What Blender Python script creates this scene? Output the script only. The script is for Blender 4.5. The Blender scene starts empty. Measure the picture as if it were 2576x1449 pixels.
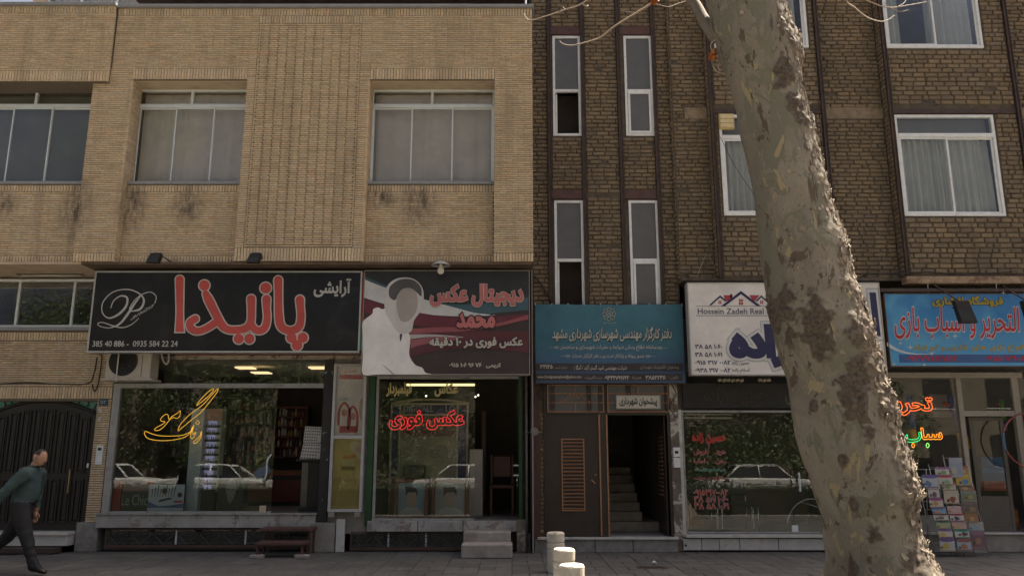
import bpy, bmesh, math, random, unicodedata
import numpy as np
from mathutils import Vector, Matrix, noise
from mathutils.geometry import delaunay_2d_cdt
random.seed(11)
S = bpy.context.scene
COL = S.collection

# ------------------------------------------------------------------ camera
TILT = math.radians(12.05)
FPX = 2019.7            # focal length in units of a 2576 px wide picture
CAM = Vector((0.0, -15.0, 1.6))
cd = bpy.data.cameras.new('camera'); cam = bpy.data.objects.new('camera', cd); COL.objects.link(cam)
cam.location = CAM; cam.rotation_euler = (math.radians(90) + TILT, 0, 0)
cd.sensor_width = 36.0; cd.lens = FPX / 2576 * 36.0; cd.clip_start = 0.05; cd.clip_end = 500
S.camera = cam

# ------------------------------------------------------------------ sky and sun
SUN = Vector((0.37, 0.30, 1.0)).normalized()
w = bpy.data.worlds.new('World'); S.world = w; w.use_nodes = True
nt = w.node_tree
sky = nt.nodes.new('ShaderNodeTexSky'); sky.sky_type = 'NISHITA'; sky.sun_disc = False
sky.sun_elevation = math.asin(SUN.z); sky.sun_rotation = math.atan2(SUN.x, SUN.y)
sky.air_density = 0.5; sky.dust_density = 9.0; sky.ozone_density = 0.2
nt.links.new(sky.outputs[0], nt.nodes['Background'].inputs[0])
nt.nodes['Background'].inputs[1].default_value = 0.06
sl = bpy.data.lights.new('sun', 'SUN'); so = bpy.data.objects.new('sun', sl); COL.objects.link(so)
sl.energy = 5.0; sl.angle = math.radians(0.5); sl.color = (1.0, 0.91, 0.77)
so.rotation_euler = (-SUN).to_track_quat('-Z', 'Y').to_euler(); so.location = (6, 10, 25)
S.view_settings.view_transform = 'Standard'; S.view_settings.look = 'None'
S.view_settings.gamma = 1.0; S.view_settings.exposure = 1.86
S.cycles.max_bounces = 7; S.cycles.transparent_max_bounces = 12
S.cycles.sample_clamp_indirect = 6.0
try: S.cycles.use_denoising = True
except Exception: pass

# ------------------------------------------------------------------ where things stand
# Facade foot line is the plane Y = 0, the street runs along X, the camera stands 15 m out.
# The survey below reads a bearing in the photograph and meets it with a plane of known depth.
def zz(py, Y=0.0):
    return CAM.z + (Y - CAM.y) * math.tan(TILT + math.atan((724.5 - py) / FPX))
def xx(px, py, Y=0.0):
    return (px - 1288.0) / FPX * ((Y - CAM.y) * math.cos(TILT) + (zz(py, Y) - CAM.z) * math.sin(TILT))
def at(px, py, Y=0.0): return Vector((xx(px, py, Y), Y, zz(py, Y)))
def R(x0, y0, x1, y1, Y=0.0):
    m = (y0 + y1) / 2
    return xx(x0, m, Y), xx(x1, m, Y), zz(y1, Y), zz(y0, Y)   # left, right, bottom, top

# ------------------------------------------------------------------ materials
def nmat(name):
    m = bpy.data.materials.new(name); m.use_nodes = True
    t = m.node_tree; return m, t, t.nodes['Principled BSDF']
def mixc(t, fac, a, b, blend='MIX'):
    n = t.nodes.new('ShaderNodeMix'); n.data_type = 'RGBA'; n.blend_type = blend
    for sock, v in ((n.inputs[0], fac), (n.inputs[6], a), (n.inputs[7], b)):
        if isinstance(v, (int, float)): sock.default_value = v
        elif isinstance(v, tuple): sock.default_value = (*v[:3], 1)
        else: t.links.new(v, sock)
    return n.outputs[2]
def noisen(t, scale, detail=4, rough=.55, vec=None, dist=0.0):
    n = t.nodes.new('ShaderNodeTexNoise'); n.inputs['Scale'].default_value = scale
    n.inputs['Detail'].default_value = detail; n.inputs['Roughness'].default_value = rough
    n.inputs['Distortion'].default_value = dist
    if vec is not None: t.links.new(vec, n.inputs['Vector'])
    return n.outputs[0]
def ramp(t, src, lo, hi):
    n = t.nodes.new('ShaderNodeMapRange'); n.inputs[1].default_value = lo; n.inputs[2].default_value = hi
    t.links.new(src, n.inputs[0]); return n.outputs[0]
def posn(t):
    return t.nodes.new('ShaderNodeNewGeometry').outputs['Position']
def scaled(t, vec, s):
    n = t.nodes.new('ShaderNodeVectorMath'); n.operation = 'MULTIPLY'; n.inputs[1].default_value = s
    t.links.new(vec, n.inputs[0]); return n.outputs[0]
def mul(t, a, b):
    n = t.nodes.new('ShaderNodeMath'); n.operation = 'MULTIPLY'
    for i, v in enumerate((a, b)):
        if isinstance(v, (int, float)): n.inputs[i].default_value = v
        else: t.links.new(v, n.inputs[i])
    return n.outputs[0]
def bumpit(t, b, h, strength, dist=.01):
    n = t.nodes.new('ShaderNodeBump'); n.inputs['Strength'].default_value = strength
    n.inputs['Distance'].default_value = dist
    t.links.new(h, n.inputs['Height']); t.links.new(n.outputs[0], b.inputs['Normal'])
MATS = {}
def M(name, col, var=.18, scale=6, rough=.7, metal=0., bump=0., bscale=60, col2=None, lo=.52, hi=.66, scale2=2.5, tone=False, spec=.4):
    """a surface with uneven colour; col2 = stains or worn patches with a shape of their own"""
    if name in MATS: return MATS[name]
    m, t, b = nmat(name); p = posn(t)
    n = noisen(t, scale, 5, .6, p)
    c = mixc(t, ramp(t, n, .3, .7), tuple(x * (1 - var) for x in col), tuple(min(1, x * (1 + var)) for x in col))
    if col2 is not None:
        n2 = noisen(t, scale2, 6, .65, p, .6)
        c = mixc(t, ramp(t, n2, lo, hi), c, tuple(col2))
    if tone:
        a = t.nodes.new('ShaderNodeAttribute'); a.attribute_name = 'tone'
        c = mixc(t, 1.0, c, a.outputs['Color'], 'MULTIPLY')
    t.links.new(c, b.inputs['Base Color'])
    b.inputs['Roughness'].default_value = rough; b.inputs['Metallic'].default_value = metal
    b.inputs['Specular IOR Level'].default_value = spec
    r = ramp(t, n, 0, 1); rr = t.nodes.new('ShaderNodeMapRange'); rr.inputs[3].default_value = max(.04, rough - .1); rr.inputs[4].default_value = min(1, rough + .1)
    t.links.new(r, rr.inputs[0]); t.links.new(rr.outputs[0], b.inputs['Roughness'])
    if bump: bumpit(t, b, noisen(t, bscale, 4, .6, p), bump)
    MATS[name] = m; return m
def P(name, col, rough=.55):            # print, paint or vinyl
    return M('print_' + name, col, .13, 2.2, rough, spec=.3, bump=.05, bscale=8, col2=tuple(c * .82 + .025 for c in col), lo=.52, hi=.8, scale2=1.7)
def glow(name, col, s):
    m, t, b = nmat(name); b.inputs['Base Color'].default_value = (*[c * .5 for c in col], 1)
    b.inputs['Emission Color'].default_value = (*col, 1); b.inputs['Emission Strength'].default_value = s
    MATS[name] = m; return m
def glass(name, tint=(.9, .93, .92), refl=1.0, dirt=.03, base=.03):
    """thin pane: clear transmission, mirror by Fresnel, a little dust"""
    m = bpy.data.materials.new(name); m.use_nodes = True; t = m.node_tree; t.nodes.clear()
    o = t.nodes.new('ShaderNodeOutputMaterial'); tr = t.nodes.new('ShaderNodeBsdfTransparent'); tr.inputs[0].default_value = (*tint, 1)
    g = t.nodes.new('ShaderNodeBsdfGlossy'); g.inputs['Roughness'].default_value = .004; g.inputs[0].default_value = (.95, .97, .97, 1)
    f = t.nodes.new('ShaderNodeFresnel'); f.inputs[0].default_value = 1.5
    # slight waviness of float glass
    nb = t.nodes.new('ShaderNodeBump'); nb.inputs['Strength'].default_value = .03; nb.inputs['Distance'].default_value = .02
    t.links.new(noisen(t, 1.6, 1, .4, posn(t)), nb.inputs['Height']); t.links.new(nb.outputs[0], g.inputs['Normal'])
    k = t.nodes.new('ShaderNodeMath'); k.operation = 'MULTIPLY_ADD'; k.inputs[1].default_value = refl; k.inputs[2].default_value = base
    t.links.new(f.outputs[0], k.inputs[0])
    mx = t.nodes.new('ShaderNodeMixShader'); t.links.new(k.outputs[0], mx.inputs[0]); t.links.new(tr.outputs[0], mx.inputs[1]); t.links.new(g.outputs[0], mx.inputs[2])
    d = t.nodes.new('ShaderNodeBsdfDiffuse'); d.inputs[0].default_value = (.5, .48, .44, 1)
    m2 = t.nodes.new('ShaderNodeMixShader'); t.links.new(mul(t, ramp(t, noisen(t, 3, 6, .7, posn(t)), .35, .8), dirt), m2.inputs[0])
    t.links.new(mx.outputs[0], m2.inputs[1]); t.links.new(d.outputs[0], m2.inputs[2]); t.links.new(m2.outputs[0], o.inputs[0])
    MATS[name] = m; return m

# ------------------------------------------------------------------ mesh builders
class MB:
    def __init__(s): s.v = []; s.f = []; s.mi = []; s.tone = []
    def add(s, vs, fs, mi=0, tone=None):
        b = len(s.v); s.v += [tuple(p) for p in vs]; s.f += [tuple(b + i for i in f) for f in fs]; s.mi += [mi] * len(fs)
        if tone is not None: s.tone += [tone] * len(vs)
        return s
    def box(s, x0, x1, y0, y1, z0, z1, mi=0):
        vs = [(x, y, z) for z in (z0, z1) for y in (y0, y1) for x in (x0, x1)]
        return s.add(vs, [(0, 2, 3, 1), (4, 5, 7, 6), (0, 1, 5, 4), (2, 6, 7, 3), (0, 4, 6, 2), (1, 3, 7, 5)], mi)
    def tube(s, pts, r, n=8, cap=True, mi=0):
        pts = [Vector(p) for p in pts]; rs = r if isinstance(r, (list, tuple)) else [r] * len(pts)
        vs = []; u = None
        for i, p in enumerate(pts):
            d = (pts[min(i + 1, len(pts) - 1)] - pts[max(i - 1, 0)])
            if d.length < 1e-9: d = Vector((0, 0, 1))
            d.normalize()
            if u is None:
                u = d.cross(Vector((0, 1, 0)) if abs(d.y) < .9 else Vector((1, 0, 0))).normalized()
            else:
                u = (u - d * u.dot(d)); u = u.normalized() if u.length > 1e-6 else d.orthogonal().normalized()
            v = d.cross(u)
            vs += [p + (u * math.cos(2 * math.pi * k / n) + v * math.sin(2 * math.pi * k / n)) * rs[i] for k in range(n)]
        fs = [(i * n + k, i * n + (k + 1) % n, (i + 1) * n + (k + 1) % n, (i + 1) * n + k) for i in range(len(pts) - 1) for k in range(n)]
        if cap: fs += [tuple(reversed(range(n))), tuple(range((len(pts) - 1) * n, len(pts) * n))]
        return s.add(vs, fs, mi)
    def loop(s, pts, r, n=5):           # closed tube
        pts = [Vector(p) for p in pts]; m = len(pts); vs = []
        for i, p in enumerate(pts):
            d = (pts[(i + 1) % m] - pts[i - 1]); d = d.normalized() if d.length > 1e-9 else Vector((1, 0, 0))
            u = d.cross(Vector((0, 1, 0))); u = u.normalized() if u.length > 1e-6 else Vector((1, 0, 0)); v = d.cross(u)
            vs += [p + (u * math.cos(2 * math.pi * k / n) + v * math.sin(2 * math.pi * k / n)) * r for k in range(n)]
        fs = [(i * n + k, i * n + (k + 1) % n, ((i + 1) % m) * n + (k + 1) % n, ((i + 1) % m) * n + k) for i in range(m) for k in range(n)]
        return s.add(vs, fs)
    def lathe(s, prof, c=(0, 0, 0), n=24, mi=0):     # (r, z) profile about the vertical through c
        c = Vector(c); vs = []
        for r, z in prof: vs += [(c.x + r * math.cos(2 * math.pi * k / n), c.y + r * math.sin(2 * math.pi * k / n), c.z + z) for k in range(n)]
        fs = [(i * n + k, i * n + (k + 1) % n, (i + 1) * n + (k + 1) % n, (i + 1) * n + k) for i in range(len(prof) - 1) for k in range(n)]
        fs += [tuple(reversed(range(n))), tuple(range((len(prof) - 1) * n, len(prof) * n))]
        return s.add(vs, fs, mi)
    def prism(s, poly, y0, y1, mi=0):   # (x, z) outline pushed along Y
        n = len(poly); vs = [(x, y0, z) for x, z in poly] + [(x, y1, z) for x, z in poly]
        fs = [tuple(range(n)), tuple(reversed(range(n, 2 * n)))] + [(i, n + i, n + (i + 1) % n, (i + 1) % n) for i in range(n)]
        return s.add(vs, fs, mi)
    def mesh(s, name, mats=()):
        m = bpy.data.meshes.new(name); m.from_pydata(s.v, [], s.f)
        for x in (mats if isinstance(mats, (list, tuple)) else [mats]): m.materials.append(x)
        if any(s.mi): m.polygons.foreach_set('material_index', s.mi)
        if s.tone and len(s.tone) == len(s.v):
            a = m.color_attributes.new('tone', 'FLOAT_COLOR', 'POINT')
            a.data.foreach_set('color', np.array([(*t, 1.0) if isinstance(t, tuple) else (t, t, t, 1.0) for t in s.tone], dtype=np.float32).ravel())
        m.validate(); m.update(); return m
    def build(s, name, mats, parent=None, bevel=0, smooth=False):
        m = s.mesh(name, mats)
        bm = bmesh.new(); bm.from_mesh(m); bmesh.ops.recalc_face_normals(bm, faces=bm.faces); bm.to_mesh(m); bm.free()
        return link(name, m, parent, bevel, smooth)
def link(name, mesh, parent=None, bevel=0, smooth=False):
    o = bpy.data.objects.new(name, mesh); COL.objects.link(o)
    if parent is not None:
        o.parent = parent
        if parent.type == 'EMPTY': o.location = -parent.location
    if smooth: mesh.polygons.foreach_set('use_smooth', [True] * len(mesh.polygons))
    if bevel:
        b = o.modifiers.new('edge', 'BEVEL'); b.width = bevel; b.segments = 2; b.limit_method = 'ANGLE'
    return o
def box(name, mats, parent, x0, x1, y0, y1, z0, z1, bevel=0):
    return MB().box(x0, x1, y0, y1, z0, z1).build(name, mats, parent, bevel)
def tag(o, label, cat, group=None, kind=None):
    o['label'] = label; o['category'] = cat
    if group: o['group'] = group
    if kind: o['kind'] = kind
    return o
def thing(name, label, cat, loc=(0, 0, 0), group=None):
    o = bpy.data.objects.new(name, None); COL.objects.link(o); o.location = loc; o.empty_display_size = .2
    return tag(o, label, cat, group)
def structure(o): o['kind'] = 'structure'; return o
def stuff(o): o['kind'] = 'stuff'; return o
def copy_tree(o, parent=None):
    c = o.copy(); COL.objects.link(c); c.parent = parent
    for ch in list(o.children): copy_tree(ch, c)
    return c
def merge(mb, other, M4):
    mb.add([M4 @ Vector(p) for p in other.v], other.f); return mb

# ------------------------------------------------------------------ flat lettering
JT = {}
for cp in list(range(0xFB50, 0xFDFB)) + list(range(0xFE70, 0xFEFD)):
    q = unicodedata.decomposition(chr(cp)).split()
    if len(q) == 2 and q[0] in ('<isolated>', '<final>', '<initial>', '<medial>'):
        JT.setdefault(chr(int(q[1], 16)), {})[q[0][1:-1]] = chr(cp)
def shaped(s):
    out = []
    for i, c in enumerate(s):
        if c not in JT: out.append(c); continue
        t = JT[c]
        prv = i > 0 and s[i - 1] in JT and 'initial' in JT[s[i - 1]]
        nxt = i + 1 < len(s) and s[i + 1] in JT and 'final' in JT[s[i + 1]] and 'initial' in t
        out.append(t.get('medial' if prv and nxt else 'final' if prv else 'initial' if nxt else 'isolated', c))
    if not any(c in JT for c in s): return s
    out.reverse(); r = []; run = []
    for c in out:
        if c.isdigit() or (c.isascii() and c.isalnum()): run.append(c)
        else: r += run[::-1]; run = []; r.append(c)
    return ''.join(r + run[::-1])
TXT = {}
def contours_of(s, n=4):
    if s in TXT: return TXT[s]
    c = bpy.data.curves.new('t', 'FONT'); c.body = shaped(s); c.size = 1
    o = bpy.data.objects.new('t', c); COL.objects.link(o); bpy.context.view_layer.update()
    cu = o.to_curve(bpy.context.evaluated_depsgraph_get()); res = []
    for sp in cu.splines:
        b = sp.bezier_points; pts = []
        for i in range(len(b)):
            p0, p1, p2, p3 = b[i].co.xy, b[i].handle_right.xy, b[(i + 1) % len(b)].handle_left.xy, b[(i + 1) % len(b)].co.xy
            k = 1 if abs((p3 - p0).cross(p1 - p0)) + abs((p3 - p0).cross(p2 - p0)) < 1e-5 else n
            for j in range(k):
                u = j / k; pts.append(tuple(p0 * (1 - u) ** 3 + p1 * 3 * u * (1 - u) ** 2 + p2 * 3 * u * u * (1 - u) + p3 * u ** 3))
        if len(pts) > 2: res.append(pts)
    o.to_curve_clear(); bpy.data.objects.remove(o); bpy.data.curves.remove(c)
    TXT[s] = res; return res
def area(p): return sum(p[i - 1][0] * p[i][1] - p[i][0] * p[i - 1][1] for i in range(len(p))) / 2
def swell(cs, d):                       # embolden
    sg = 1 if sum(area(c) for c in cs) > 0 else -1; out = []
    for c in cs:
        n = len(c); r = []
        for i in range(n):
            a, p, b = Vector(c[i - 1]), Vector(c[i]), Vector(c[(i + 1) % n])
            e1, e2 = (p - a), (b - p)
            if e1.length < 1e-9 or e2.length < 1e-9: r.append(tuple(p)); continue
            e1.normalize(); e2.normalize(); n1 = Vector((e1.y, -e1.x)); n2 = Vector((e2.y, -e2.x)); m = n1 + n2
            if m.length < .2: m = n1
            else: m = m / max(.45, m.length_squared / 2)
            r.append(tuple(p + m * d * sg))
        out.append(r)
    return out
def fill(cs):
    """non-zero winding fill of closed outlines -> verts, triangles"""
    vs = []; es = []; A = []; B = []
    for c in cs:
        c = [p for i, p in enumerate(c) if (Vector(p) - Vector(c[i - 1])).length > 1e-7]
        if len(c) < 3: continue
        b = len(vs); n = len(c); vs += [Vector(p) for p in c]; es += [(b + i, b + (i + 1) % n) for i in range(n)]
        A += c; B += c[1:] + c[:1]
    rv, re, rf = delaunay_2d_cdt(vs, es, [], 0, 1e-7)[:3]
    V = np.array([tuple(p) for p in rv]); T = np.array([f for f in rf if len(f) == 3])
    A = np.array(A); B = np.array(B); cen = V[T].mean(1); keep = np.zeros(len(T), bool)
    for k in range(0, len(T), 400):
        p = cen[k:k + 400]; y = p[:, 1:2]; up = (A[:, 1] <= y) & (B[:, 1] > y); dn = (A[:, 1] > y) & (B[:, 1] <= y)
        cr = (B[:, 0] - A[:, 0]) * (y - A[:, 1]) - (p[:, :1] - A[:, 0]) * (B[:, 1] - A[:, 1])
        keep[k:k + 400] = ((up & (cr > 0)).sum(1) - (dn & (cr < 0)).sum(1)) != 0
    return V, T[keep]
def outline(V, T):
    cnt = {}
    for t in T:
        for i in range(3):
            e = (int(t[i]), int(t[(i + 1) % 3])); cnt[e] = 1
    nx = {}
    for a, b in cnt:
        if (b, a) not in cnt: nx.setdefault(a, []).append(b)
    loops = []
    while nx:
        s = next(iter(nx)); l = [s]; c = s
        while True:
            if c not in nx: break
            d = nx[c].pop()
            if not nx[c]: del nx[c]
            if d == s: break
            l.append(d); c = d
        if len(l) > 2: loops.append([tuple(V[i]) for i in l])
    return loops
def bbox(cs):
    xs = [p[0] for c in cs for p in c]; ys = [p[1] for c in cs for p in c]; return min(xs), max(xs), min(ys), max(ys)
def fit(cs, r, box_=None):              # outlines -> rectangle (left, right, bottom, top) in metres
    x0, x1, y0, y1 = box_ or bbox(cs)
    return [[(r[0] + (x - x0) / (x1 - x0) * (r[1] - r[0]), r[2] + (y - y0) / (y1 - y0) * (r[3] - r[2])) for x, y in c] for c in cs]
def sheet(name, cs, Y, mat, parent):
    V, T = fill(cs); mb = MB(); mb.add([(x, Y, z) for x, z in V], [tuple(int(i) for i in t) for t in T])
    m = mb.mesh(name, mat); return link(name, m, parent)
def write(name, s, r, Y, mat, parent, bold=0., edge=None, edge_w=.05, skew=0., shadow=None):
    """a line of lettering in the rectangle r on the plane Y, with an optional outline in another colour"""
    cs = contours_of(s)
    if skew: cs = [[(x + y * skew, y) for x, y in c] for c in cs]
    bb = bbox(cs); o = None
    if edge is not None: sheet(name + '_outline', fit(swell(cs, bold + edge_w), r, bb), Y, edge, parent); Y -= .002
    return sheet(name, fit(swell(cs, bold) if bold else cs, r, bb), Y, mat, parent)
def cat(pts, n=6, closed=False):        # smooth curve through points
    P_ = [Vector(p) for p in pts]; m = len(P_); out = []
    for i in range(m if closed else m - 1):
        if closed: a, b, c, d = P_[i - 1], P_[i], P_[(i + 1) % m], P_[(i + 2) % m]
        else: a, b, c, d = P_[max(i - 1, 0)], P_[i], P_[i + 1], P_[min(i + 2, m - 1)]
        for k in range(n):
            u = k / n; out.append(.5 * (2 * b + (c - a) * u + (2 * a - 5 * b + 4 * c - d) * u * u + (3 * b - a - 3 * c + d) * u ** 3))
    if not closed: out.append(P_[-1])
    return out
def stroke(pts, n=6, flat=False):       # (x, y, half width) -> outline with round ends
    q = cat(pts, n); L = []; Rr = []
    for i, p in enumerate(q):
        d = (q[min(i + 1, len(q) - 1)] - q[max(i - 1, 0)]).xy; d = d.normalized() if d.length > 1e-9 else Vector((1, 0)); nn = Vector((-d.y, d.x))
        L.append(p.xy + nn * p.z); Rr.append(p.xy - nn * p.z)
    def capp(p, d):
        if flat: return []
        a0 = math.atan2(d.y, d.x); return [p.xy + Vector((math.cos(a0 + t), math.sin(a0 + t))) * p.z for t in [math.pi / 2 - math.pi * k / 8 for k in range(1, 8)]]
    de = (q[-1] - q[-2]).xy; ds = (q[0] - q[1]).xy
    c = [tuple(v) for v in L + capp(q[-1], de) + Rr[::-1] + capp(q[0], ds)]
    return c if area(c) > 0 else c[::-1]
def disc(x, y, r, n=28, ry=None):
    return [(x + r * math.cos(2 * math.pi * k / n), y + (ry or r) * math.sin(2 * math.pi * k / n)) for k in range(n)]
def survey(cs, ox, oy, k, Y):           # outlines traced on an enlargement -> metres on the plane Y
    out = []
    for c in cs:
        q = [(xx(ox + k * p[0], oy + k * p[1], Y), zz(oy + k * p[1], Y)) for p in c]
        out.append(q if area(q) > 0 else q[::-1])
    return out

for s_ in ('آرایشی', '385 40 886 -  0935 584 22 24', 'aniza', 'دیجیتال عکس', 'محمد', 'عکس فوری در ۱۰ دقیقه', 'کریمی : ۷۶ ۹۶ ۱۰۶ ۰۹۱۵',
           'شهرداری مشهد', 'دفتر کارگزار مهندسی شهرسازی شهرداری مشهد', 'سامانه اطلاع رسانی ضوابط و مقررات شهرسازی و ساختمان',
           'صدور پروانه و پایانکار تحت وب دفتر کارگزار خدمات', 'پیشخوان الکترونیک شهرداری', 'شرکت مهندسی امید گستر آژند ( اُمگا )', 'شماره ثبت :', '۳۴۱۴۵',
           'تلفن :', '۳۸۵۲۲۴۱۱', 'همراه :', '۰۹۳۳۴۷۹۹۶۴۲', 'پست الکترونیک :', 'www.Omidgostarajhand@yahoo.com',
           'Hossein Zadeh Real Estate', 'املاک', 'حسین زاده', 'زاده', '۳۸ ۵۸ ۱۰۶۰', '۳۸ ۵۸ ۱۰۶۱', '۰۹۱۵ ۳۱۷ ۰۰۸۲', '۰۹۳۸ ۳۱۷ ۰۰۸۲', 'اسلام زاده',
           'فروشگاه افشاری', 'لوازم التحریر و اسباب بازی', 'انواع بازی های فکری و تم تولد', '۰۹۳۷۷٤٤۹٤۱۲', '۰۹۱۵۰۷۹۰۵۹۱',
           'عکاس', 'فیلمبردار', 'عکس فوری', 'فوری رنگی', 'DIGITALL', 'LG', 'پیشخوان شهرداری', 'تحریر', 'سبا', 'ب', 'خرید — فروش', 'رهن — اجاره',
           'معاوضه', 'مشارکت در ساخت', 'Le Chic', 'JOIE', 'LACTEL', 'لکه بردن'):
    contours_of(s_)

# ------------------------------------------------------------------ materials
TAN = [(1.0, 1.0, 1.0), (.93, .92, .9), (1.07, 1.04, .98), (.98, .95, .88), (1.05, .97, .9), (.9, .87, .82), (1.02, 1.02, 1.05), (.96, .98, .95)]
BRN = [(1, 1, 1), (.9, .89, .9), (1.1, 1.08, 1.0), (.97, .94, .9), (1.06, 1.0, .9), (.86, .85, .85), (1.0, .97, .94), (1.16, 1.12, 1.0), (.93, .92, .93), (1.03, 1.04, 1.06)]
def brickmat(name, col, mort, bump, bs, spots=(), spotcol=(.1, .085, .07), coat=.6):
    m, t, b = nmat(name); p = posn(t)
    a = t.nodes.new('ShaderNodeAttribute'); a.attribute_name = 'tone'
    n = noisen(t, 22, 6, .65, p); c = mixc(t, ramp(t, n, .3, .72), tuple(x * .78 for x in col), tuple(x * 1.2 for x in col))
    c = mixc(t, 1.0, c, a.outputs['Color'], 'MULTIPLY')
    n2 = noisen(t, 1.1, 6, .7, p, .4); c = mixc(t, mul(t, ramp(t, n2, .48, .75), coat), c, mort)
    n4 = noisen(t, 2.4, 5, .65, scaled(t, p, (1.6, 1, .22)), .3); c = mixc(t, mul(t, ramp(t, n4, .5, .74), .55), c, tuple(x * .52 for x in col))      # grime and old mortar film
    n3 = noisen(t, 9, 5, .7, scaled(t, p, (1.6, 1, .45)))
    for sx, sz, rx, rz in spots:
        q = t.nodes.new('ShaderNodeVectorMath'); q.operation = 'SUBTRACT'; q.inputs[1].default_value = (sx, 0, sz); t.links.new(p, q.inputs[0])
        q2 = scaled(t, q.outputs[0], (1 / rx, 0, 1 / rz)); l = t.nodes.new('ShaderNodeVectorMath'); l.operation = 'LENGTH'; t.links.new(q2, l.inputs[0])
        mr = t.nodes.new('ShaderNodeMapRange'); mr.inputs[1].default_value = 1; mr.inputs[2].default_value = .1; t.links.new(l.outputs['Value'], mr.inputs[0])
        c = mixc(t, mul(t, mul(t, mr.outputs[0], ramp(t, n3, .36, .6)), .95), c, spotcol)
    t.links.new(c, b.inputs['Base Color']); b.inputs['Roughness'].default_value = .9; b.inputs['Specular IOR Level'].default_value = .2
    bumpit(t, b, noisen(t, bs, 5, .7, p), bump, .012); MATS[name] = m; return m
m_tan = brickmat('tan_brick', (.625, .495, .338), (.55, .43, .29), .35, 130,
                 ((-1.72, 6.25, .42, .62), (-7.0, 6.2, .3, .7), (-8.0, 6.1, .42, .75), (-6.0, 6.2, .35, .5), (-9.4, 6.2, .3, .4), (-2.4, 6.35, .35, .3)), (.085, .075, .068), .35)
m_tmort = M('tan_mortar', (.155, .124, .09), .15, 20, .95, bump=.3)
m_brn = brickmat('brown_brick', (.235, .183, .126), (.18, .145, .108), .9, 70, (), coat=.8)
m_bmort = M('brown_mortar', (.115, .092, .069), .35, 7, .95, bump=.8, bscale=45)
m_plaster = M('soffit_plaster', (.50, .39, .27), .12, 4, .9, bump=.2, col2=(.32, .24, .17), lo=.55, hi=.8)
m_alu = M('aluminium', (.66, .70, .70), .06, 5, .45, .0, spec=.5)
m_alus = M('shop_aluminium', (.33, .325, .31), .12, 5, .45, .1, col2=(.2, .18, .16), lo=.55, hi=.7, scale2=7)
m_white = M('white_frame', (.76, .77, .76), .08, 8, .5, col2=(.5, .48, .44), lo=.6, hi=.75, scale2=9)
m_sillgrey = M('sill_metal', (.27, .275, .275), .12, 5, .5, .0)
m_steel = M('rusty_steel', (.068, .047, .039), .3, 9, .6, .1, bump=.25, bscale=70, col2=(.12, .062, .04), lo=.56, hi=.7, scale2=4)
m_oxide = M('oxide_red_paint', (.095, .045, .037), .25, 8, .6, bump=.2, col2=(.09, .06, .05), lo=.5, hi=.68, scale2=5)
m_dark = M('dark_interior', (.10, .09, .08), .2, 3, .9)
m_room = M('room_wall', (.26, .235, .21), .15, 3, .9)
m_ceil = M('room_ceiling', (.35, .33, .3), .1, 3, .9)
m_curt = M('sheer_curtain', (.72, .64, .58), .08, 3, .9)
m_curtw = M('white_curtain', (.66, .66, .63), .08, 3, .9)
m_curtg = M('grey_blind', (.26, .25, .24), .06, 3, .9)
m_marble = M('sill_marble', (.36, .345, .32), .2, 3.2, .45, col2=(.24, .2, .18), lo=.54, hi=.6, scale2=5.5)
m_wmarble = M('white_marble', (.56, .54, .50), .15, 3, .4, col2=(.4, .37, .33), lo=.55, hi=.68, scale2=3)
m_conc = M('concrete', (.33, .30, .265), .2, 6, .92, bump=.4, col2=(.22, .19, .165), lo=.52, hi=.72, scale2=2.2)
m_stone = M('grey_stone', (.25, .235, .215), .25, 7, .85, bump=.35, col2=(.17, .155, .14), lo=.5, hi=.7, scale2=3)
m_black = M('black_paint', (.02, .018, .017), .3, 6, .5)
m_blackw = M('worn_black_post', (.03, .027, .025), .3, 6, .6, bump=.2, col2=(.4, .38, .34), lo=.63, hi=.66, scale2=7)
m_peel = M('peeling_post', (.16, .13, .105), .3, 6, .85, bump=.5, col2=(.5, .46, .4), lo=.5, hi=.56, scale2=3.5)
m_soil = M('soil', (.10, .08, .06), .3, 6, .95)
g_up = glass('upper_window_glass', (.93, .94, .93), .7, .05, .0)
g_shop = glass('shop_glass', (.955, .97, .96), .88, .016, .0)
m_louv = M('obscured_glass', (.115, .112, .11), .1, 4, .35, spec=.6)

# ------------------------------------------------------------------ ground
box_ground = MB(); box_ground.add([(-90, -120, -.16), (90, -120, -.16), (90, 40, -.16), (-90, 40, -.16)], [(0, 1, 2, 3)])
structure(box_ground.build('ground', m_soil))
m_asph = M('asphalt', (.20, .178, .152), .25, 14, .9, bump=.6, bscale=120, col2=(.16, .145, .125), lo=.5, hi=.7, scale2=.6)
structure(MB().add([(-80, -34, -.1), (80, -34, -.1), (80, -9.7, -.1), (-80, -9.7, -.1)], [(0, 1, 2, 3)]).build('road', m_asph))
m_pav = M('paver_stone', (.10, .096, .09), .22, 9, .85, bump=.35, bscale=90, tone=True, col2=(.075, .071, .066), lo=.46, hi=.66, scale2=.9)
m_joint = M('paver_joint', (.05, .046, .042), .2, 8, .95)
sw = structure(box('sidewalk', m_joint, None, -30, 30, -9.4, .3, -.14, -.012))
structure(box('kerb', m_conc, None, -30, 30, -9.62, -9.4, -.15, 0, .015))
rows = []; y = -.02; k = 0
while y > -9.3:
    rows.append((y - .345, y, .5 if k % 2 else .25)); y -= .35; k += 1
PV = {}
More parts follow.
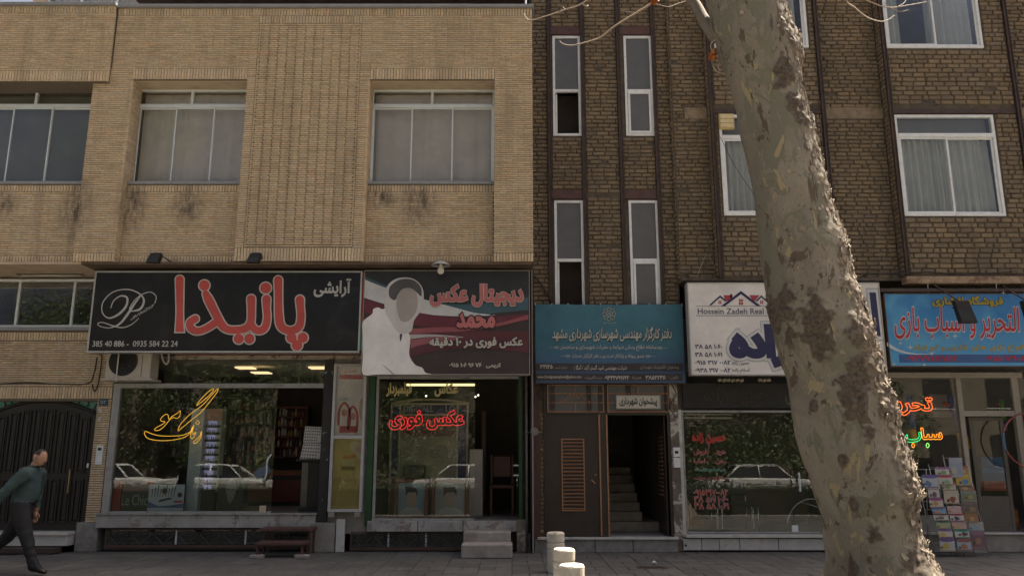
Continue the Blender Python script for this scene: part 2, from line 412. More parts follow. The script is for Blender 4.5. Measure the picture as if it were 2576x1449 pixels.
def paver_mesh(L, v):
    if (L, v) not in PV:
        rr = random.Random(v * 7 + int(L * 100)); a = L / 2 - .004; d = .1725 - .003; c = .006; h = rr.uniform(-.004, .003)
        t = [h + rr.uniform(-.0015, .0015) for _ in range(4)]; tn = rr.uniform(.82, 1.14); tn = (tn, tn * rr.uniform(.97, 1.01), tn * rr.uniform(.94, 1.0))
        vs = [(-a, -d, -.03), (a, -d, -.03), (a, d, -.03), (-a, d, -.03)] + [(-a, -d, t[0] - c), (a, -d, t[1] - c), (a, d, t[2] - c), (-a, d, t[3] - c)] + [(-a + c, -d + c, t[0]), (a - c, -d + c, t[1]), (a - c, d - c, t[2]), (-a + c, d - c, t[3])]
        fs = [(i, (i + 1) % 4, 4 + (i + 1) % 4, 4 + i) for i in range(4)] + [(4 + i, 4 + (i + 1) % 4, 8 + (i + 1) % 4, 8 + i) for i in range(4)] + [(8, 9, 10, 11)]
        PV[(L, v)] = (vs, fs, tn)
    return PV[(L, v)]
PM = {}; rest = MB(); npv = 0
cells = []
for y0, y1, L in rows:
    x = -12.0
    while x < 13.0: cells.append((x + L / 2, (y0 + y1) / 2, L)); x += L
vis = sorted([c for c in cells if -3.6 < c[1] < -.05 and abs(c[0]) < (c[1] + 15) * .645 + .2], key=lambda c: (c[1], -c[2]))
pick = set(c for c in vis[:300])
for c in cells:
    v = random.randrange(10); vs, fs, tn = paver_mesh(c[2], v)
    if c in pick:
        if (c[2], v) not in PM: PM[(c[2], v)] = MB().add(vs, fs, 0, tn).mesh('paver', m_pav)
        o = bpy.data.objects.new('paver', PM[(c[2], v)]); COL.objects.link(o); o.parent = sw; o.location = (c[0], c[1], 0)
    else: rest.add([(a + c[0], b + c[1], d) for a, b, d in vs], fs, 0, tn)
stuff(rest.build('paving', m_pav, sw))

# ------------------------------------------------------------------ brickwork
class Bricks:
    def __init__(s, tones, L, H, rough, mat, nv=16, seed=3):
        s.L, s.H, s.mat, s.list = L, H, mat, []
        rr = random.Random(seed); s.var = []
        for k in range(nv):
            j = lambda a: rr.uniform(-a, a) * rough
            ch = .003 + (.005 if rough < .9 else .010) * rough
            tone = tones[k % len(tones)]; g = rr.uniform(.93, 1.07); tone = tuple(x * g for x in tone)
            push = j(.006)
            ring0 = [(-1, -1), (1, -1), (1, 1), (-1, 1)]
            s.var.append((ch, tone, push, [(j(.006), j(.006), j(.004)) for _ in range(8)]))
        s.nv = nv; s.meshes = {}
    def shape(s, v, L, H, proud, shear=0.):
        ch, tone, push, jt = s.var[v]; a, h = L / 2, H / 2; vs = []
        sg = [(-1, -1), (1, -1), (1, 1), (-1, 1)]
        for i, (sx, sz) in enumerate(sg): vs.append((sx * (a - sz * shear) , .03, sz * h))
        for i, (sx, sz) in enumerate(sg): vs.append((sx * (a - sz * shear) + jt[i][0], -(proud - ch * 1.2) - push, sz * h + jt[i][1]))
        for i, (sx, sz) in enumerate(sg): vs.append((sx * (a - sz * shear - ch) + jt[4 + i][0], -proud - push + jt[4 + i][2], sz * (h - ch) + jt[4 + i][1]))
        fs = [(i, (i + 1) % 4, 4 + (i + 1) % 4, 4 + i) for i in range(4)] + [(4 + i, 4 + (i + 1) % 4, 8 + (i + 1) % 4, 8 + i) for i in range(4)] + [(8, 9, 10, 11)]
        return vs, fs, tone
    def run(s, x0, x1, z0, z1, Y, gap=.0095, proud=.016, wild=0., holes=(), L=None):
        L = L or s.L; n = max(1, round((z1 - z0) / s.H)); pz = (z1 - z0) / n; px = L
        for r in range(n):
            off = (-.5 * px if r % 2 else 0) - (random.choice((0, .25, .1)) * px * (1 if wild else 0)); x = x0 + off
            z = z0 + (r + .5) * pz
            while x < x1 - .001:
                l = px * (random.choice((1, 1, 1, 1, .52, 1.04, .9)) if wild else 1)
                a, b = max(x, x0), min(x + l, x1); x += l
                if b - a < .02: continue
                if any(h[0] < (a + b) / 2 < h[1] and h[2] < z < h[3] for h in holes): continue
                if wild and random.random() < .012: continue
                s.list.append(((a + b) / 2, z, b - a - gap * (1 if wild else .5), pz - gap * (.95 if wild else 1.15), Y, proud, 0., 'f'))
    def soldier(s, x0, x1, z0, z1, Y, wdt=.055, gap=.010, proud=.016):
        n = max(1, round((x1 - x0) / wdt)); p = (x1 - x0) / n
        for k in range(n): s.list.append((x0 + (k + .5) * p, (z0 + z1) / 2, p - gap, z1 - z0 - gap, Y, proud, 0., 'f'))
    def zig(s, x0, x1, z0, z1, Y, cols, amp=.03, gap=.0105, proud=.016):
        n = round((z1 - z0) / s.H); pz = (z1 - z0) / n; p = (x1 - x0) / cols
        for r in range(n):
            for c in range(cols):
                s.list.append((x0 + (c + .5) * p, z0 + (r + .5) * pz, p - gap * 1.3, pz - gap * 1.05, Y, proud, (amp / 2 if (r + c) % 2 else -amp / 2), 'f'))
    def side(s, x, y0, y1, z0, z1, gap=.0095, proud=.012):      # return that faces +X (or -X if proud < 0)
        n = max(1, round((z1 - z0) / s.H)); pz = (z1 - z0) / n
        for r in range(n):
            cut = (y0 + y1) / 2 if r % 2 else y0 + (y1 - y0) * .99
            for a, b in ((y0, cut), (cut, y1)):
                if b - a > .03: s.list.append((x, z0 + (r + .5) * pz, b - a - gap, pz - gap * .9, (a + b) / 2, proud, 0., 's'))
    def build(s, wall, n_single=300, name='brick', seen=lambda c: True):
        full = [c for c in s.list if c[7] == 'f' and c[6] == 0 and abs(c[2] - (s.L - .008)) < .02 and seen(c)]
        full.sort(key=lambda c: (c[0]) ** 2 + (c[4] + 15) ** 2 + (c[1] - 1.6) ** 2)
        ids = set(id(c) for c in full[:n_single]); mb = MB()
        for c in s.list:
            v = random.randrange(s.nv); x, z, l, h, Y, pr, sh, kind = c
            if id(c) in ids:
                key = (v, round(l, 3), round(h, 3), pr)
                if key not in s.meshes: vs, fs, tn = s.shape(v, l, h, pr); s.meshes[key] = MB().add(vs, fs, 0, tn).mesh(name, s.mat)
                o = bpy.data.objects.new(name, s.meshes[key]); COL.objects.link(o); o.parent = wall; o.location = (x, Y, z)
                continue
            vs, fs, tn = s.shape(v, l, h, abs(pr), sh)
            if kind == 'f': mb.add([(x + a, Y + b, z + d) for a, b, d in vs], fs, 0, tn)
            else:
                k = 1 if pr > 0 else -1
                mb.add([(x - b * k, Y + a * k, z + d) for a, b, d in vs], fs, 0, tn)
        return stuff(mb.build('brickwork', s.mat, wall))

# ------------------------------------------------------------------ windows
def bars(mb, x0, x1, z0, z1, y0, y1, wd, vert=(), hor=()):
    mb.box(x0, x0 + wd, y0, y1, z0, z1); mb.box(x1 - wd, x1, y0, y1, z0, z1)
    mb.box(x0 + wd, x1 - wd, y0, y1, z1 - wd, z1); mb.box(x0 + wd, x1 - wd, y0, y1, z0, z0 + wd)
def curtain(name, x0, x1, z0, z1, Y, mat, parent, amp=.03, wave=.16, gap=None):
    n = int((x1 - x0) / .025) + 1; vs = []; ph = random.random() * 6
    for i in range(n + 1):
        x = x0 + (x1 - x0) * i / n; a = noise.noise(Vector((x * 3, z0, ph)))
        d = amp * math.sin(x / wave * 6.283 + ph + a * 3) + amp * .5 * a
        vs += [(x, Y + d * .5, z1), (x + .004, Y + d, (z0 + z1) / 2), (x + .006 * a, Y + d * 1.25, z0)]
    fs = [(3 * i + k, 3 * i + 3 + k, 3 * i + 4 + k, 3 * i + 1 + k) for i in range(n) for k in (0, 1)]
    o = MB().add(vs, fs).build(name, mat, parent, 0, True); return o
def sliding_window(b, x0, x1, z0, z1, Y, ztr, top_x, slide_x, cur, amp=.03, wave=.16):
    """aluminium window: two toplights over sliding panes"""
    w_ = MB(); f = .035
    bars(w_, x0, x1, z0, z1, Y, Y + .07, f)
    w_.box(x0 + f, x1 - f, Y - .012, Y + .08, ztr - .035, ztr + .035)
    for t in top_x: w_.box(t - .025, t + .025, Y + .004, Y + .065, ztr + .035, z1 - f)
    win = w_.build('window', m_alu, b, .004)
    s_ = MB(); xs = [x0 + f] + list(slide_x) + [x1 - f]
    for i in range(len(xs) - 1):
        dy = .012 if i % 2 else .036
        bars(s_, xs[i] - (.012 if i else 0), xs[i + 1] + (.012 if i < len(xs) - 2 else 0), z0 + f, ztr - .035, Y + dy, Y + dy + .022, .026)
    s_.build('sash', m_alu, win, .003)
    for i in range(len(xs) - 1): box('pane', g_up, win, xs[i] + .01, xs[i + 1] - .01, Y + (.02 if i % 2 else .044), Y + (.024 if i % 2 else .048), z0 + f + .02, ztr - .055)
    tx = [x0 + f] + list(top_x) + [x1 - f]
    for i in range(len(tx) - 1): box('pane', g_up, win, tx[i] + .02, tx[i + 1] - .02, Y + .03, Y + .034, ztr + .03, z1 - f + .005)
    if cur is not None: curtain('curtain', x0 + .02, x1 - .02, z0 + .02, z1 - .02, Y + .2, cur, win, amp, wave)
    return win

# ================================================================== tan brick building
TB = thing('brick_building', 'tan brick building with overhanging upper storey and zigzag brick panel', 'building', (-5, 0, 0))
mb = MB(); F = -.985
for x0, x1, z0, z1, yf in ((-7.58, .378, 8.6, 10.09, F), (-12, -7.59, 8.52, 10.09, F - .08), (-12, -7.58, 8.6, 10.09, F + .01), (-7.9, -7.16, 5.08, 8.6, F), (-5.0, -2.69, 5.08, 8.6, F), (-.33, .378, 5.08, 8.6, F),
                           (-7.16, -5.0, 5.08, 6.6, F + .2), (-2.69, -.33, 5.08, 6.6, F + .2), (-12, -7.9, 5.08, 6.6, F + .2)):
    mb.box(x0, x1, yf, -.35, z0, z1)
wall = mb.build('wall', m_tmort, TB)
bk = Bricks(TAN, .222, .0425, .3, m_tan)
bk.soldier(-7.58, .385, 9.94, 10.09, -1 + .014); bk.soldier(-12, -7.585, 9.94, 10.09, -1.08 + .014)
bk.run(-12, -7.585, 8.755, 9.94, -1.066); bk.soldier(-12, -7.585, 8.533, 8.755, -1.066)
bk.run(-7.58, -5.0, 8.838, 9.94, -.986); bk.run(-2.68, .385, 8.838, 9.94, -.986)
bk.soldier(-7.177, -5.0, 8.613, 8.838, -.986); bk.soldier(-2.68, -.33, 8.613, 8.838, -.986); bk.run(-7.9, -7.177, 8.613, 8.838, -.986)
bk.run(-7.9, -7.15, 5.24, 8.613, -.986); bk.soldier(-7.9, -7.15, 5.072, 5.24, -.986)
bk.run(-.33, .385, 5.24, 8.838, -.986); bk.soldier(-.33, .385, 5.072, 5.24, -.986)
for a, b in ((-5.0, -4.845), (-2.875, -2.68)): bk.run(a, b, 5.335, 9.94, -.986, L=.6)
bk.soldier(-4.845, -2.875, 9.775, 9.94, -.986); bk.soldier(-5.0, -2.68, 5.08, 5.335, -.986)
for a, b in ((-4.84, -4.8), (-2.92, -2.88)): bk.run(a, b, 5.345, 9.77, -.982, L=9, proud=.02)
bk.run(-4.8, -2.92, 5.345, 5.385, -.982, proud=.02); bk.run(-4.8, -2.92, 9.73, 9.77, -.982, proud=.02)
bk.zig(-4.8, -2.92, 5.39, 9.725, -.99, 11)
for a, b in ((-12, -7.9), (-7.15, -5.0), (-2.68, -.33)):
    bk.soldier(a, b, 5.072, 5.24, -.786); bk.run(a, b, 5.24, 6.45, -.786); bk.soldier(a, b, 6.45, 6.59, -.786)
bk.side(-7.16, -.995, -.79, 5.075, 6.6); bk.side(-7.16, -.995, -.6, 6.6, 8.6); bk.side(-2.69, -.995, -.79, 5.075, 6.6); bk.side(-2.69, -.995, -.6, 6.6, 8.6)
# ground floor strip beside the gate
g0 = -.0
box('wall', m_tmort, TB, -12, -7.42, 0.0, .25, 2.66, 3.98)
bk.run(-12, -7.42, 2.93, 3.78, .0); bk.soldier(-12, -7.42, 2.7, 2.925, .0); bk.soldier(-12, -7.42, 3.79, 3.95, .0)
box('gate_pillar', m_tmort, TB, -7.68, -7.42, .0, .25, .5, 2.66); bk.run(-7.68, -7.42, .5, 2.69, .0)
bk.build(wall, 300, seen=lambda c: abs(c[0]) < 9.6 and c[1] < 10.1)
box('pillar_foot', m_stone, TB, -7.8, -7.41, -.06, .24, 0, .5, .01)
box('soffit', m_plaster, TB, -12, -7.75, -.97, .3, 5.03, 5.075); box('soffit', M('shade_painted_soffit', (.13, .088, .058), .3, 4, .9), TB, -7.75, .36, -.97, .3, 5.03, 5.075)  # right part is plaster painted dark brown for the shade above the signs
for a, b in ((-12, -7.9), (-7.158, -5.0), (-2.688, -.33)): box('window_soffit', m_plaster, TB, a + .004, b - .004, -.96, -.36, 8.585, 8.6)
for a, b in ((-12, -7.9), (-7.16, -5.0), (-2.69, -.33)): box('window_sill', m_sillgrey, TB, a + .005, b - .003, -.83, -.5, 6.6, 6.655, .004)
cp = MB(); cp.box(-7.57, .42, -1.06, -.3, 10.09, 10.15); cp.box(-12, -7.57, -1.14, -.38, 10.088, 10.145); cp.build('coping', m_sillgrey, TB, .006)
sliding_window(TB, -2.70, -.335, 6.66, 8.585, -.62, 8.25, (-1.54,), (-1.92, -1.14), m_curt, .022, .42)
sliding_window(TB, -7.2, -5.02, 6.66, 8.585, -.62, 8.25, (-6.17,), (-6.45, -5.72), m_curt, .014, .27)
sliding_window(TB, -10.4, -7.93, 6.66, 8.585, -.62, 8.25, (-9.18,), (-9.58, -8.84), None)
box('added_pane_backing', M('olive_pane_tone', (.2, .195, .165), .12, 2, .9), TB, -10.4, -7.9, -.44, -.43, 6.6, 8.6)  # added sheet, no real blind; its colour sets the dim tone of bare panes
# ground-floor strip window beside the sign
x0, x1, z0, z1 = R(-120, 702, 300, 824, 0); mw = MB(); bars(mw, x0, x1, z0, z1, 0, .07, .05)
for q in (44, 183): mw.box(xx(q, 760) - .022, xx(q, 760) + .022, .005, .065, z0 + .05, z1 - .05)
sw1 = mw.build('window', m_alu, TB, .004)
for a, b in ((-120, 44), (44, 183), (183, 300)): box('pane', g_up, sw1, xx(a, 760) + .02, xx(b, 760) - .02, .03, .034, z0 + .05, z1 - .05)
box('window_sill', m_sillgrey, TB, x0, x1, -.06, .1, z0 - .06, z0)
# rooms, floors, roof: a closed body behind the front
rm = MB(); rm.box(-12, .36, .3, 9, 4.85, 5.03); rm.box(-12, .36, -.33, 9, 9.9, 10.08); rm.box(-12.2, -12, -1, 9, 0, 10.1); rm.box(.36, .385, -.35, 9, 0, 10.08); rm.box(-12, .36, 9, 9.2, 0, 10.1)
rm.build('shell', m_room, TB)
rm = MB(); rm.box(-12, .36, 3.2, 3.3, 5.03, 9.9); rm.box(-5.0, -4.9, -.35, 3.2, 5.03, 9.9); rm.box(-7.6, -7.55, -.35, 3.2, 5.03, 9.9); rm.build('partition', m_room, TB)
# set-back top storey
us = MB(); ux0 = xx(82, 8, 1.2); ua, ub = xx(112, 8, 1.2), xx(372, 8, 1.2); uc = xx(405, 8, 1.2)
us.box(ux0, ua, 1.2, 1.5, 10.08, 13.2); us.box(ub, uc, 1.2, 1.5, 10.08, 13.2); us.box(ua, ub, 1.2, 1.5, 12.6, 13.2); us.box(ux0, .3, 4.2, 4.4, 10.08, 13.2); us.box(ux0, .3, 1.2, 4.4, 13.2, 13.35); us.box(.2, .3, 1.2, 4.2, 10.08, 13.2); us.box(uc - .3, uc, 1.5, 4.2, 10.08, 13.2); us.box(ux0, ux0 + .2, 1.5, 4.2, 10.08, 13.2)
us.build('top_storey', m_plaster, TB)
tw = MB(); bars(tw, ua, ub, 10.1, 12.6, 1.3, 1.36, .05)
for q in (205, 294): tw.box(xx(q, 8, 1.3) - .03, xx(q, 8, 1.3) + .03, 1.3, 1.36, 10.15, 12.55)
tw = tw.build('window', m_alu, TB); box('pane', g_up, tw, ua + .05, ub - .05, 1.32, 1.325, 10.15, 12.55); curtain('curtain', ua + .05, ub - .05, 10.15, 12.5, 1.5, m_curt, tw)
aw = MB(); aw.box(uc, .25, -.4, 1.6, 10.95, 11.0); aw.build('terrace_roof', m_steel, TB)
tr = MB()
for k in range(30): tr.box(uc + .1 + k * .28, uc + .125 + k * .28, .3, .325, 10.1, 10.95)
tr.box(uc, .25, .29, .335, 10.4, 10.44); tr.box(uc, .25, 1.0, 1.1, 10.1, 10.9); tr.build('terrace_railing', m_black, TB)

# ================================================================== brown brick building
BB = thing('brick_building', 'dark brown rough brick building with exposed rusty steel columns', 'building', (6, 0, 0))
mb = MB(); b0 = .012; HT = 13.4
for x0, x1, z0, z1, yf in ((.39, .83, 2.45, HT, b0), (1.39, 2.28, 2.45, HT, b0), (2.84, 3.2, 2.45, HT, b0), (.83, 1.39, 10.06, HT, b0), (.83, 1.39, 6.54, 7.9, b0), (2.28, 2.84, 10.06, HT, b0), (2.28, 2.84, 6.54, 7.9, b0),
                           (.83, 1.39, 2.45, 4.2, b0), (2.28, 2.84, 2.45, 4.2, b0),
                           (3.18, 3.9, 4.93, HT, b0 - .15), (6.1, 7.4, 4.93, HT, b0 - .15), (9.93, 12.4, 4.93, HT, b0 - .15),
                           (3.87, 4.03, 4.93, HT, b0 - .35), (5.92, 6.13, 4.93, HT, b0 - .35), (4.03, 5.92, 4.93, 6.13, b0 - .35), (4.03, 5.92, 8.19, 9.61, b0 - .35), (4.03, 5.92, 11.7, HT, b0 - .35),
                           (7.37, 7.46, 4.93, HT, b0 - .35), (9.4, 9.95, 4.93, HT, b0 - .35), (7.46, 9.4, 4.93, 6.12, b0 - .35), (7.46, 9.4, 8.19, 9.6, b0 - .35), (7.46, 9.4, 11.7, HT, b0 - .35)):
    mb.box(x0, x1, yf, .28, z0, z1)
bwall = mb.build('wall', m_bmort, BB)
bb = Bricks(BRN, .242, .0855, .95, m_brn, 26, 5)
def br(x0, x1, z0, z1, Y, holes=()): bb.run(x0, x1, z0, z1, Y + .012, gap=.02, proud=.03, wild=1., holes=holes)
ZT = 11.5
br(.395, .712, 4.3, ZT, 0); br(1.465, 2.125, 4.3, ZT, 0, ((1.4, 2.2, 6.62, 6.7),)); br(2.91, 3.18, 4.3, ZT, 0)
for a, b in ((.79, 1.39), (2.2, 2.835)): br(a, b, 10.28, ZT, 0); br(a, b, 6.78, 7.86, 0)
br(3.185, 3.865, 4.95, 8.2, -.15); br(3.185, 3.865, 8.42, ZT, -.15); br(3.185, 3.4, 8.2, 8.42, -.15)
br(6.135, 7.35, 4.95, 8.17, -.15); br(6.135, 7.35, 8.42, ZT, -.15); br(9.96, 11.6, 4.95, 8.17, -.15); br(9.96, 11.6, 8.42, ZT, -.15)
bb.H = .095; br(3.96, 6.04, 4.95, 6.1, -.35); br(3.96, 6.04, 8.4, 9.58, -.35); br(3.96, 4.01, 6.1, 8.2, -.35); br(5.945, 6.04, 6.1, 8.2, -.35); br(5.945, 6.04, 9.58, ZT, -.35); br(3.96, 4.0, 9.58, ZT, -.35)
br(7.455, 9.86, 5.0, 6.09, -.35); br(7.455, 9.86, 8.4, 9.56, -.35); br(9.43, 9.86, 6.09, 8.2, -.35); br(9.43, 9.86, 9.56, ZT, -.35)
for x, ya, yb in ((3.18, -.14, .0), (3.87, -.345, -.16), (7.37, -.345, -.16)): bb.side(x, ya, yb, 4.95, ZT, gap=.018, proud=-.02)
bb.build(bwall, 300, seen=lambda c: abs(c[0]) < 9.8 and c[1] < 10.6 and c[1] > 5.05 and not (4.0 < c[0] < 6.0 and c[1] < 9.4))
def ibeam(x, y, z0, z1, wd=.075):
    m = MB(); m.box(x - wd / 2, x - wd / 2 + .014, y - .05, y + .06, z0, z1); m.box(x + wd / 2 - .014, x + wd / 2, y - .05, y + .06, z0, z1); m.box(x - wd / 2 + .014, x + wd / 2 - .014, y - .032, y - .02, z0, z1)
    return m.build('steel_column', m_steel, BB)
for x in (.752, 1.427, 2.163, 2.872): ibeam(x, -.01, 2.5, HT)
for x in (3.91, 6.09, 7.405, 9.9): ibeam(x, -.36, 4.9, HT)
for a, b in ((.79, 1.39), (2.2, 2.835)):
    for z in (10.09, 6.575): box('steel_lintel', m_oxide, BB, a, b, -.03, .1, z, z + .18, .008)
for a, b in ((3.95, 6.05), (7.445, 9.86)):
    for z in (8.21, 11.74): box('steel_lintel', m_steel, BB, a, b, -.372, -.2, z, z + .1, .008)
for x0, x1 in ((3.42, 3.86), (6.135, 7.36), (9.96, 11.6)): box('floor_band', M('rough_render', (.27, .205, .135), .3, 9, .95, bump=.9, bscale=40, col2=(.18, .14, .1), lo=.5, hi=.7), BB, x0, x1, -.158, -.1, 8.19, 8.43, .01)
def tall_window(x0, x1, z0, z1, zm, opened):
    f = .05; m = MB(); bars(m, x0, x1, z0, z1, -.01, .06, f); m.box(x0 + f, x1 - f, -.008, .055, zm - .028, zm + .028)
    win = m.build('window', m_white, BB, .005); box('pane', m_louv, win, x0 + f, x1 - f, .022, .03, zm + .028, z1 - f)
    if opened: box('added_dark_sheet', M('brown_room_shade', (.055, .042, .036), .2, 3, .9), win, x0 - .1, x1 + .1, .45, .46, z0 - .1, zm + .1); box('open_sash', m_white, win, x0 + f + .01, x0 + f + .04, .07, .45, z0 + .06, zm - .03)  # dark brown sheet added behind the open pane, coloured as the room's shade
    else:
        s = MB(); bars(s, x0 + f + .004, x1 - f - .004, z0 + f + .004, zm - .032, -.022, .02, .045); s.build('sash', m_white, win, .004); box('pane', m_louv, win, x0 + f + .04, x1 - f - .04, .0, .008, z0 + f + .04, zm - .06)
for a, b, op in ((.822, 1.388, True), (2.275, 2.845, False)):
    tall_window(a, b, 7.895, 10.07, 8.865, op); tall_window(a, b, 4.2, 6.55, 5.35, op)
def bay_window(x0, x1, z0, z1, ztr, xm, cur, fan=False):
    f = .055; Y = -.36; m = MB(); bars(m, x0, x1, z0, z1, Y, Y + .09, f); 
    if ztr: m.box(x0 + f, x1 - f, Y - .006, Y + .085, ztr - .04, ztr + .04)
    win = m.build('window', m_white, BB, .005); zt = (ztr - .04) if ztr else z1 - f
    s = MB(); bars(s, x0 + f, xm + .03, z0 + f, zt, Y + .01, Y + .035, .04); bars(s, xm - .03, x1 - f, z0 + f, zt, Y + .038, Y + .062, .04); s.build('sash', m_white, win, .003)
    box('pane', g_up, win, x0 + f + .03, xm, Y + .02, Y + .024, z0 + f + .03, zt - .03); box('pane', g_up, win, xm, x1 - f - .03, Y + .048, Y + .052, z0 + f + .03, zt - .03)
    if ztr: box('pane', g_up, win, x0 + f, x1 - f, Y + .03, Y + .034, ztr + .04, z1 - f)
    for a, b in cur: curtain('curtain', x0 + (x1 - x0) * a, x0 + (x1 - x0) * b, z0 + .04, zt + .02, Y + .22, m_curtw, win, .075, .13)
    if ztr: box('blind', m_curtg, win, x0 + f, x1 - f, Y + .2, Y + .21, ztr, z1 - .02)
    return win
w1 = bay_window(4.035, 5.915, 6.135, 8.185, 7.72, 4.98, ((.03, .75), (.8, .97)))
bay_window(7.455, 9.4, 6.125, 8.185, 7.76, 8.43, ((.03, .97), (.4, .8)))
bay_window(4.035, 5.915, 9.62, 11.7, None, 4.98, ((.5, .9),)); bay_window(7.455, 9.4, 9.61, 11.7, None, 8.45, ((.03, .2), (.5, .97)))
fx0, fx1, fz0, fz1 = R(1808, 288, 1846, 326, -.37)
vf = thing('ventilator_cover', 'yellowed plastic louvre vent set in the toplight beside the tree', 'vent', (fx0, -.4, fz0))
mv = MB(); mv.box(fx0, fx1, -.4, -.33, fz0, fz1); mv.build('housing', M('aged_plastic', (.55, .43, .2), .1, 5, .5), vf, .006)
for k in range(3): box('slat', M('aged_plastic2', (.66, .54, .3), .1, 5, .5), vf, fx0 + .02, fx1 - .02, -.415, -.4, fz0 + .03 + k * (fz1 - fz0 - .04) / 3, fz0 + .03 + (k + .82) * (fz1 - fz0 - .04) / 3, .003)
sh = MB(); sh.box(.385, 12.4, -.1, 9, HT - .15, HT); sh.box(.385, 12.4, .28, 9, 7.0 - .1, 7.1); sh.box(.385, 12.4, .28, 9, 3.9, 4.1); sh.box(.385, 12.4, .28, 9, 10.8, 10.9); sh.box(12.4, 12.6, -.35, 9, 0, HT); sh.box(.385, 12.6, 9, 9.2, 0, HT); sh.box(.388, .46, .28, 9, 0, HT)
sh.build('shell', m_dark, BB)
sh = MB(); sh.box(.46, 12.4, 3.4, 3.5, 4.1, HT - .2); sh.box(3.4, 3.5, .28, 3.4, 4.1, HT - .2); sh.box(6.7, 6.8, .28, 3.4, 4.1, HT - .2); sh.build('partition', M('pale_room', (.5, .44, .38), .1, 3, .9), BB)
sf = MB(); sf.box(3.18, 12.4, -.33, .28, 4.87, 4.93); sf.build('soffit', m_bmort, BB)
lg = MB(); lg.box(7.3, 12, -.5, -.3, 4.78, 4.92); lg.build('weathered_ledge', M('weathered_timber', (.36, .26, .17), .3, 8, .9, bump=.6, col2=(.2, .12, .08), lo=.48, hi=.6, scale2=4), BB, .015)

# ------------------------------------------------------------------ shared helpers for the shops
def room(b, x0, x1, y1, z0, z1, mw_=None, y0=.12, floor=None):
    m = MB(); m.box(x0 - .06, x0, y0, y1, z0, z1); m.box(x1, x1 + .06, y0, y1, z0, z1); m.box(x0 - .06, x1 + .06, y1, y1 + .06, z0, z1)
    m.build('interior_wall', mw_ or m_room, b)
    box('interior_floor', floor or m_stone, b, x0 - .06, x1 + .06, y0, y1, z0 - .08, z0); box('interior_ceiling', m_ceil, b, x0 - .06, x1 + .06, y0, y1, z1, z1 + .06)
BOT = []
BCOL = [(.3, .25, .18), (.08, .07, .06), (.26, .07, .06), (.4, .38, .35), (.07, .1, .14), (.28, .19, .07), (.2, .07, .12), (.3, .3, .22)]
for k in range(8):
    h = (.16, .2, .13, .18, .22, .15, .12, .19)[k]; r = (.03, .026, .04, .03, .028, .035, .04, .03)[k]
    prof = [(r * .9, 0), (r, .01), (r, h * .62), (r * .5, h * .72), (r * .42, h * .76), (r * .45, h * .78), (r * .45, h), (r * .3, h + .004)] if k % 3 else [(r, 0), (r, h * .8), (r * .96, h * .82), (r * .96, h), (r * .7, h + .003)]
    mbt = MB().lathe(prof, (0, 0, 0), 10); mm = mbt.mesh('cosmetic_bottle', M('bottle_%d' % k, BCOL[k], .1, 9, .25))
    mm.polygons.foreach_set('use_smooth', [True] * len(mm.polygons)); BOT.append(mm)
BNAME = ['beige', 'black', 'red', 'white', 'dark blue', 'amber', 'plum', 'pale olive']; ORD = ['lowest', 'second', 'third', 'fourth', 'fifth', 'sixth', 'seventh', 'eighth', 'ninth', 'tenth']
def bottles(x0, x1, Y, z, n, label, group, sc=1.0, board=0):
    for k in range(n):
        if random.random() < .1: continue
        bi = random.randrange(8); o = bpy.data.objects.new('cosmetic_bottle', BOT[bi]); COL.objects.link(o); s_ = sc * random.uniform(.85, 1.15)
        o.location = (x0 + (k + .5) * (x1 - x0) / n + random.uniform(-.01, .01), Y + random.uniform(-.02, .02), z); o.scale = (s_, s_, s_)
        tag(o, BNAME[bi] + ' ' + label + ', ' + ORD[board] + ' board from the bottom', 'bottle', group)
def shelves(name, label, x0, x1, y0, y1, z0, z1, n, mat, back, blabel, per):
    t = thing(name, label, 'shelf', ((x0 + x1) / 2, y0, z0)); h = (z1 - z0) / n
    m = MB(); m.box(x0, x0 + .025, y0, y1, z0, z1); m.box(x1 - .025, x1, y0, y1, z0, z1); m.box(x0 + .025, x1 - .025, y1 - .02, y1, z0, z1); m.build('carcass', back, t)
    for k in range(n + 1): box('shelf_board', mat, t, x0 + .025, x1 - .025, y0, y1 - .02, z0 + k * h - .012 * (k == n) * 2, z0 + k * h + .022)
    for k in range(n): bottles(x0 + .05, x1 - .05, (y0 + y1) / 2 - .05, z0 + k * h + .023, per, blabel, 'bottles on the ' + label.split(' with')[0], min(1.2, h / .24), k)
    return t
def neon(name, label, loops, mat, Y, parts=None, r=.0048):
    mb = MB()
    for l in loops: mb.loop([(x, Y, z) for x, z in l], r, 6)
    o = mb.build(name, mat, None, 0, True); tag(o, label, 'neon sign'); return o
def resample(l, step=.02):
    out = []
    for i in range(len(l)):
        a, b = Vector(l[i - 1]), Vector(l[i]); n = max(1, int((b - a).length / step))
        out += [tuple(a.lerp(b, (k + 1) / n)) for k in range(n)]
    return out
def text_loops(s, r, bold=.03):
    cs = contours_of(s); V, T = fill(swell(cs, bold)); return fit(outline(V, T), r)
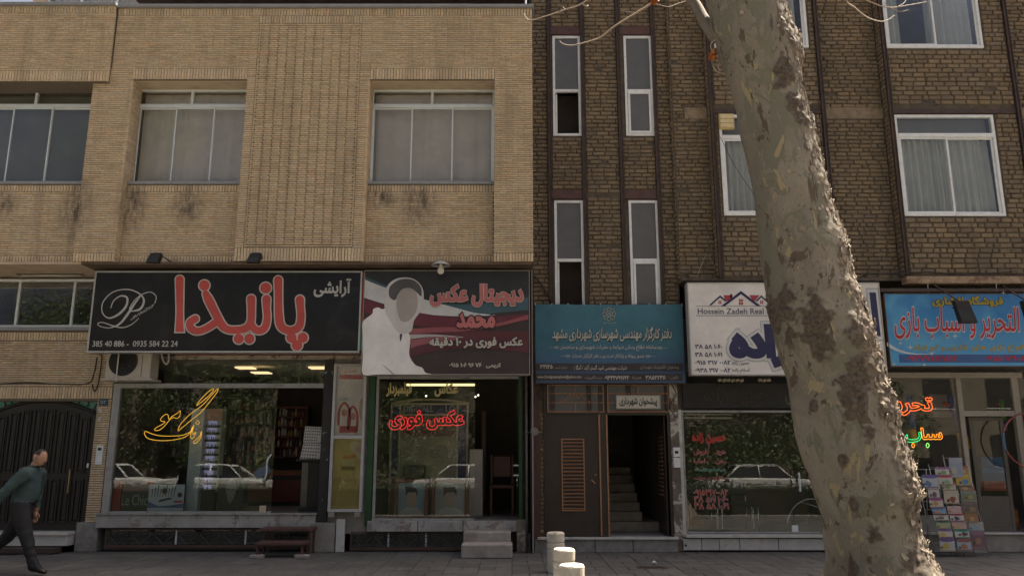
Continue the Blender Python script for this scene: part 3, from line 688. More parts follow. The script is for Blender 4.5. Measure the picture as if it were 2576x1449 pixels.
def scroll_grille(b, x0, x1, z0, z1, n, name='basement_grille'):
    """low window with heart scrolls in wrought iron, oxide-red frame"""
    fr = MB(); fr.box(x0, x1, -.05, -.01, z0, z0 + .055); fr.box(x0, x0 + .03, -.045, -.012, z0 + .055, z1); fr.box(x0 + .03, x1, -.045, -.012, z1 - .02, z1)
    g = fr.build(name, m_oxide, b, .004)
    box('pane', g_shop, g, x0 + .03, x1, .04, .045, z0 + .06, z1 - .02); box('backing', m_dark, g, x0, x1, .2, .22, z0 - .02, z1 + .02)
    p = (x1 - x0) / n; iron = M('grey_iron', (.13, .125, .12), .2, 8, .6, .3)
    for k in range(n):
        c = x0 + (k + .5) * p; h = z1 - z0 - .08; zb = z0 + .06; m = MB()
        for s in (-1, 1):
            pts = [(0, 0), (.05, .3), (.1, .55), (.115, .75), (.09, .9), (.05, .93), (.022, .83), (.03, .72), (.06, .7), (.075, .78)]
            m.tube([(c + s * q.x * p / .28, -.03, zb + q.y * h) for q in cat([Vector((a, b_, 0)) for a, b_ in pts], 4)], .0065, 5)
            low = [(.0, .02), (.05, .12), (.09, .16), (.11, .1), (.09, .03), (.065, .06)]
            m.tube([(c + s * q.x * p / .28, -.03, zb + q.y * h) for q in cat([Vector((a, b_, 0)) for a, b_ in low], 3)], .005, 5)
        m.build('scroll', iron, g, 0, True)
    for k in range(1, 3): box('mullion', m_alu, g, x0 + k * (x1 - x0) / 3 - .014, x0 + k * (x1 - x0) / 3 + .014, .0, .03, z0 + .06, z1 - .02)
    return g

# ================================================================== cosmetics shop
SX0, SX1 = -7.27, -3.49; SZ0, SZ1 = .66, 3.43; XD = xx(690, 1130)
room(TB, -7.38, -3.42, 3.4, SZ0, SZ1 + .02, M('shop_wall_maroon', (.05, .035, .03), .2, 3, .8), floor=M('shop_tile', (.3, .27, .24), .1, 3, .3))
fr = MB(); fr.box(-7.40, SX0, -.03, .07, SZ0, 2.9); fr.box(-7.40, -3.49, -.035, .06, 2.9, 2.985); fr.box(SX0, XD, -.02, .06, SZ0, SZ0 + .03)
sf1 = fr.build('shop_front', m_alus, TB, .004)
box('pane', g_shop, sf1, SX0, XD - .62, .02, .03, SZ0 + .03, 2.9); box('glass_door', g_shop, sf1, XD - .61, XD, -.005, .005, SZ0 + .03, 2.88); box('pane', g_shop, sf1, -7.38, -3.5, .02, .03, 2.985, SZ1)
hd = MB(); hx = XD - .09; z_ = zz(1210); hd.tube(cat([(hx - .07, -.015, z_), (hx - .03, -.08, z_ + .03), (hx, -.09, z_ + .15), (hx, -.09, z_ + .35), (hx + .04, -.06, z_ + .45), (hx + .05, -.015, z_ + .47)], 5), .014, 8); hd.build('door_handle', m_alu, sf1, 0, True)
box('hinge_foot', M('hinge_brass', (.5, .42, .33), .1, 5, .4, .5), sf1, XD - .2, XD - .08, -.03, .03, SZ0 - .0, SZ0 + .13, .006)
box('head_strip', M('painted_strip', (.4, .34, .25), .2, 6, .8, col2=(.13, .1, .08), lo=.55, hi=.58, scale2=8), sf1, -6.3, -2.75, -.05, .06, SZ1, SZ1 + .075, .004)
box('roller_blind_box', M('red_box', (.2, .03, .03), .2, 5, .5), sf1, -6.3, -2.8, -.12, .02, SZ1 + .075, SZ1 + .16, .01)
box('front_wall', m_dark, TB, -7.42, .4, .03, .2, SZ1 + .1, 5.03)
# plinth
for a, b in ((-7.44, -6.2), (-6.195, -4.95), (-4.945, -3.52)): box('marble_slab', m_marble, TB, a, b, -.1, .14, .41, .635, .008)
box('door_sill', m_marble, TB, -7.44, -3.5, -.13, .2, .637, .66, .005)
box('plinth', m_stone, TB, -7.44, -3.5, .23, .33, 0, .4)
scroll_grille(TB, xx(268, 1350), xx(792, 1350), .06, .39, 9)
# black worn post and stone foot
box('post', m_blackw, TB, -3.5, -3.33, -.04, .2, .5, SZ1 + .1, .006)
box('post_foot', m_conc, TB, -3.6, -3.15, -.12, .2, 0, .5, .012); box('leaning_slab', m_wmarble, TB, -3.13, -2.98, -.14, -.06, 0, .56, .008)
box('wall_strip', m_conc, TB, -3.33, -2.62, .02, .2, .3, SZ1 + .1)
# twin poster lightbox
lx0, lx1, lz0, lz1 = R(833, 915, 917, 1287, -.1)
PB = thing('poster_box', 'tall aluminium case with two beauty posters on the black post', 'poster case', (lx0, -.1, lz0)); lm = zz(1099, -.1)
m = MB(); bars(m, lx0, lx1, lz0, lz1, -.14, -.02, .05); m.box(lx0 + .05, lx1 - .05, -.135, -.03, lm - .03, lm + .03); m.build('case', M('case_alu', (.46, .45, .43), .1, 5, .45), PB, .005)
box('backing', m_white, PB, lx0 + .05, lx1 - .05, -.06, -.03, lz0 + .05, lz1 - .05)
p1 = box('poster', P('pink_grey', (.62, .52, .49)), PB, lx0 + .055, lx1 - .055, -.068, -.064, lm + .03, lz1 - .05)
p2 = box('poster', P('gold', (.5, .37, .125)), PB, lx0 + .055, lx1 - .055, -.068, -.064, lz0 + .05, lm - .03)
dW, dH = lx1 - lx0, lz1 - lm; ax = lambda u: lx0 + u * dW; az = lambda v: lm + v * dH; Yp = -.07
red = P('rose_red', (.42, .07, .08)); pale = P('pale', (.55, .49, .46)); skin = P('skin_print', (.5, .32, .24)); gold2 = P('gold_light', (.5, .4, .18)); org = P('orange_cap', (.5, .22, .05)); brn = P('gold_dark', (.25, .17, .05))
sheet('red_band', [[(ax(.16), az(.79)), (ax(.88), az(.79)), (ax(.88), az(.85)), (ax(.16), az(.85))]], Yp, red, p1)
write('lettering', 'لکه بردن', (ax(.3), ax(.68), az(.87), az(.93)), Yp, red, p1, .01)
write('lettering', 'LACTEL', (ax(.18), ax(.45), az(.5), az(.53)), Yp, P('grey_blue', (.25, .3, .36)), p1)
for cx, cy, rr_ in ((.36, .33, .17), (.62, .28, .14)):
    sheet('arch', [stroke([(ax(cx - rr_), az(cy - .16), .022), (ax(cx - rr_), az(cy), .022), (ax(cx - rr_ * .6), az(cy + .1), .022), (ax(cx), az(cy + .13), .022), (ax(cx + rr_ * .8), az(cy + .05), .022), (ax(cx + rr_), az(cy - .1), .022), (ax(cx + rr_ * .9), az(cy - .2), .022)])], Yp, red, p1)
    sheet('lips', [disc(ax(cx), az(cy), rr_ * .55 * dW, 20, .05 * dH)], Yp, P('lip_pink', (.5, .2, .18)), p1); sheet('card', [[(ax(cx - rr_ * .8), az(.06)), (ax(cx + rr_ * .9), az(.06)), (ax(cx + rr_ * .9), az(.15)), (ax(cx - rr_ * .8), az(.15))]], Yp, red, p1)
sheet('cheek', [[(ax(.93), az(.56)), (ax(.82), az(.5)), (ax(.78), az(.38)), (ax(.8), az(.3)), (ax(.86), az(.22)), (ax(.93), az(.2))]], Yp, skin, p1)
dH2 = lm - lz0; bz = lambda v: lz0 + v * dH2
sheet('band', [[(ax(.1), bz(.44)), (ax(.9), bz(.44)), (ax(.9), bz(.08)), (ax(.1), bz(.08))]], Yp, P('gold_mid', (.42, .30, .09)), p2)
write('lettering', 'JOIE', (ax(.14), ax(.46), bz(.82), bz(.9)), Yp - .002, gold2, p2)
sheet('cap', [[(ax(.36), bz(.70)), (ax(.76), bz(.72)), (ax(.74), bz(.76)), (ax(.38), bz(.75))]], Yp - .002, org, p2); sheet('jar', [[(ax(.34), bz(.6)), (ax(.74), bz(.59)), (ax(.75), bz(.71)), (ax(.36), bz(.7))]], Yp - .002, gold2, p2); sheet('jar_base', [[(ax(.34), bz(.56)), (ax(.74), bz(.55)), (ax(.74), bz(.6)), (ax(.34), bz(.605))]], Yp - .002, brn, p2)
sheet('portrait', [[(ax(.9), bz(.93)), (ax(.6), bz(.94)), (ax(.56), bz(.86)), (ax(.62), bz(.79)), (ax(.75), bz(.77)), (ax(.82), bz(.7)), (ax(.9), bz(.68))]], Yp - .002, P('blond', (.55, .43, .28)), p2); sheet('face', [disc(ax(.82), bz(.83), .09 * dW, 18, .05 * dH2)], Yp - .004, skin, p2)
box('cover_glass', g_shop, PB, lx0 + .05, lx1 - .05, -.1, -.097, lz0 + .05, lz1 - .05)
for q in (lx0 + .03, lx1 - .12): 
    t = box('stone_bracket', m_conc, PB, q, q + .1, -.2, -.04, lz0 - .09, lz0 - .005, .01)

# things in the cosmetics shop
cx0, cx1, cz0, cz1 = R(474, 1028, 506, 1286, .3)
t = box('display_column', M('pale_blue_panel', (.36, .42, .44), .06, 3, .5), None, cx0, cx1, .28, .5, SZ0, cz1, .008); tag(t, 'pale blue-grey square column behind the cosmetics shop window', 'column')
vx0, vx1, vz0, vz1 = R(505, 1028, 553, 1237, .4)
VS = thing('polish_stand', 'narrow lit stand of nail polish shelves beside pale blue column', 'display stand', (vx0, .4, vz0))
m = MB(); m.box(vx0, vx0 + .015, .4, .6, vz0, vz1); m.box(vx1 - .09, vx1, .4, .6, vz0, vz1); m.box(vx0, vx1, .6, .62, vz0, vz1); m.build('case', M('stand_panel', (.34, .36, .3), .1, 4, .4), VS)
box('light_panel', glow('stand_light', (.5, .5, .85), .075), VS, vx0 + .015, vx1 - .09, .592, .6, vz0, vz1 - .22)
box('header', P('stand_header', (.35, .2, .16)), VS, vx0, vx1, .385, .4, vz1 - .22, vz1)
box('leg', m_black, VS, vx0 + .05, vx1 - .05, .45, .58, SZ0, vz0)
hh = (vz1 - .22 - vz0) / 10
for k in range(10):
    box('shelf_board', m_black, VS, vx0 + .005, vx1 - .02, .385, .59, vz0 + k * hh, vz0 + k * hh + .045)
    bottles(vx0 + .03, vx1 - .1, .47, vz0 + k * hh + .046, 6, 'tiny nail polish bottle on the lit stand', 'nail polish bottles on the lit stand', .3, k)
shelves('wall_shelf', 'dark wall shelf behind the neon hair colour sign with cosmetics', xx(325, 1060, 2.4), xx(470, 1060, 2.4), 2.4, 2.7, zz(1150, 2.4), zz(985, 2.4), 6, m_black, m_dark, 'cosmetic bottle on the dark wall shelf', 13)
shelves('wall_shelf', 'red backed wall shelf above the counter with rows of cosmetics', xx(690, 1080, 3.0), xx(772, 1080, 3.0), 3.0, 3.3, zz(1150, 3.0), zz(1024, 3.0), 5, M('red_board', (.11, .02, .018), .1, 4, .5), M('red_board', (.11, .02, .018)), 'cosmetic bottle on the red wall shelf', 9)
shelves('wall_shelf', 'brown middle wall shelf with cosmetics behind the glass door', xx(565, 1100, 3.0), xx(680, 1100, 3.0), 3.0, 3.3, zz(1170, 3.0), zz(1000, 3.0), 5, m_dark, m_dark, 'cosmetic bottle on the brown middle shelf', 11)
qx0, qx1, qz0, qz1 = R(684, 1182, 757, 1258, 2.2); CT = thing('shop_counter', 'dark red shop counter with orange top band inside cosmetics shop', 'counter', (qx0, 2.2, SZ0))
box('front', M('counter_red', (.12, .018, .018), .1, 4, .4), CT, qx0 - .5, qx1, 2.2, 2.7, SZ0 + .08, qz1 - .2, .01); box('top_band', M('counter_orange', (.17, .04, .02), .1, 4, .4), CT, qx0 - .5, qx1, 2.18, 2.72, qz1 - .12, qz1, .01); box('recess', m_black, CT, qx0 - .5, qx1, 2.22, 2.7, qz1 - .2, qz1 - .12); box('plinth', m_black, CT, qx0 - .48, qx1, 2.25, 2.7, SZ0, SZ0 + .08)
qx0, qx1, qz0, qz1 = R(757, 1163, 785, 1262, 1.9); CB = thing('drawer_cabinet', 'pale drawer cabinet at the end of the red counter', 'cabinet', (qx0, 1.9, SZ0))
box('carcass', M('cream_laminate', (.42, .38, .33), .06, 4, .5), CB, qx0, qx1 + .1, 1.92, 2.4, SZ0, qz1)
for k in range(4): d_ = box('drawer', M('cream_laminate', (.42, .38, .33)), CB, qx0 + .01, qx1 + .09, 1.9, 1.92, SZ0 + .03 + k * (qz1 - SZ0) / 4, SZ0 + (k + .95) * (qz1 - SZ0) / 4, .004); box('knob', m_alu, d_, qx1, qx1 + .03, 1.88, 1.9, SZ0 + (k + .5) * (qz1 - SZ0) / 4, SZ0 + (k + .5) * (qz1 - SZ0) / 4 + .03)
# hair colour chart on its stand
HC = thing('colour_chart', 'white hair colour chart of dark swatches on black stand in doorway', 'display stand', (xx(785, 1290, .5), .5, SZ0))
m = MB(); hx = xx(790, 1180, .5); m.box(hx - .1, hx + .12, .45, .5, SZ0 + .05, zz(1160, .5)); m.box(hx - .22, hx + .2, .35, .65, SZ0, SZ0 + .05); m.box(hx - .3, hx + .18, .3, .5, zz(1160, .5), zz(1154, .5)); m.build('stand', m_black, HC, .006)
for (a, b, c, d) in (((768, 1072), (811, 1074), (806, 1113), (763, 1112)), ((764, 1114), (808, 1115), (804, 1160), (754, 1156))):
    pts = [at(*q, .38) for q in (a, b, c, d)]; bd = MB(); bd.add([tuple(p) for p in pts] + [(p.x, p.y + .02, p.z) for p in pts], [(0, 1, 2, 3), (7, 6, 5, 4), (0, 4, 5, 1), (1, 5, 6, 2), (2, 6, 7, 3), (3, 7, 4, 0)]); bd = bd.build('board', M('chart_white', (.6, .58, .54), .05, 4, .5), HC)
    for r_ in range(5):
        for c_ in range(7 if r_ < 3 else 6):
            u, v = (c_ + .6) / 7.4, (r_ + .55) / 5.3; p = pts[0].lerp(pts[1], u).lerp(pts[3].lerp(pts[2], u), v)
            sheet('swatch', [[(p.x - .014, p.z - .014), (p.x + .014, p.z - .014), (p.x + .009, p.z + .012), (p.x, p.z + .017), (p.x - .009, p.z + .012)]], .377, P('swatch%d' % ((r_ + c_) % 3), ((.03, .025, .02), (.06, .03, .02), (.1, .06, .03))[(r_ + c_) % 3]), bd)
# posters and boxes in the window
qx0, qx1, qz0, qz1 = R(284, 1207, 307, 1279, .2); tag(box('red_box', M('red_card', (.36, .03, .03), .08, 4, .5), None, qx0, qx1, .14, .3, SZ0, qz1, .004), 'red upright carton in the corner of the cosmetics window', 'box')
r_ = R(305, 1216, 373, 1279, .2); LC = thing('poster', 'dark window poster with grey serif lettering beside red carton', 'poster', (r_[0], .2, SZ0)); box('board', P('charcoal', (.05, .055, .05)), LC, r_[0], r_[1], .2, .21, SZ0, r_[3]); write('lettering', 'Le Chic', (r_[0] + .02, r_[1] - .01, r_[2] + .06, r_[2] + .25), .197, P('lichen', (.3, .34, .28)), LC); sheet('band', [[(r_[0], r_[3] - .13), (r_[1], r_[3] - .13), (r_[1], r_[3]), (r_[0], r_[3])]], .197, P('mauve', (.28, .17, .17)), LC)
r_ = R(373, 1218, 463, 1278, .16); BP = thing('poster', 'white poster with makeup brushes and pencils leaning in the window', 'poster', (r_[0], .16, SZ0)); box('board', P('bluewhite', (.48, .54, .58)), BP, r_[0], r_[1], .16, .17, SZ0, r_[3])
u = lambda a: r_[0] + a * (r_[1] - r_[0]); v = lambda a: r_[2] + a * (r_[3] - r_[2])
sheet('swoosh', [[(u(0), v(.02)), (u(1), v(.02)), (u(1), v(.2)), (u(.6), v(.12)), (u(.3), v(.1)), (u(0), v(.3))]], .157, P('swoosh_blue', (.1, .16, .3)), BP)
for k in range(9): sheet('brush', [stroke([(u(.1 + k * .075), v(.5), .006), (u(.105 + k * .077), v(.65), .007), (u(.11 + k * .08), v(.8 + .07 * (k % 3)), .01)])], .157, P('brushdark', (.06, .05, .06)) if k % 3 else P('brushred', (.3, .06, .08)), BP)
sheet('mirror', [disc(u(.45), v(.72), .05)], .155, P('brushdark', (.06, .05, .06)), BP); sheet('mirror', [disc(u(.88), v(.56), .045)], .157, P('brushdark', (.06, .05, .06)), BP); sheet('kit', [[(u(.32), v(.36)), (u(.62), v(.46)), (u(.68), v(.4)), (u(.3), v(.25))]], .157, P('brushdark', (.06, .05, .06)), BP); sheet('tag', [[(u(.72), v(.24)), (u(.97), v(.24)), (u(.97), v(.32)), (u(.72), v(.32))]], .157, red, BP)
r_ = R(548, 1196, 612, 1282, .35); FP = thing('poster', 'dim dark poster of a pale face standing behind the glass', 'poster', (r_[0], .35, SZ0)); box('board', P('night', (.03, .03, .03)), FP, r_[0], r_[1], .35, .36, SZ0, r_[3]); u = lambda a: r_[0] + a * (r_[1] - r_[0]); v = lambda a: r_[2] + a * (r_[3] - r_[2])
sheet('face', [[(u(.35), v(.85)), (u(.5), v(.92)), (u(.66), v(.85)), (u(.72), v(.6)), (u(.62), v(.3)), (u(.5), v(.18)), (u(.4), v(.3)), (u(.3), v(.6))]], .347, P('pale_face', (.2, .2, .18)), FP)
for e in (.42, .6): sheet('eye', [disc(u(e), v(.6), .022, 14, .01)], .345, P('night', (.03, .03, .03)), FP)
sheet('mouth', [disc(u(.51), v(.33), .025, 14, .01)], .345, P('mouth', (.12, .08, .07)), FP)
r_ = R(600, 1178, 645, 1196, .03); st_ = sheet('window_sticker', [[(xx(647, 1205), zz(1205)), (xx(682, 1186), zz(1186)), (xx(673, 1167), zz(1167)), (xx(637, 1188), zz(1188))]], -.008, P('sticker_blue', (.12, .15, .2)), None); tag(st_, 'blue-grey rectangular sticker stuck slanting on the glass door', 'sticker')
for px, py in ((612, 925), (652, 937), (797, 925)): tag(box('ceiling_lamp', glow('lamp_warm_%d' % px, (1.0, .72, .38), .38), None, xx(px - 22, py, 1.2), xx(px + 22, py, 1.2), 1.2, 1.5, zz(py, 1.2), zz(py, 1.2) + .02), 'lit flat ceiling lamp inside the cosmetics shop', 'lamp', 'ceiling lamps of the cosmetics shop')
K6 = (223.3, 858.7, .407)
hair = [[(800, 295), (785, 325), (700, 430), (640, 480), (580, 530), (552, 552), (565, 515), (620, 455), (700, 395), (760, 330), (795, 293)], [(770, 292), (762, 315), (720, 355), (668, 395), (690, 360), (740, 310)],
        [(350, 555), (346, 575), (370, 600), (440, 612), (520, 608), (590, 592), (625, 565), (640, 528), (630, 556), (580, 578), (520, 584), (440, 582), (390, 570)], [(650, 515), (634, 560), (628, 590), (642, 600), (656, 578), (660, 560), (646, 574), (642, 550)],
        [(672, 487), (686, 500), (672, 513), (659, 500)], [(696, 555), (692, 590), (672, 620), (652, 630), (648, 618), (675, 597), (690, 575)],
        [(565, 428), (562, 460), (545, 475), (520, 470), (495, 490), (470, 520), (440, 545), (412, 550), (408, 540), (430, 525), (465, 505), (470, 495), (445, 490), (450, 470), (475, 450), (490, 455), (495, 480), (515, 462), (545, 445)]]
hl = survey([[tuple(p) for p in cat([Vector((*q, 0)) for q in l], 5 if len(l) > 4 else 1, True)] for l in hair], *K6, .06)
hl = [[(p[0], p[1]) for p in l] for l in hl]
neon('neon_sign', 'yellow neon script reading hair colour in the cosmetics window', hl, glow('neon_yellow', (1.0, .52, .05), .3), .06)
# red steel step
ST = thing('steel_step', 'oxide red two-tread steel step in front of the cosmetics door', 'step', (xx(712, 1385, -.6), -.6, 0))
tx0, tx1 = xx(655, 1330, -.5), xx(787, 1330, -.5); zt = zz(1328, -.55); zl = zz(1364, -1.0)
box('tread', m_oxide, ST, tx0, tx1, -.58, -.16, zt - .05, zt, .006); box('tread', m_oxide, ST, xx(642, 1366, -1.0), xx(768, 1366, -1.0), -1.02, -.6, zl - .045, zl, .006)
for x in (tx0 + .05, tx1 - .07): box('leg', m_oxide, ST, x, x + .035, -.5, -.465, .0, zt - .05); box('leg', m_oxide, ST, x, x + .035, -.2, -.165, 0, zt - .05)
for x in (xx(642, 1366, -1.0) + .02, xx(768, 1366, -1.0) - .07):
    box('leg', m_oxide, ST, x, x + .035, -1.0, -.965, .055, zl - .045); box('leg', m_oxide, ST, x, x + .035, -.66, -.625, 0, zl - .045)
    tag(box('foot_brick', m_conc, None, x - .09, x + .14, -1.06, -.93, 0, .055, .008), 'flat brick under a leg of the red steel step', 'brick', 'bricks under the red step')
# air conditioner
ax0, ax1, az0, az1 = R(266, 884, 372, 956, -.45)
AC = thing('air_conditioner', 'beige outdoor air conditioner unit hanging below the black sign', 'air conditioner', (ax0, -.3, az0))
m_ac = M('ac_enamel', (.47, .42, .35), .08, 4, .5, col2=(.33, .28, .22), lo=.6, hi=.75, scale2=6)
box('housing', m_ac, AC, ax0, ax1 + .05, -.45, -.1, az0 + .03, az1 + .12, .012); cxx, czz = xx(310, 909, -.46), zz(909, -.46); rad = xx(346, 909, -.46) - cxx
m = MB(); m.add([(cxx + rad * math.cos(a), -.4545, czz + rad * math.sin(a)) for a in [2 * math.pi * k / 40 for k in range(40)]], [tuple(range(40))]); m.build('fan_opening', m_black, AC)
m = MB()
for q in (1, .8, .6, .4, .2): m.loop([(cxx + rad * q * math.cos(a), -.462, czz + rad * q * math.sin(a)) for a in [2 * math.pi * k / 32 for k in range(32)]], .0035, 4)
for k in range(8): a = math.pi * k / 8; m.tube([(cxx + rad * math.cos(a), -.465, czz + rad * math.sin(a)), (cxx - rad * math.cos(a), -.465, czz - rad * math.sin(a))], .003, 4)
m.build('fan_grille', m_black, AC); m = MB(); m.box(ax0 - .06, ax1 + .1, -.47, -.06, az0, az0 + .03); m.build('bracket', m_ac, AC, .004)
box('panel_seam', m_black, AC, xx(357, 910, -.455), xx(357, 910, -.455) + .008, -.4535, -.449, az0 + .05, az1 + .1)
m = MB(); m.tube(cat([at(404, 880, -.3), at(410, 905, -.3), at(418, 916, -.3), at(425, 905, -.3), at(424, 886, -.3)], 5), .018, 8); m.build('hose', M('hose_white', (.5, .46, .4), .08, 5, .6), AC, 0, True)
box('strap', M('hose_white', (.5, .46, .4)), AC, xx(297, 910, -.47) - .012, xx(297, 910, -.47) + .012, -.478, -.47, az0 - .02, az1 + .12)

# ================================================================== gate, entry phone, house number
gx1 = xx(224, 1170); GT = thing('courtyard_gate', 'black panelled steel gate with arched top and ring finials', 'gate', (-9.2, .12, .3)); m_gate = M('gate_black', (.022, .019, .016), .25, 6, .45, bump=.15)
gc = xx(105, 1010); 
def arch(x): return zz(1009) - .2 * min(1.6, ((x - gc) / .92) ** 2)
xs = [-11.4 + k * (gx1 + 11.4) / 40 for k in range(41)]
m = MB(); m.prism([(x, arch(x)) for x in xs] + [(gx1, .36), (-11.4, .36)], .12, .16); m.build('leaf', m_gate, GT)
xp = gx1 - .12; k = 0
while xp > -10.5:
    wd = .17; a, b = xp - wd, xp
    for z0, z1 in ((.48, 1.25), (1.36, arch((a + b) / 2) - .14)):
        fr = MB(); bars(fr, a, b, z0, z1, .09, .12, .03); fr.build('panel_moulding', m_gate, GT, .006); box('panel', m_gate, GT, a + .045, b - .045, .098, .12, z0 + .045, z1 - .045, .012)
    xp -= wd + .05; k += 1
m = MB(); m.tube([(x, .11, arch(x) + .01) for x in xs], .03, 6); m.build('arch_rail', m_gate, GT, 0, True)
for px in (-8, 30, 70, 202, 242, 280):
    x = xx(px, 1015); zb = arch(min(x, gx1)) ; rg = MB(); rg.tube([(x + .085 * math.cos(a), .12, zb + .07 + .12 * math.sin(a) + .02) for a in [-.5 + k * (math.pi + 1.0) / 18 for k in range(19)]], .018, 6); rg.build('ring', m_steel, GT, 0, True)
box('lever_plate', M('brass', (.35, .26, .15), .1, 5, .4, .6), GT, xx(166, 1215), xx(166, 1215) + .02, .06, .1, zz(1240), zz(1180), .004); box('lock_plate', m_white, GT, xx(212, 1170), xx(217, 1170), .08, .1, zz(1176), zz(1165))
box('lane_screen', M('turquoise_panel', (.16, .42, .35), .15, 3, .6), TB, -12, -7.68, .175, .2, .34, 2.7)
box('gate_step', m_wmarble, TB, -12, -7.81, -.3, .3, .3, .345, .006); box('gate_step_riser', m_wmarble, TB, -12, -7.83, -.26, .3, .12, .3); box('gate_ramp', m_steel, TB, -12, -7.9, -.5, -.27, .02, .1)
ex0, ex1, ez0, ez1 = R(241, 1120, 258, 1168, -.03); EP = thing('entry_phone', 'silver entry phone panel on the tan brick gate pillar', 'intercom', (ex0, -.03, ez0)); box('plate', m_alu, EP, ex0, ex1, -.035, -.012, ez0, ez1, .005); box('lens_window', m_black, EP, ex0 + .03, ex1 - .03, -.04, -.035, ez1 - .09, ez1 - .04); box('button_strip', m_white, EP, ex0 + .03, ex1 - .03, -.04, -.035, ez0 + .06, ez0 + .13)
nx = R(249, 1003, 271, 1020, -.03); NP = thing('number_plate', 'small dark blue house number plate above the gate pillar', 'number plate', (nx[0], -.03, nx[2])); box('plate', M('enamel_blue', (.03, .06, .1), .1, 5, .3), NP, nx[0], nx[1], -.03, -.013, nx[2], nx[3], .004)
write('lettering', '۱۱۲', (nx[0] + .03, nx[1] - .03, nx[2] + .03, nx[3] - .03), -.032, P('chalk', (.5, .5, .48)), NP)
for px, py, ww in ((249, 1030, 8), (251, 1036, 8), (250, 1050, 7), (247, 1056, 9)): tag(sheet('paper_sticker', [[(xx(px, py), zz(py) - .02), (xx(px + ww, py), zz(py) - .02), (xx(px + ww, py), zz(py) + .02), (xx(px, py), zz(py) + .02)]], -.031, P('paper', (.55, .52, .46)), None), 'small white advert sticker on the tan gate pillar', 'sticker', 'stickers on the gate pillar')

# ================================================================== photo shop
z2 = .53; room(TB, -2.6, .2, 3.4, z2, 3.4, M('photo_wall', (.12, .105, .085), .15, 3, .8))
m_green = M('green_paint', (.02, .072, .022), .2, 6, .5); XD2 = xx(1194, 1200)
ff = box('shop_front', m_green, TB, *R(924, 946, 940, 1309)[:2], -.05, .08, z2 - .1, zz(944), .006); a, b = R(1305, 946, 1314, 1306)[:2]; box('door_post', m_green, ff, a, b, -.05, .08, z2 - .1, zz(944), .006)
fr = MB(); a = xx(942, 1120); fr.box(a, a + .05, -.02, .05, z2, zz(946)); fr.box(a + .05, XD2, -.02, .05, z2, z2 + .035); fr.box(a + .05, .14, -.02, .05, zz(953), zz(946)); fr.build('pane_frame', m_alus, ff, .004)
box('pane', g_shop, ff, a + .05, XD2, .01, .02, z2 + .035, zz(953)); box('glass_door', g_shop, ff, .09, .1, .05, .95, z2, zz(953))
for py in (1170, 1195): box('door_handle', m_alu, ff, xx(1292, py), xx(1306, py), -.03, .03, zz(py) - .012, zz(py) + .012)
for a, b in ((925, 1052), (1053, 1165), (1166, 1300)): box('marble_slab', m_marble, TB, xx(a, 1325), xx(b, 1325) - .004, -.1, .14, .345, z2, .008)
box('plinth', m_stone, TB, -2.95, .2, .23, .33, 0, .34); scroll_grille(TB, xx(882, 1362), xx(1166, 1362), .02, .335, 5)
box('front_pier', M('peeling_render', (.2, .17, .14), .3, 6, .9, bump=.5, col2=(.42, .38, .3), lo=.52, hi=.58, scale2=4), TB, xx(1300, 1350), xx(1322, 1350), -.08, .2, 0, .55); box('pier', m_steel, TB, .13, .2, -.03, .2, .5, 3.4)
cs_ = thing('concrete_steps', 'two rough concrete steps below the photo shop door', 'steps', (xx(1225, 1400, -.8), -.7, 0)); box('step', m_conc, cs_, xx(1166, 1350, -.55), xx(1285, 1350, -.55), -.58, -.1, 0, zz(1338, -.58), .015); box('step', m_conc, cs_, xx(1160, 1385, -1.05), xx(1289, 1385, -1.05), -1.08, -.582, 0, zz(1369, -1.08), .02)
gold = P('gold_vinyl', (.6, .48, .22)); wl = thing('window_lettering', 'gold Persian lettering across the top of the photo shop glass', 'lettering', (-1.5, .005, 2.9))
write('lettering', 'عکاس', R(1094, 965, 1151, 996, .005), .006, gold, wl, .045); write('lettering', 'فیلمبردار', R(973, 964, 1035, 996, .005), .006, gold, wl, .045)
ph = text_loops('عکس فوری', R(979, 1031, 1168, 1081, .08), .05); neon('neon_sign', 'red neon Persian sign hanging in the photo shop window', [resample(l) for l in ph], glow('neon_red', (1.0, .035, .04), .38), .08)
ph = text_loops('فوری رنگی', R(1000, 1103, 1160, 1150, .1), .05); o = neon('neon_sign', 'unlit grey neon lettering below the red neon sign', [resample(l) for l in ph], M('dead_tube', (.1, .1, .095), .1, 5, .3), .1, r=.006)
# exhibition stand inside
Yd = 1.3; DS = thing('display_stand', 'cream and navy display stand with header lettering in photo shop', 'display stand', (-1.5, Yd, z2)); cr = M('cream_frame', (.42, .38, .28), .06, 4, .5); nv = P('navy', (.03, .035, .12))
def rd(a, b, c, d, Y): return R(807.2 + .4073 * a, 858.7 + .4073 * b, 807.2 + .4073 * c, 858.7 + .4073 * d, Y)
q = rd(425, 380, 910, 850, Yd); m = MB(); bars(m, q[0], q[1], z2, q[3], Yd, Yd + .06, .04); xa, xb = rd(490, 450, 835, 800, Yd)[:2]; m.box(xa - .04, xa, Yd, Yd + .06, z2 + .04, q[3] - .04); m.box(xb, xb + .04, Yd, Yd + .06, z2 + .04, q[3] - .04); zh = rd(0, 380, 1, 448, Yd)[2]; m.box(xa, xb, Yd, Yd + .06, zh - .03, zh)
cu = [(q[0] + (q[1] - q[0]) * k / 16, q[3] + .07 * math.sin(math.pi * k / 16)) for k in range(17)]; m.tube([(x, Yd + .03, z) for x, z in cu], .025, 6); m.build('frame', cr, DS, .004)
box('header', nv, DS, q[0] + .04, q[1] - .04, Yd + .03, Yd + .045, zh, q[3] - .04); box('side_panel', nv, DS, q[0] + .04, xa - .04, Yd + .03, Yd + .045, z2 + .5, zh - .03); box('side_panel', nv, DS, xb + .04, q[1] - .04, Yd + .03, Yd + .045, z2 + .5, zh - .03)
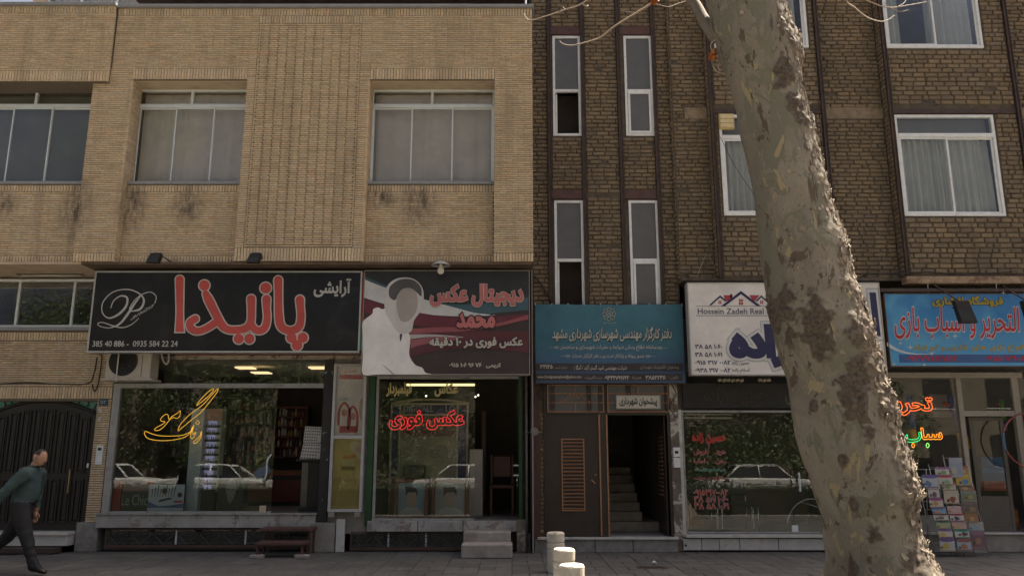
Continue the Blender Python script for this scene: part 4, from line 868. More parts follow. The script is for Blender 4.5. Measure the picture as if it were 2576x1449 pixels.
box('back_panel', P('sage', (.27, .26, .18)), DS, xa, xb, Yd + .05, Yd + .065, z2 + .3, rd(0, 585, 1, 760, Yd)[3]); box('upper_panel', P('maroon_dim', (.14, .07, .06)), DS, xa, xb, Yd + .05, Yd + .065, rd(0, 585, 1, 760, Yd)[3], zh - .03)
gl = P('grey_letters', (.3, .31, .33)); write('lettering', 'DIGITALL', rd(512, 396, 695, 434, Yd + .03), Yd + .026, gl, DS, .02); write('lettering', 'LG', rd(772, 396, 822, 434, Yd + .03), Yd + .026, gl, DS, .02)
q = rd(510, 765, 640, 845, 1.0); MN = thing('monitor', 'old dark framed monitor behind the portraits in photo shop', 'monitor', (q[0], 1.0, z2)); box('casing', m_black, MN, q[0], q[1], 1.0, 1.25, q[2], q[3], .02); box('screen', M('dark_screen', (.03, .035, .035), .1, 3, .2), MN, q[0] + .04, q[1] - .04, .99, 1.0, q[2] + .04, q[3] - .04); box('table', M('brown_board', (.12, .07, .045), .15, 5, .5), MN, q[0] - .25, q[1] + .9, .95, 1.28, z2, q[2])
mh = M('mahogany', (.13, .035, .022), .2, 6, .35); sk = P('portrait_skin', (.38, .29, .22)); 
for (a, b, c, d), bg, lab in (((450, 845, 665, 1090), (.22, .29, .33), 'framed portrait with blue background leaning inside photo shop glass'), ((680, 845, 915, 1090), (.3, .3, .3), 'framed portrait with pale grey background inside photo shop glass')):
    q = rd(a, b, c, d, .25); FR = thing('framed_portrait', lab, 'picture', (q[0], .25, z2)); m = MB(); bars(m, q[0], q[1], z2, q[3], .24, .29, .075); m.build('frame', mh, FR, .012)
    pc = box('picture', P('bg' + lab[14:24], bg), FR, q[0] + .07, q[1] - .07, .275, .285, z2 + .07, q[3] - .07); u = lambda t_: q[0] + t_ * (q[1] - q[0]); v = lambda t_: z2 + t_ * (q[3] - z2)
    sheet('shoulders', [[(u(.14), v(.1)), (u(.86), v(.1)), (u(.8), v(.22)), (u(.6), v(.3)), (u(.38), v(.3)), (u(.2), v(.22))]], .273, P('shirt_print', (.42, .4, .38)), pc); sheet('head', [disc(u(.5), v(.5), .15 * (q[1] - q[0]), 24, .22 * (q[3] - z2))], .271, sk, pc); sheet('hair', [[(u(.33), v(.55)), (u(.33), v(.7)), (u(.3), v(.8)), (u(.6), v(.8)), (u(.68), v(.7)), (u(.66), v(.55)), (u(.62), v(.66)), (u(.4), v(.66))]], .269, P('hair_print', (.05, .04, .035)), pc)
q = rd(915, 665, 1000, 1065, .9); WC = thing('white_cabinet', 'off-white tall cabinet beside the portraits in photo shop', 'cabinet', (q[0], .9, z2)); box('body', M('cream_laminate', (.42, .38, .33)), WC, q[0], q[1], .9, 1.4, z2, q[3], .01); box('door', M('cream_laminate', (.42, .38, .33)), WC, q[0] + .01, q[1] - .01, .885, .9, z2 + .03, (z2 + q[3]) / 2, .004); box('door', M('cream_laminate', (.42, .38, .33)), WC, q[0] + .01, q[1] - .01, .885, .9, (z2 + q[3]) / 2 + .01, q[3] - .01, .004)
q = rd(1045, 700, 1190, 1060, 1.2); CH = thing('wooden_chair', 'carved dark wooden chair inside the photo shop doorway', 'chair', (q[0], 1.2, z2)); zs = rd(0, 905, 1, 930, 1.2)[3]
for x in (q[0], q[1] - .04): box('leg', mh, CH, x, x + .04, 1.2, 1.24, z2, zs); box('leg', mh, CH, x, x + .04, 1.6, 1.64, z2, q[3])
box('seat', M('seat_brown', (.16, .07, .04), .1, 5, .6), CH, q[0] - .01, q[1] + .01, 1.18, 1.65, zs, zs + .06, .015); box('backrest', mh, CH, q[0] + .05, q[1] - .05, 1.6, 1.63, zs + .2, q[3] - .02, .02)
tag(box('inner_door_frame', mh, None, xx(1212, 1100, 2.2), xx(1222, 1100, 2.2), 2.2, 2.3, z2, zz(1035, 2.2)), 'dark wooden door jamb at the back of the photo shop', 'door jamb')
q = rd(530, 248, 950, 268, .6); tag(MB().tube([(q[0], .6, q[2]), (q[1], .6, q[2])], .022, 8).build('fluorescent_tube', glow('tube_warm', (1.0, .8, .36), .5), None, 0, True), 'lit warm fluorescent tube inside the photo shop', 'lamp')
for px, py in ((1072, 998), (1196, 1000), (1203, 996)): tag(MB().lathe([(0.003, 0), (.012, .004), (.017, .017), (.012, .03), (.003, .034)], (xx(px, py, 1.0), 1.0, zz(py, 1.0)), 10).build('spot_bulb', glow('bulb%d' % px, (1.0, .92, .75), 1.0), None, 0, True), 'small lit spot bulb near the photo shop ceiling', 'lamp', 'spot bulbs of the photo shop')

# ================================================================== door to the stairs
e0, e1 = xx(1369, 1200), xx(1690, 1200); zs = .25; zd = zz(1040); ztop = zz(966)
m_door = M('door_brown', (.045, .032, .025), .15, 5, .4); m_cop = M('copper_bar', (.38, .19, .10), .12, 6, .45, .2)
room(BB, e0 + .02, e1 - .02, 4.5, zs, ztop + .3, M('stair_wall', (.2, .17, .14), .15, 3, .85), .1)
DR = thing('entrance_door', 'dark brown steel double door with copper bars, right leaf open', 'door', ((e0 + e1) / 2, 0, zs)); xm0, xm1 = xx(1510, 1200), xx(1528, 1200)
m = MB(); m.box(e0, e0 + .05, -.03, .06, zs, ztop); m.box(e1 - .05, e1, -.03, .06, zs, ztop); m.box(e0 + .05, e1 - .05, -.03, .06, ztop - .03, ztop); m.box(xm0, xm1, -.035, .06, zs, ztop - .03); m.box(e0 + .05, xm0, -.03, .06, zd - .03, zd + .03); m.box(xm1, e1 - .05, -.03, .06, zd - .03, zd + .03); m.build('frame', m_door, DR, .004)
for px in (1510, 1529): box('edge_bar', m_cop, DR, xx(px, 1200) - .015, xx(px, 1200) + .012, -.05, -.036, zs + .02, zd - .02)
lf = box('leaf', m_door, DR, e0 + .05, xm0 - .002, -.02, .02, zs + .02, zd - .03, .004)
q = R(1413, 1103, 1471, 1285, -.03); m = MB(); bars(m, q[0], q[1], q[2], q[3], -.042, -.021, .02); m.build('louvre_frame', m_cop, lf)
box('louvre_back', m_black, lf, q[0] + .02, q[1] - .02, -.024, -.0205, q[2] + .02, q[3] - .02)
for k in range(19):
    z = q[2] + .03 + k * (q[3] - q[2] - .05) / 19; MB().add([(q[0] + .02, -.026, z), (q[1] - .02, -.026, z), (q[1] - .02, -.04, z + .022), (q[0] + .02, -.04, z + .022), (q[0] + .02, -.024, z + .004), (q[1] - .02, -.024, z + .004), (q[1] - .02, -.037, z + .026), (q[0] + .02, -.037, z + .026)], [(0, 1, 2, 3), (7, 6, 5, 4), (0, 4, 5, 1), (3, 2, 6, 7)]).build('slat', m_cop, lf)
m = MB(); m.tube([(xx(1487, 1207), -.05, zz(1207)), (xx(1496, 1214), -.05, zz(1215))], .014, 8); m.tube([(xx(1496, 1214), -.05, zz(1215)), (xx(1496, 1214), -.02, zz(1215))], .012, 8); m.tube([(xx(1498, 1194), -.035, zz(1194)), (xx(1498, 1194), -.02, zz(1194))], .016, 10); m.build('handle', m_cop, lf)
m = MB(); ox = e1 - .07; m.box(ox - .03, ox, .08, .95, zs + .02, zd - .03); ol = m.build('open_leaf', m_door, DR, .004)
for k in range(15): box('slat', m_cop, ol, ox - .045, ox - .03, .3, .7, .95 + k * .075, .98 + k * .075)
for (a, b) in ((1376, 1518), (1527, 1681)):
    x0, x1 = xx(a, 1000) , xx(b, 1000); z0, z1 = zz(1037), zz(968); m = MB(); bars(m, x0, x1, z0, z1, -.055, -.035, .016); h1, h2 = zz(1013), zz(990); m.box(x0 + .016, x1 - .016, -.05, -.038, h1 - .008, h1 + .008); m.box(x0 + .016, x1 - .016, -.05, -.038, h2 - .008, h2 + .008); xc = (x0 + x1) / 2; m.box(xc - .008, xc + .008, -.05, -.038, z0 + .016, h1 - .008); m.box(xc - .008, xc + .008, -.05, -.038, h2 + .008, z1 - .016)
    if a == 1376:
        for s in (-1, 1): m.tube([(xc + s * q_.x, -.044, h1 + .01 + q_.y) for q_ in cat([Vector(p) for p in ((.3, .0, 0), (.2, .03, 0), (.14, .1, 0), (.06, .155, 0), (.02, .12, 0), (.04, .08, 0), (.08, .09, 0), (.075, .125, 0))], 4)], .007, 5)
    tg = m.build('transom_grille', m_cop, DR); box('transom_pane', m_louv, DR, x0, x1, .0, .006, z0, z1)
q = R(1549, 993, 1662, 1029, -.08); SG = thing('door_sign', 'cream sign with black Persian lettering over the open doorway', 'sign', (q[0], -.08, q[2])); m = MB(); bars(m, q[0], q[1], q[2], q[3], -.1, -.06, .022); m.build('frame', M('beige_frame', (.3, .27, .23), .1, 5, .5), SG, .004); box('board', P('cream', (.5, .46, .38)), SG, q[0] + .02, q[1] - .02, -.09, -.062, q[2] + .02, q[3] - .02)
write('lettering', 'پیشخوان شهرداری', (q[0] + .07, q[1] - .07, q[2] + .045, q[3] - .05), -.093, P('ink', (.03, .03, .03)), SG, .03)
SR = thing('staircase', 'stone stairs rising into the dark entrance hall', 'stairs', ((e0 + e1) / 2, 1.2, zs)); m_st = M('stair_stone', (.3, .26, .21), .12, 4, .5, col2=(.22, .18, .14), lo=.5, hi=.65, scale2=3)
for k in range(7): box('stair', m_st, SR, xm1 + .02, e1 - .06 - .28 * (k > 0), 1.1 + .3 * k, 3.3, zs + .17 * k, zs + .17 * (k + 1), .006)
box('door_sill', m_wmarble, BB, xx(1352, 1350), xx(1703, 1350), -.16, .12, .215, .25, .004)
for a, b in ((1345, 1495), (1496, 1590), (1591, 1702)): box('plinth_slab', m_stone, BB, xx(a, 1370), xx(b, 1370) - .004, -.13, .12, 0, .213, .005)
box('wall_foot', m_stone, BB, xx(1322, 1365), xx(1344, 1365), -.05, .2, 0, .3)
# piers either side: rusty column with brick edge, peeling pier
box('steel_column', m_oxide, BB, xx(1340, 1200), xx(1358, 1200), -.05, .12, .0, 3.4, .006)
pb = Bricks(BRN, .2, .0805, 1.0, m_brn, 8, 9); pb.run(xx(1357, 1200) + .005, e0 - .005, .3, 2.45, 0, gap=.02, proud=.02, wild=1.); pw = box('brick_edge', m_bmort, BB, xx(1357, 1200), e0, .0, .2, .25, 2.5); pb.build(pw, 0)
box('pier', m_peel, BB, e1, xx(1712, 1200), -.05, .2, 0, 3.3, .01); box('pier_strip', m_wmarble, BB, xx(1712, 1200), xx(1720, 1200), -.03, .1, .25, 2.5)
box('front_wall', m_dark, BB, .5, 12.4, .1, .28, 3.2, 4.2)
q = R(1694, 1125, 1711, 1176, -.1); EB = thing('electric_box', 'pair of white bell boxes on the peeling pier', 'electric box', (q[0], -.1, q[2])); zmid = (q[2] + q[3]) / 2
box('upper_box', m_white, EB, q[0], q[1], -.11, -.052, zmid + .01, q[3], .008); box('lower_box', m_white, EB, q[0], q[1], -.105, -.052, q[2], zmid - .005, .008); box('slot', m_black, EB, q[0] + .03, q[1] - .03, -.113, -.11, q[3] - .11, q[3] - .06)
# gas pipe and meter dial
GP = thing('gas_pipe', 'grey vertical gas pipe with valve between photo shop and door', 'pipe', (xx(1325, 1385), -.12, 0)); px_ = xx(1325, 1200); m = MB(); m.tube([(px_, -.12, 0), (px_, -.12, 3.3)], .022, 10); m.build('pipe', M('pipe_grey', (.2, .18, .165), .2, 8, .6, .2), GP, 0, True)
m = MB(); m.tube([(px_, -.12, zz(1088)), (xx(1360, 1088), -.12, zz(1088))], .014, 8); m.tube([(px_, -.16, zz(1088)), (px_, -.08, zz(1088))], .035, 10); m.build('branch', M('pipe_grey', (.2, .18, .165)), GP, 0, True); m = MB(); m.tube([(xx(1344, 1086), -.17, zz(1086)), (xx(1344, 1086), -.1, zz(1086))], .075, 18); m.build('regulator', m_stone, GP)
m = MB(); m.tube([(px_ + .07, -.09, 0), (px_ + .075, -.09, 3.3)], .014, 8); m.build('conduit', m_steel, GP, 0, True)

# ================================================================== estate agency
s0, s1 = xx(1719, 1200), xx(2218, 1200); zb3 = .31
room(BB, s0 + .02, s1 - .05, 3.6, zb3, 3.2, M('office_wall', (.14, .125, .11), .15, 3, .85), .12, M('office_tile', (.33, .29, .24), .08, 3, .3))
fr = MB(); zt3 = zz(1032); fr.box(s0, s0 + .04, -.03, .06, zb3, zt3); fr.box(s1 - .04, s1, -.03, .06, zb3, zt3); fr.box(s0 + .04, s1 - .04, -.03, .06, zt3 - .04, zt3); fr.box(s0 + .04, s1 - .04, -.03, .06, zb3, zb3 + .03); of = fr.build('shop_front', m_alus, BB, .004); xj = xx(1990, 1200)
box('pane', g_shop, of, s0 + .04, xj - .006, .01, .02, zb3 + .03, zt3 - .04); box('glass_door', g_shop, of, xj + .006, s1 - .04, .01, .02, zb3 + .03, zt3 - .04); box('patch_fitting', m_alu, of, xj - .05, xj + .06, -.01, .04, zb3 + .02, zb3 + .14)
m = MB(); hx = xx(2009, 1215); m.tube([(hx, -.06, zz(1236)), (hx, -.06, zz(1188))], .016, 8); m.box(hx - .01, hx + .01, -.06, .01, zz(1232) - .01, zz(1232) + .01); m.box(hx - .01, hx + .01, -.06, .01, zz(1193) - .01, zz(1193) + .01); m.build('door_handle', m_alu, of)
q = R(1717, 964, 2216, 1027, -.04); FB = thing('fascia_board', 'black fascia board with faint outlined lettering above agency glass', 'sign', (q[0], -.04, q[2])); box('board', m_black, FB, q[0], q[1], -.06, .02, q[2], q[3], .005)
m = MB()
for l in text_loops('حسین زاده', R(1772, 970, 1932, 1020, -.07), .05): m.loop([(x, -.068, z) for x, z in resample(l, .03)], .006, 5)
m.build('unlit_tube_lettering', M('dead_tube_brown', (.10, .075, .05), .1, 5, .4), FB, 0, True)
write('lettering', 'املاک', R(1975, 970, 2080, 1020, -.07), -.063, M('dead_tube_brown', (.10, .075, .05)), FB)
for k in range(9): MB().tube([at(1806 + k * 11 + (k > 5) * 35, 957 + (k % 2), -.05), at(1815 + k * 11 + (k > 5) * 35, 955, -.05)], .03, 6).build('cream_roll', M('cream_rolls', (.4, .36, .27), .15, 6, .7), FB)
for a, b in ((1717, 1762), (1763, 1806), (1807, 1857), (1858, 1954), (1955, 2080), (2081, 2216)): box('marble_slab', m_wmarble, BB, xx(a, 1370), xx(b, 1370) - .004, -.1, .12, .03, .225, .006)
box('sill', m_wmarble, BB, s0 - .02, s1, -.16, .12, .245, .3, .006); box('sill_gap', m_black, BB, s0, s1, -.06, .12, .226, .244); m = MB(); m.tube([at(1725, 1371, -.105), at(1725, 1371, -.1)], .022, 10); m.build('drain_hole', m_black, BB)
bl = thing('window_blind', 'pale rolled blind rails at the top of the agency window', 'blind', (s0 + .1, .1, zt3)); 
for k, (a, b, y_) in enumerate(((1718, 1978, 1034), (1718, 1842, 1041), (1718, 1842, 1050))): box('rail', M('blind_cream', (.42, .38, .3), .06, 4, .6), bl, xx(a, y_, .1), xx(b, y_, .1), .1, .14, zz(y_ + 3, .1), zz(y_ - 1, .1), .006)
redv = P('red_vinyl', (.5, .06, .045)); grn = P('green_vinyl', (.02, .2, .12)); wv = P('white_vinyl', (.6, .58, .55)); AL = thing('window_lettering', 'red and green Persian lettering and phone numbers on agency glass', 'lettering', (s0 + .5, .005, 1.2))
def ra(a, b, c, d, Y): return R(1674.4 + .3776 * a, 901.6 + .3776 * b, 1674.4 + .3776 * c, 901.6 + .3776 * d, Y)
write('lettering', 'حسین زاده', ra(178, 490, 400, 565, .005), .006, redv, AL, .05)
for s_, c_, b_ in (('خرید — فروش', (188, 600, 398, 645), redv), ('رهن — اجاره', (186, 665, 402, 702), redv), ('معاوضه', (196, 724, 398, 756), grn), ('مشارکت در ساخت', (192, 780, 402, 812), redv)): write('lettering', s_, ra(*c_, .005), .006, b_, AL, .012, wv, .022)
for s_, c_ in (('۰۹۱۵۳۱۷۰۰۸۲', (188, 872, 415, 910)), ('۳۸ ۵۸ ۱۰۶۰', (190, 917, 416, 955)), ('۳۸ ۵۸ ۱۰۶۱', (192, 962, 420, 1002))): write('lettering', s_, ra(*c_, .005), .006, redv, AL, .012, wv, .022)
m_chr = M('chrome', (.62, .62, .6), .05, 5, .18, .9)
def tubchair(px, Y, w_, label):
    x = xx(px, 1300, Y); t = thing('tubular_chair', label, 'chair', (x, Y, zb3)); 
    for s in (0, w_):
        m = MB(); m.tube(cat([(x + s, Y - .02, zb3), (x + s + .02, Y + .02, zb3 + .3), (x + s + .02, Y + .06, zb3 + .45), (x + s + .02, Y + .45, zb3 + .45), (x + s + .02, Y + .5, zb3 + .85)], 4), .013, 8); m.build('leg', m_chr, t, 0, True); m = MB(); m.tube([(x + s, Y + .5, zb3), (x + s + .02, Y + .45, zb3 + .44)], .013, 8); m.build('leg', m_chr, t, 0, True)
    box('seat', M('black_vinyl', (.03, .028, .027), .1, 5, .4), t, x - .01, x + w_ + .04, Y + .02, Y + .46, zb3 + .455, zb3 + .51, .02); box('backrest', M('black_vinyl', (.03, .028, .027)), t, x, x + w_ + .04, Y + .47, Y + .51, zb3 + .62, zb3 + .9, .02)
tubchair(1729, .45, .55, 'chrome legged black chair nearest the peeling pier behind agency glass'); tubchair(1815, .5, .58, 'chrome legged black chair beside the agency phone numbers')
q = R(1733, 1262, 1910, 1268, .35); BT = thing('glass_table', 'low glass table with chrome frame inside the agency', 'table', (q[0], .35, zb3)); box('top', g_shop, BT, q[0], q[1], .32, .8, q[2], q[3], .003)
for x in (q[0] + .03, q[1] - .03):
    for y_ in (.36, .76): MB().tube([(x, y_, zb3), (x, y_, q[2])], .012, 8).build('leg', m_chr, BT, 0, True)
WS = thing('curved_display_rack', 'curved chrome rail stand behind the agency glass door', 'rail', (xx(2040, 1330, .5), .5, zb3)); cx_, cz_ = xx(2047, 1330, .5), zb3; rr_ = .5
m = MB(); m.tube([(cx_ + rr_ * math.cos(a), .5, cz_ + rr_ * 1.15 * math.sin(a)) for a in [math.pi * k / 16 for k in range(17)]], .013, 8); m.build('arch', m_chr, WS, 0, True); m = MB(); m.tube([(cx_ - .2, .5, cz_ + .52), (cx_ + .25, .5, cz_ + .38), (cx_ + .4, .5, cz_)], .01, 8); m.build('brace', m_chr, WS, 0, True)
tag(box('office_desk', M('desk_brown', (.1, .06, .04), .15, 5, .4), None, 4.6, 6.2, 2.4, 3.1, zb3, zb3 + .75, .01), 'dark desk at the back of the estate agency', 'desk')

# ================================================================== toy and stationery shop
t0, t1 = xx(2225, 1150), 12.2; zb4 = .33
room(BB, t0 + .05, 12.0, 3.2, zb4, 3.35, M('toy_wall', (.11, .10, .09), .15, 3, .85))
m_cream = M('cream_paint', (.35, .31, .255), .1, 5, .55, col2=(.25, .2, .15), lo=.6, hi=.7, scale2=6)
zh4 = zz(947); xp1 = 8.30; xp2 = 9.30; fr = MB(); fr.box(t0, 9.5, -.05, .06, zh4 - .03, zz(937), 0); fr.box(xp1 - .045, xp1 + .045, -.04, .06, zb4, zh4 - .03); fr.box(xp2 - .02, xp2 + .1, -.045, .06, zb4, zh4 - .03); ztr = zz(1040); fr.box(xp1 + .045, xp2 - .02, -.035, .05, ztr - .05, ztr + .05); tf = fr.build('shop_front', m_cream, BB, .006)
box('pane', g_shop, tf, t0, xp1 - .045, .0, .008, .62, zh4 - .03); box('pane', g_shop, tf, xp1 + .045, xp2 - .02, .0, .008, ztr + .05, zh4 - .03); box('pane', g_shop, tf, xp2 + .1, 12, .0, .008, .62, zh4 - .03)
box('low_wall', M('grey_tile', (.3, .29, .27), .1, 5, .5), BB, t0, xp1 - .045, -.02, .1, zb4, .62); box('plinth_slab', m_conc, BB, t0 - .05, 12, -.12, .12, 0, .3, .01); box('door_sill', m_wmarble, BB, t0 - .05, 12, -.16, .14, .3, .33, .005)
dl = MB(); d0, d1 = xx(2452, 1200, .1), xx(2540, 1200, .1); bars(dl, d0, d1, zb4, ztr - .06, .08, .13, .07); dl.box(d0 + .07, d1 - .07, .085, .125, zb4 + .07, .95); tdl = dl.build('shop_door', M('door_grey', (.12, .105, .09), .1, 5, .5), BB, .005); box('pane', g_shop, tdl, d0 + .07, d1 - .07, .1, .105, .95, ztr - .13)
z0, z1 = zz(937), zz(922); x = t0
while x < 9.5: MB().tube([(x, -.06, z0), (x + .2, -.06, z1)], .007, 5).build('lattice_bar', m_steel, tf); MB().tube([(x + .2, -.07, z0), (x, -.07, z1)], .007, 5).build('lattice_bar', m_steel, tf); x += .2
def toyrect(name, label, cat_, px0, py0, px1, py1, Y, col, parts=()):
    q = R(px0, py0, px1, py1, Y); t = thing(name, label, cat_, ((q[0] + q[1]) / 2, Y, q[2])); return t, q
def blaster(px, py0, py1, Y, tilt, cols, label):
    z0, z1 = zz(py1, Y), zz(py0, Y); x = xx(px, (py0 + py1) / 2, Y); t = thing('toy_water_gun', label, 'toy', (x, Y, z0)); h = z1 - z0; mt = [M('toy_%d%d%d' % tuple(int(c * 99) for c in c_), c_, .08, 6, .35) for c_ in cols]
    f = lambda u, v: (x + tilt * (1 - v) * h + u * h, Y, z0 + v * h)
    m = MB(); m.tube([f(0, .3), f(0, .45), f(.0, .62), f(.0, .8), f(0, .95)], [.07 * h, .075 * h, .06 * h, .07 * h, .045 * h], 10); m.build('barrel', mt[0], t, 0, True); m = MB(); m.tube([f(.0, 0), f(0, .05), f(0, .2), f(0, .3)], [.05 * h, .07 * h, .075 * h, .065 * h], 10); m.build('nozzle', mt[1], t, 0, True); m = MB(); m.tube([f(0, .74), f(-.14, .8)], .035 * h, 8); m.build('grip', mt[2], t, 0, True); m = MB(); m.tube([f(.01, .52), f(.08, .53)], .05 * h, 8); m.build('pump', mt[2], t, 0, True)
blaster(2393, 985, 1130, .35, .22, ((.05, .09, .3), (.5, .33, .03), (.45, .1, .03)), 'blue and yellow toy water gun hanging beside the window post')
blaster(2290, 985, 1120, .4, .02, ((.05, .09, .28), (.45, .3, .03), (.4, .08, .04)), 'blue toy water gun hanging behind the red neon word')
blaster(2522, 1000, 1083, .3, .02, ((.1, .35, .05), (.06, .12, .35), (.55, .12, .03)), 'green toy gun with orange top in the light over the door')
for px, py, a, b, c_, lab in ((2500, 1180, 62, 60, (.03, .13, .3), 'blue toy carton inside the toy shop door'), (2510, 1222, 70, 26, (.3, .02, .025), 'red toy carton below the blue carton in toy shop'), (2508, 1290, 68, 54, (.05, .04, .2), 'dark violet toy carton low in the toy shop'), (2530, 1305, 66, 46, (.4, .09, .03), 'orange toy carton beside the violet carton')):
    q = R(px - a / 2 , py - b / 2, px + a / 2, py + b / 2, 1.2); t = thing('toy_carton', lab, 'box', (q[0], 1.2, q[2])); box('carton', M('carton_%d' % px, c_, .15, 5, .5), t, q[0], q[1], 1.2, 1.5, q[2], q[3], .006); box('lid_band', P('band%d' % px, tuple(min(.6, v * 1.7 + .03) for v in c_)), t, q[0] + .01, q[1] - .01, 1.196, 1.2, q[2] + (q[3] - q[2]) * .35, q[2] + (q[3] - q[2]) * .55)
    st = MB(); st.box(q[0] + .05, q[1] - .05, 1.22, 1.48, zb4, q[2]); st.build('stack_below', m_dark, t)
q = R(2340, 990, 2395, 1050, .6); tag(box('grey_bag', M('grey_bag', (.28, .27, .25), .1, 5, .6), None, q[0], q[1], .6, .7, q[2], q[3], .04), 'pale grey packet hanging high in the toy shop window', 'packet')
tv = text_loops('تحریر', R(2228, 1000, 2347, 1045, .07), .03); neon('neon_sign', 'orange-red neon word in the toy shop window half behind tree', [resample(l) for l in tv], glow('neon_orange', (1.0, .13, .02), .7), .07, r=.0065)
tv = text_loops('سبا', R(2318, 1076, 2370, 1112, .07), .03); tv = [l for l in tv if bbox([l])[3] > zz(1105, .07)]
neon('neon_sign', 'amber neon letters below the orange neon word', [resample(l) for l in tv], glow('neon_amber', (1.0, .3, .02), .6), .07, r=.0065)
def sv(c): return survey([[tuple(p) for p in cat([Vector((*q_, 0)) for q_ in c], 5, True)]], 2215.4, 927.4, .18967, .07)[0]
neon('neon_sign', 'green neon letter beside the amber neon letters', [sv([(350, 870), (328, 900), (325, 940), (350, 965), (400, 972), (460, 968), (510, 950), (538, 905), (530, 850), (505, 845), (510, 890), (490, 925), (430, 938), (365, 930), (358, 900)])], glow('neon_green', (.02, .9, .25), .42), .07, r=.0065)
neon('neon_sign', 'small amber neon dot under the green neon letter', [sv([(430, 985), (450, 1015), (430, 1045), (412, 1015)])], MATS['neon_amber'], .07, r=.0065); neon('neon_sign', 'small pale green neon dot under the amber neon letters', [sv([(622, 985), (645, 1015), (622, 1045), (603, 1015)])], glow('neon_lime', (.3, .9, .2), .5), .07, r=.0065)
HH = thing('hula_hoop', 'striped blue and red hula hoop hanging by the toy shop door post', 'hoop', (xx(2590, 1110, -.25), -.25, zz(1160, -.25))); cx_, cz_ = xx(2592, 1108, -.25), zz(1108, -.25); rr_ = cx_ - xx(2524, 1108, -.25)
for k in range(10):
    m = MB(); a0 = 2 * math.pi * k / 10 + .35; m.tube([(cx_ + rr_ * math.cos(a), -.25, cz_ + rr_ * 1.0 * math.sin(a)) for a in [a0 + j * 2 * math.pi / 70 for j in range(8)]], .016, 8); m.build('segment', M('hoop_%d' % (k % 3), ((.36, .1, .07), (.06, .2, .36), (.26, .06, .05))[k % 3], .06, 5, .4), HH, 0, True)
GL = thing('tinsel_garland', 'dark green tinsel garland hanging at the edge of toy shop', 'garland', (9.5, -.15, .6)); rg = random.Random(4); m = MB()
for k in range(900):
    z = .7 + 2.0 * rg.random(); a = rg.random() * 6.28; x = 9.53 + .05 * math.sin(z * 3); r2 = .06 + .05 * rg.random(); m.add([(x, -.2, z), (x + r2 * math.cos(a), -.2 + r2 * math.sin(a), z + .03), (x + r2 * math.cos(a + .1), -.2 + r2 * math.sin(a + .1), z + .045)], [(0, 1, 2)])
m.build('tinsel', M('tinsel_green', (.02, .12, .03), .3, 20, .3, .4), GL); m = MB(); m.tube([(9.53, -.2, .6), (9.53, -.2, 2.8)], .012, 6); m.build('cord', m_black, GL)

# ================================================================== shop signs
def sign(name, label, r, Y, th, board, frame, fw=.03, side=None):
    t = thing(name, label, 'sign', ((r[0] + r[1]) / 2, Y, r[2])); box('board', board, t, r[0] + fw * .5, r[1] - fw * .5, Y, Y + th * .9, r[2] + fw * .5, r[3] - fw * .5)
    if frame is not None: m = MB(); bars(m, r[0], r[1], r[2], r[3], Y - .015, Y + th, fw); m.build('frame', frame, t, .004)
    return t
Y1 = -.75; r1 = R(229, 682, 908, 887, Y1); KS = (214.7, 661.2, .2733)
S1 = sign('shop_sign', 'long black sign with big red Persian letters and silver script logo', r1, Y1, .18, P('sign_black', (.016, .015, .015), .35), M('sign_edge', (.42, .42, .38), .1, 5, .4, .3))
m = MB()
for x in (r1[0] + .3, r1[1] - .3): m.box(x, x + .05, Y1 + .16, .1, r1[3] - .2, r1[3] - .15); m.box(x, x + .05, Y1 + .16, .05, r1[2] + .1, r1[2] + .15)
m.build('wall_bracket', m_steel, S1)
pz = [stroke([(868, 158, 36), (869, 300, 33), (869, 450, 30), (868, 560, 34), (868, 636, 40)], 4, True), disc(868, 155, 37), disc(1095, 208, 48),
      stroke([(1108, 285, 30), (1140, 350, 40), (1200, 470, 38), (1255, 570, 38), (1310, 612, 34), (1400, 618, 34), (1480, 600, 36), (1522, 540, 34), (1528, 430, 34), (1526, 332, 38)]),
      stroke([(1012, 515, 34), (965, 548, 34), (972, 600, 36), (1030, 628, 32), (1110, 605, 32), (1205, 545, 34)]),
      stroke([(1524, 560, 30), (1560, 612, 34), (1610, 622, 34), (1655, 590, 34), (1674, 500, 32), (1668, 420, 32), (1667, 334, 38)]),
      disc(1660, 232, 50), disc(1412, 698, 46), disc(1510, 698, 46),
      stroke([(1775, 160, 38), (1778, 300, 34), (1780, 450, 36), (1795, 570, 38), (1850, 618, 36), (1920, 618, 36), (1970, 580, 36), (1985, 490, 34), (1978, 400, 34), (1975, 338, 38)]),
      disc(1897, 688, 47), disc(2001, 688, 47), disc(1948, 757, 49)]
big = survey(pz, *KS, Y1 - .006); sheet('letters_outline', swell(big, .022), Y1 - .004, P('silver_outline', (.5, .47, .42)), S1); sheet('letters', big, Y1 - .008, P('salmon_red', (.5, .085, .07)), S1)
sv_ = P('silver_print', (.46, .44, .4)); w1_ = 6; w2_ = 9
logo = [stroke([(235, 415, 4), (262, 350, 5), (325, 306, 6), (385, 322, 9), (375, 400, 10), (305, 475, 10), (215, 508, 6), (157, 455, 5), (165, 360, 5), (255, 270, 5), (390, 245, 5), (500, 285, 6), (540, 350, 9), (505, 425, 10), (425, 446, 5)], 7),
        stroke([(425, 446, 3), (408, 420, 4), (455, 345, 4), (525, 290, 4), (600, 270, 4), (652, 310, 4), (640, 372, 4)], 7),
        stroke([(520, 292, 4), (455, 375, 9), (385, 480, 11), (315, 562, 8), (225, 598, 4), (140, 585, 4), (116, 560, 4), (160, 548, 4), (250, 578, 5), (340, 596, 5), (425, 568, 4), (490, 512, 3)], 7)]
sheet('script_logo', survey(logo, *KS, Y1), Y1 - .004, sv_, S1)
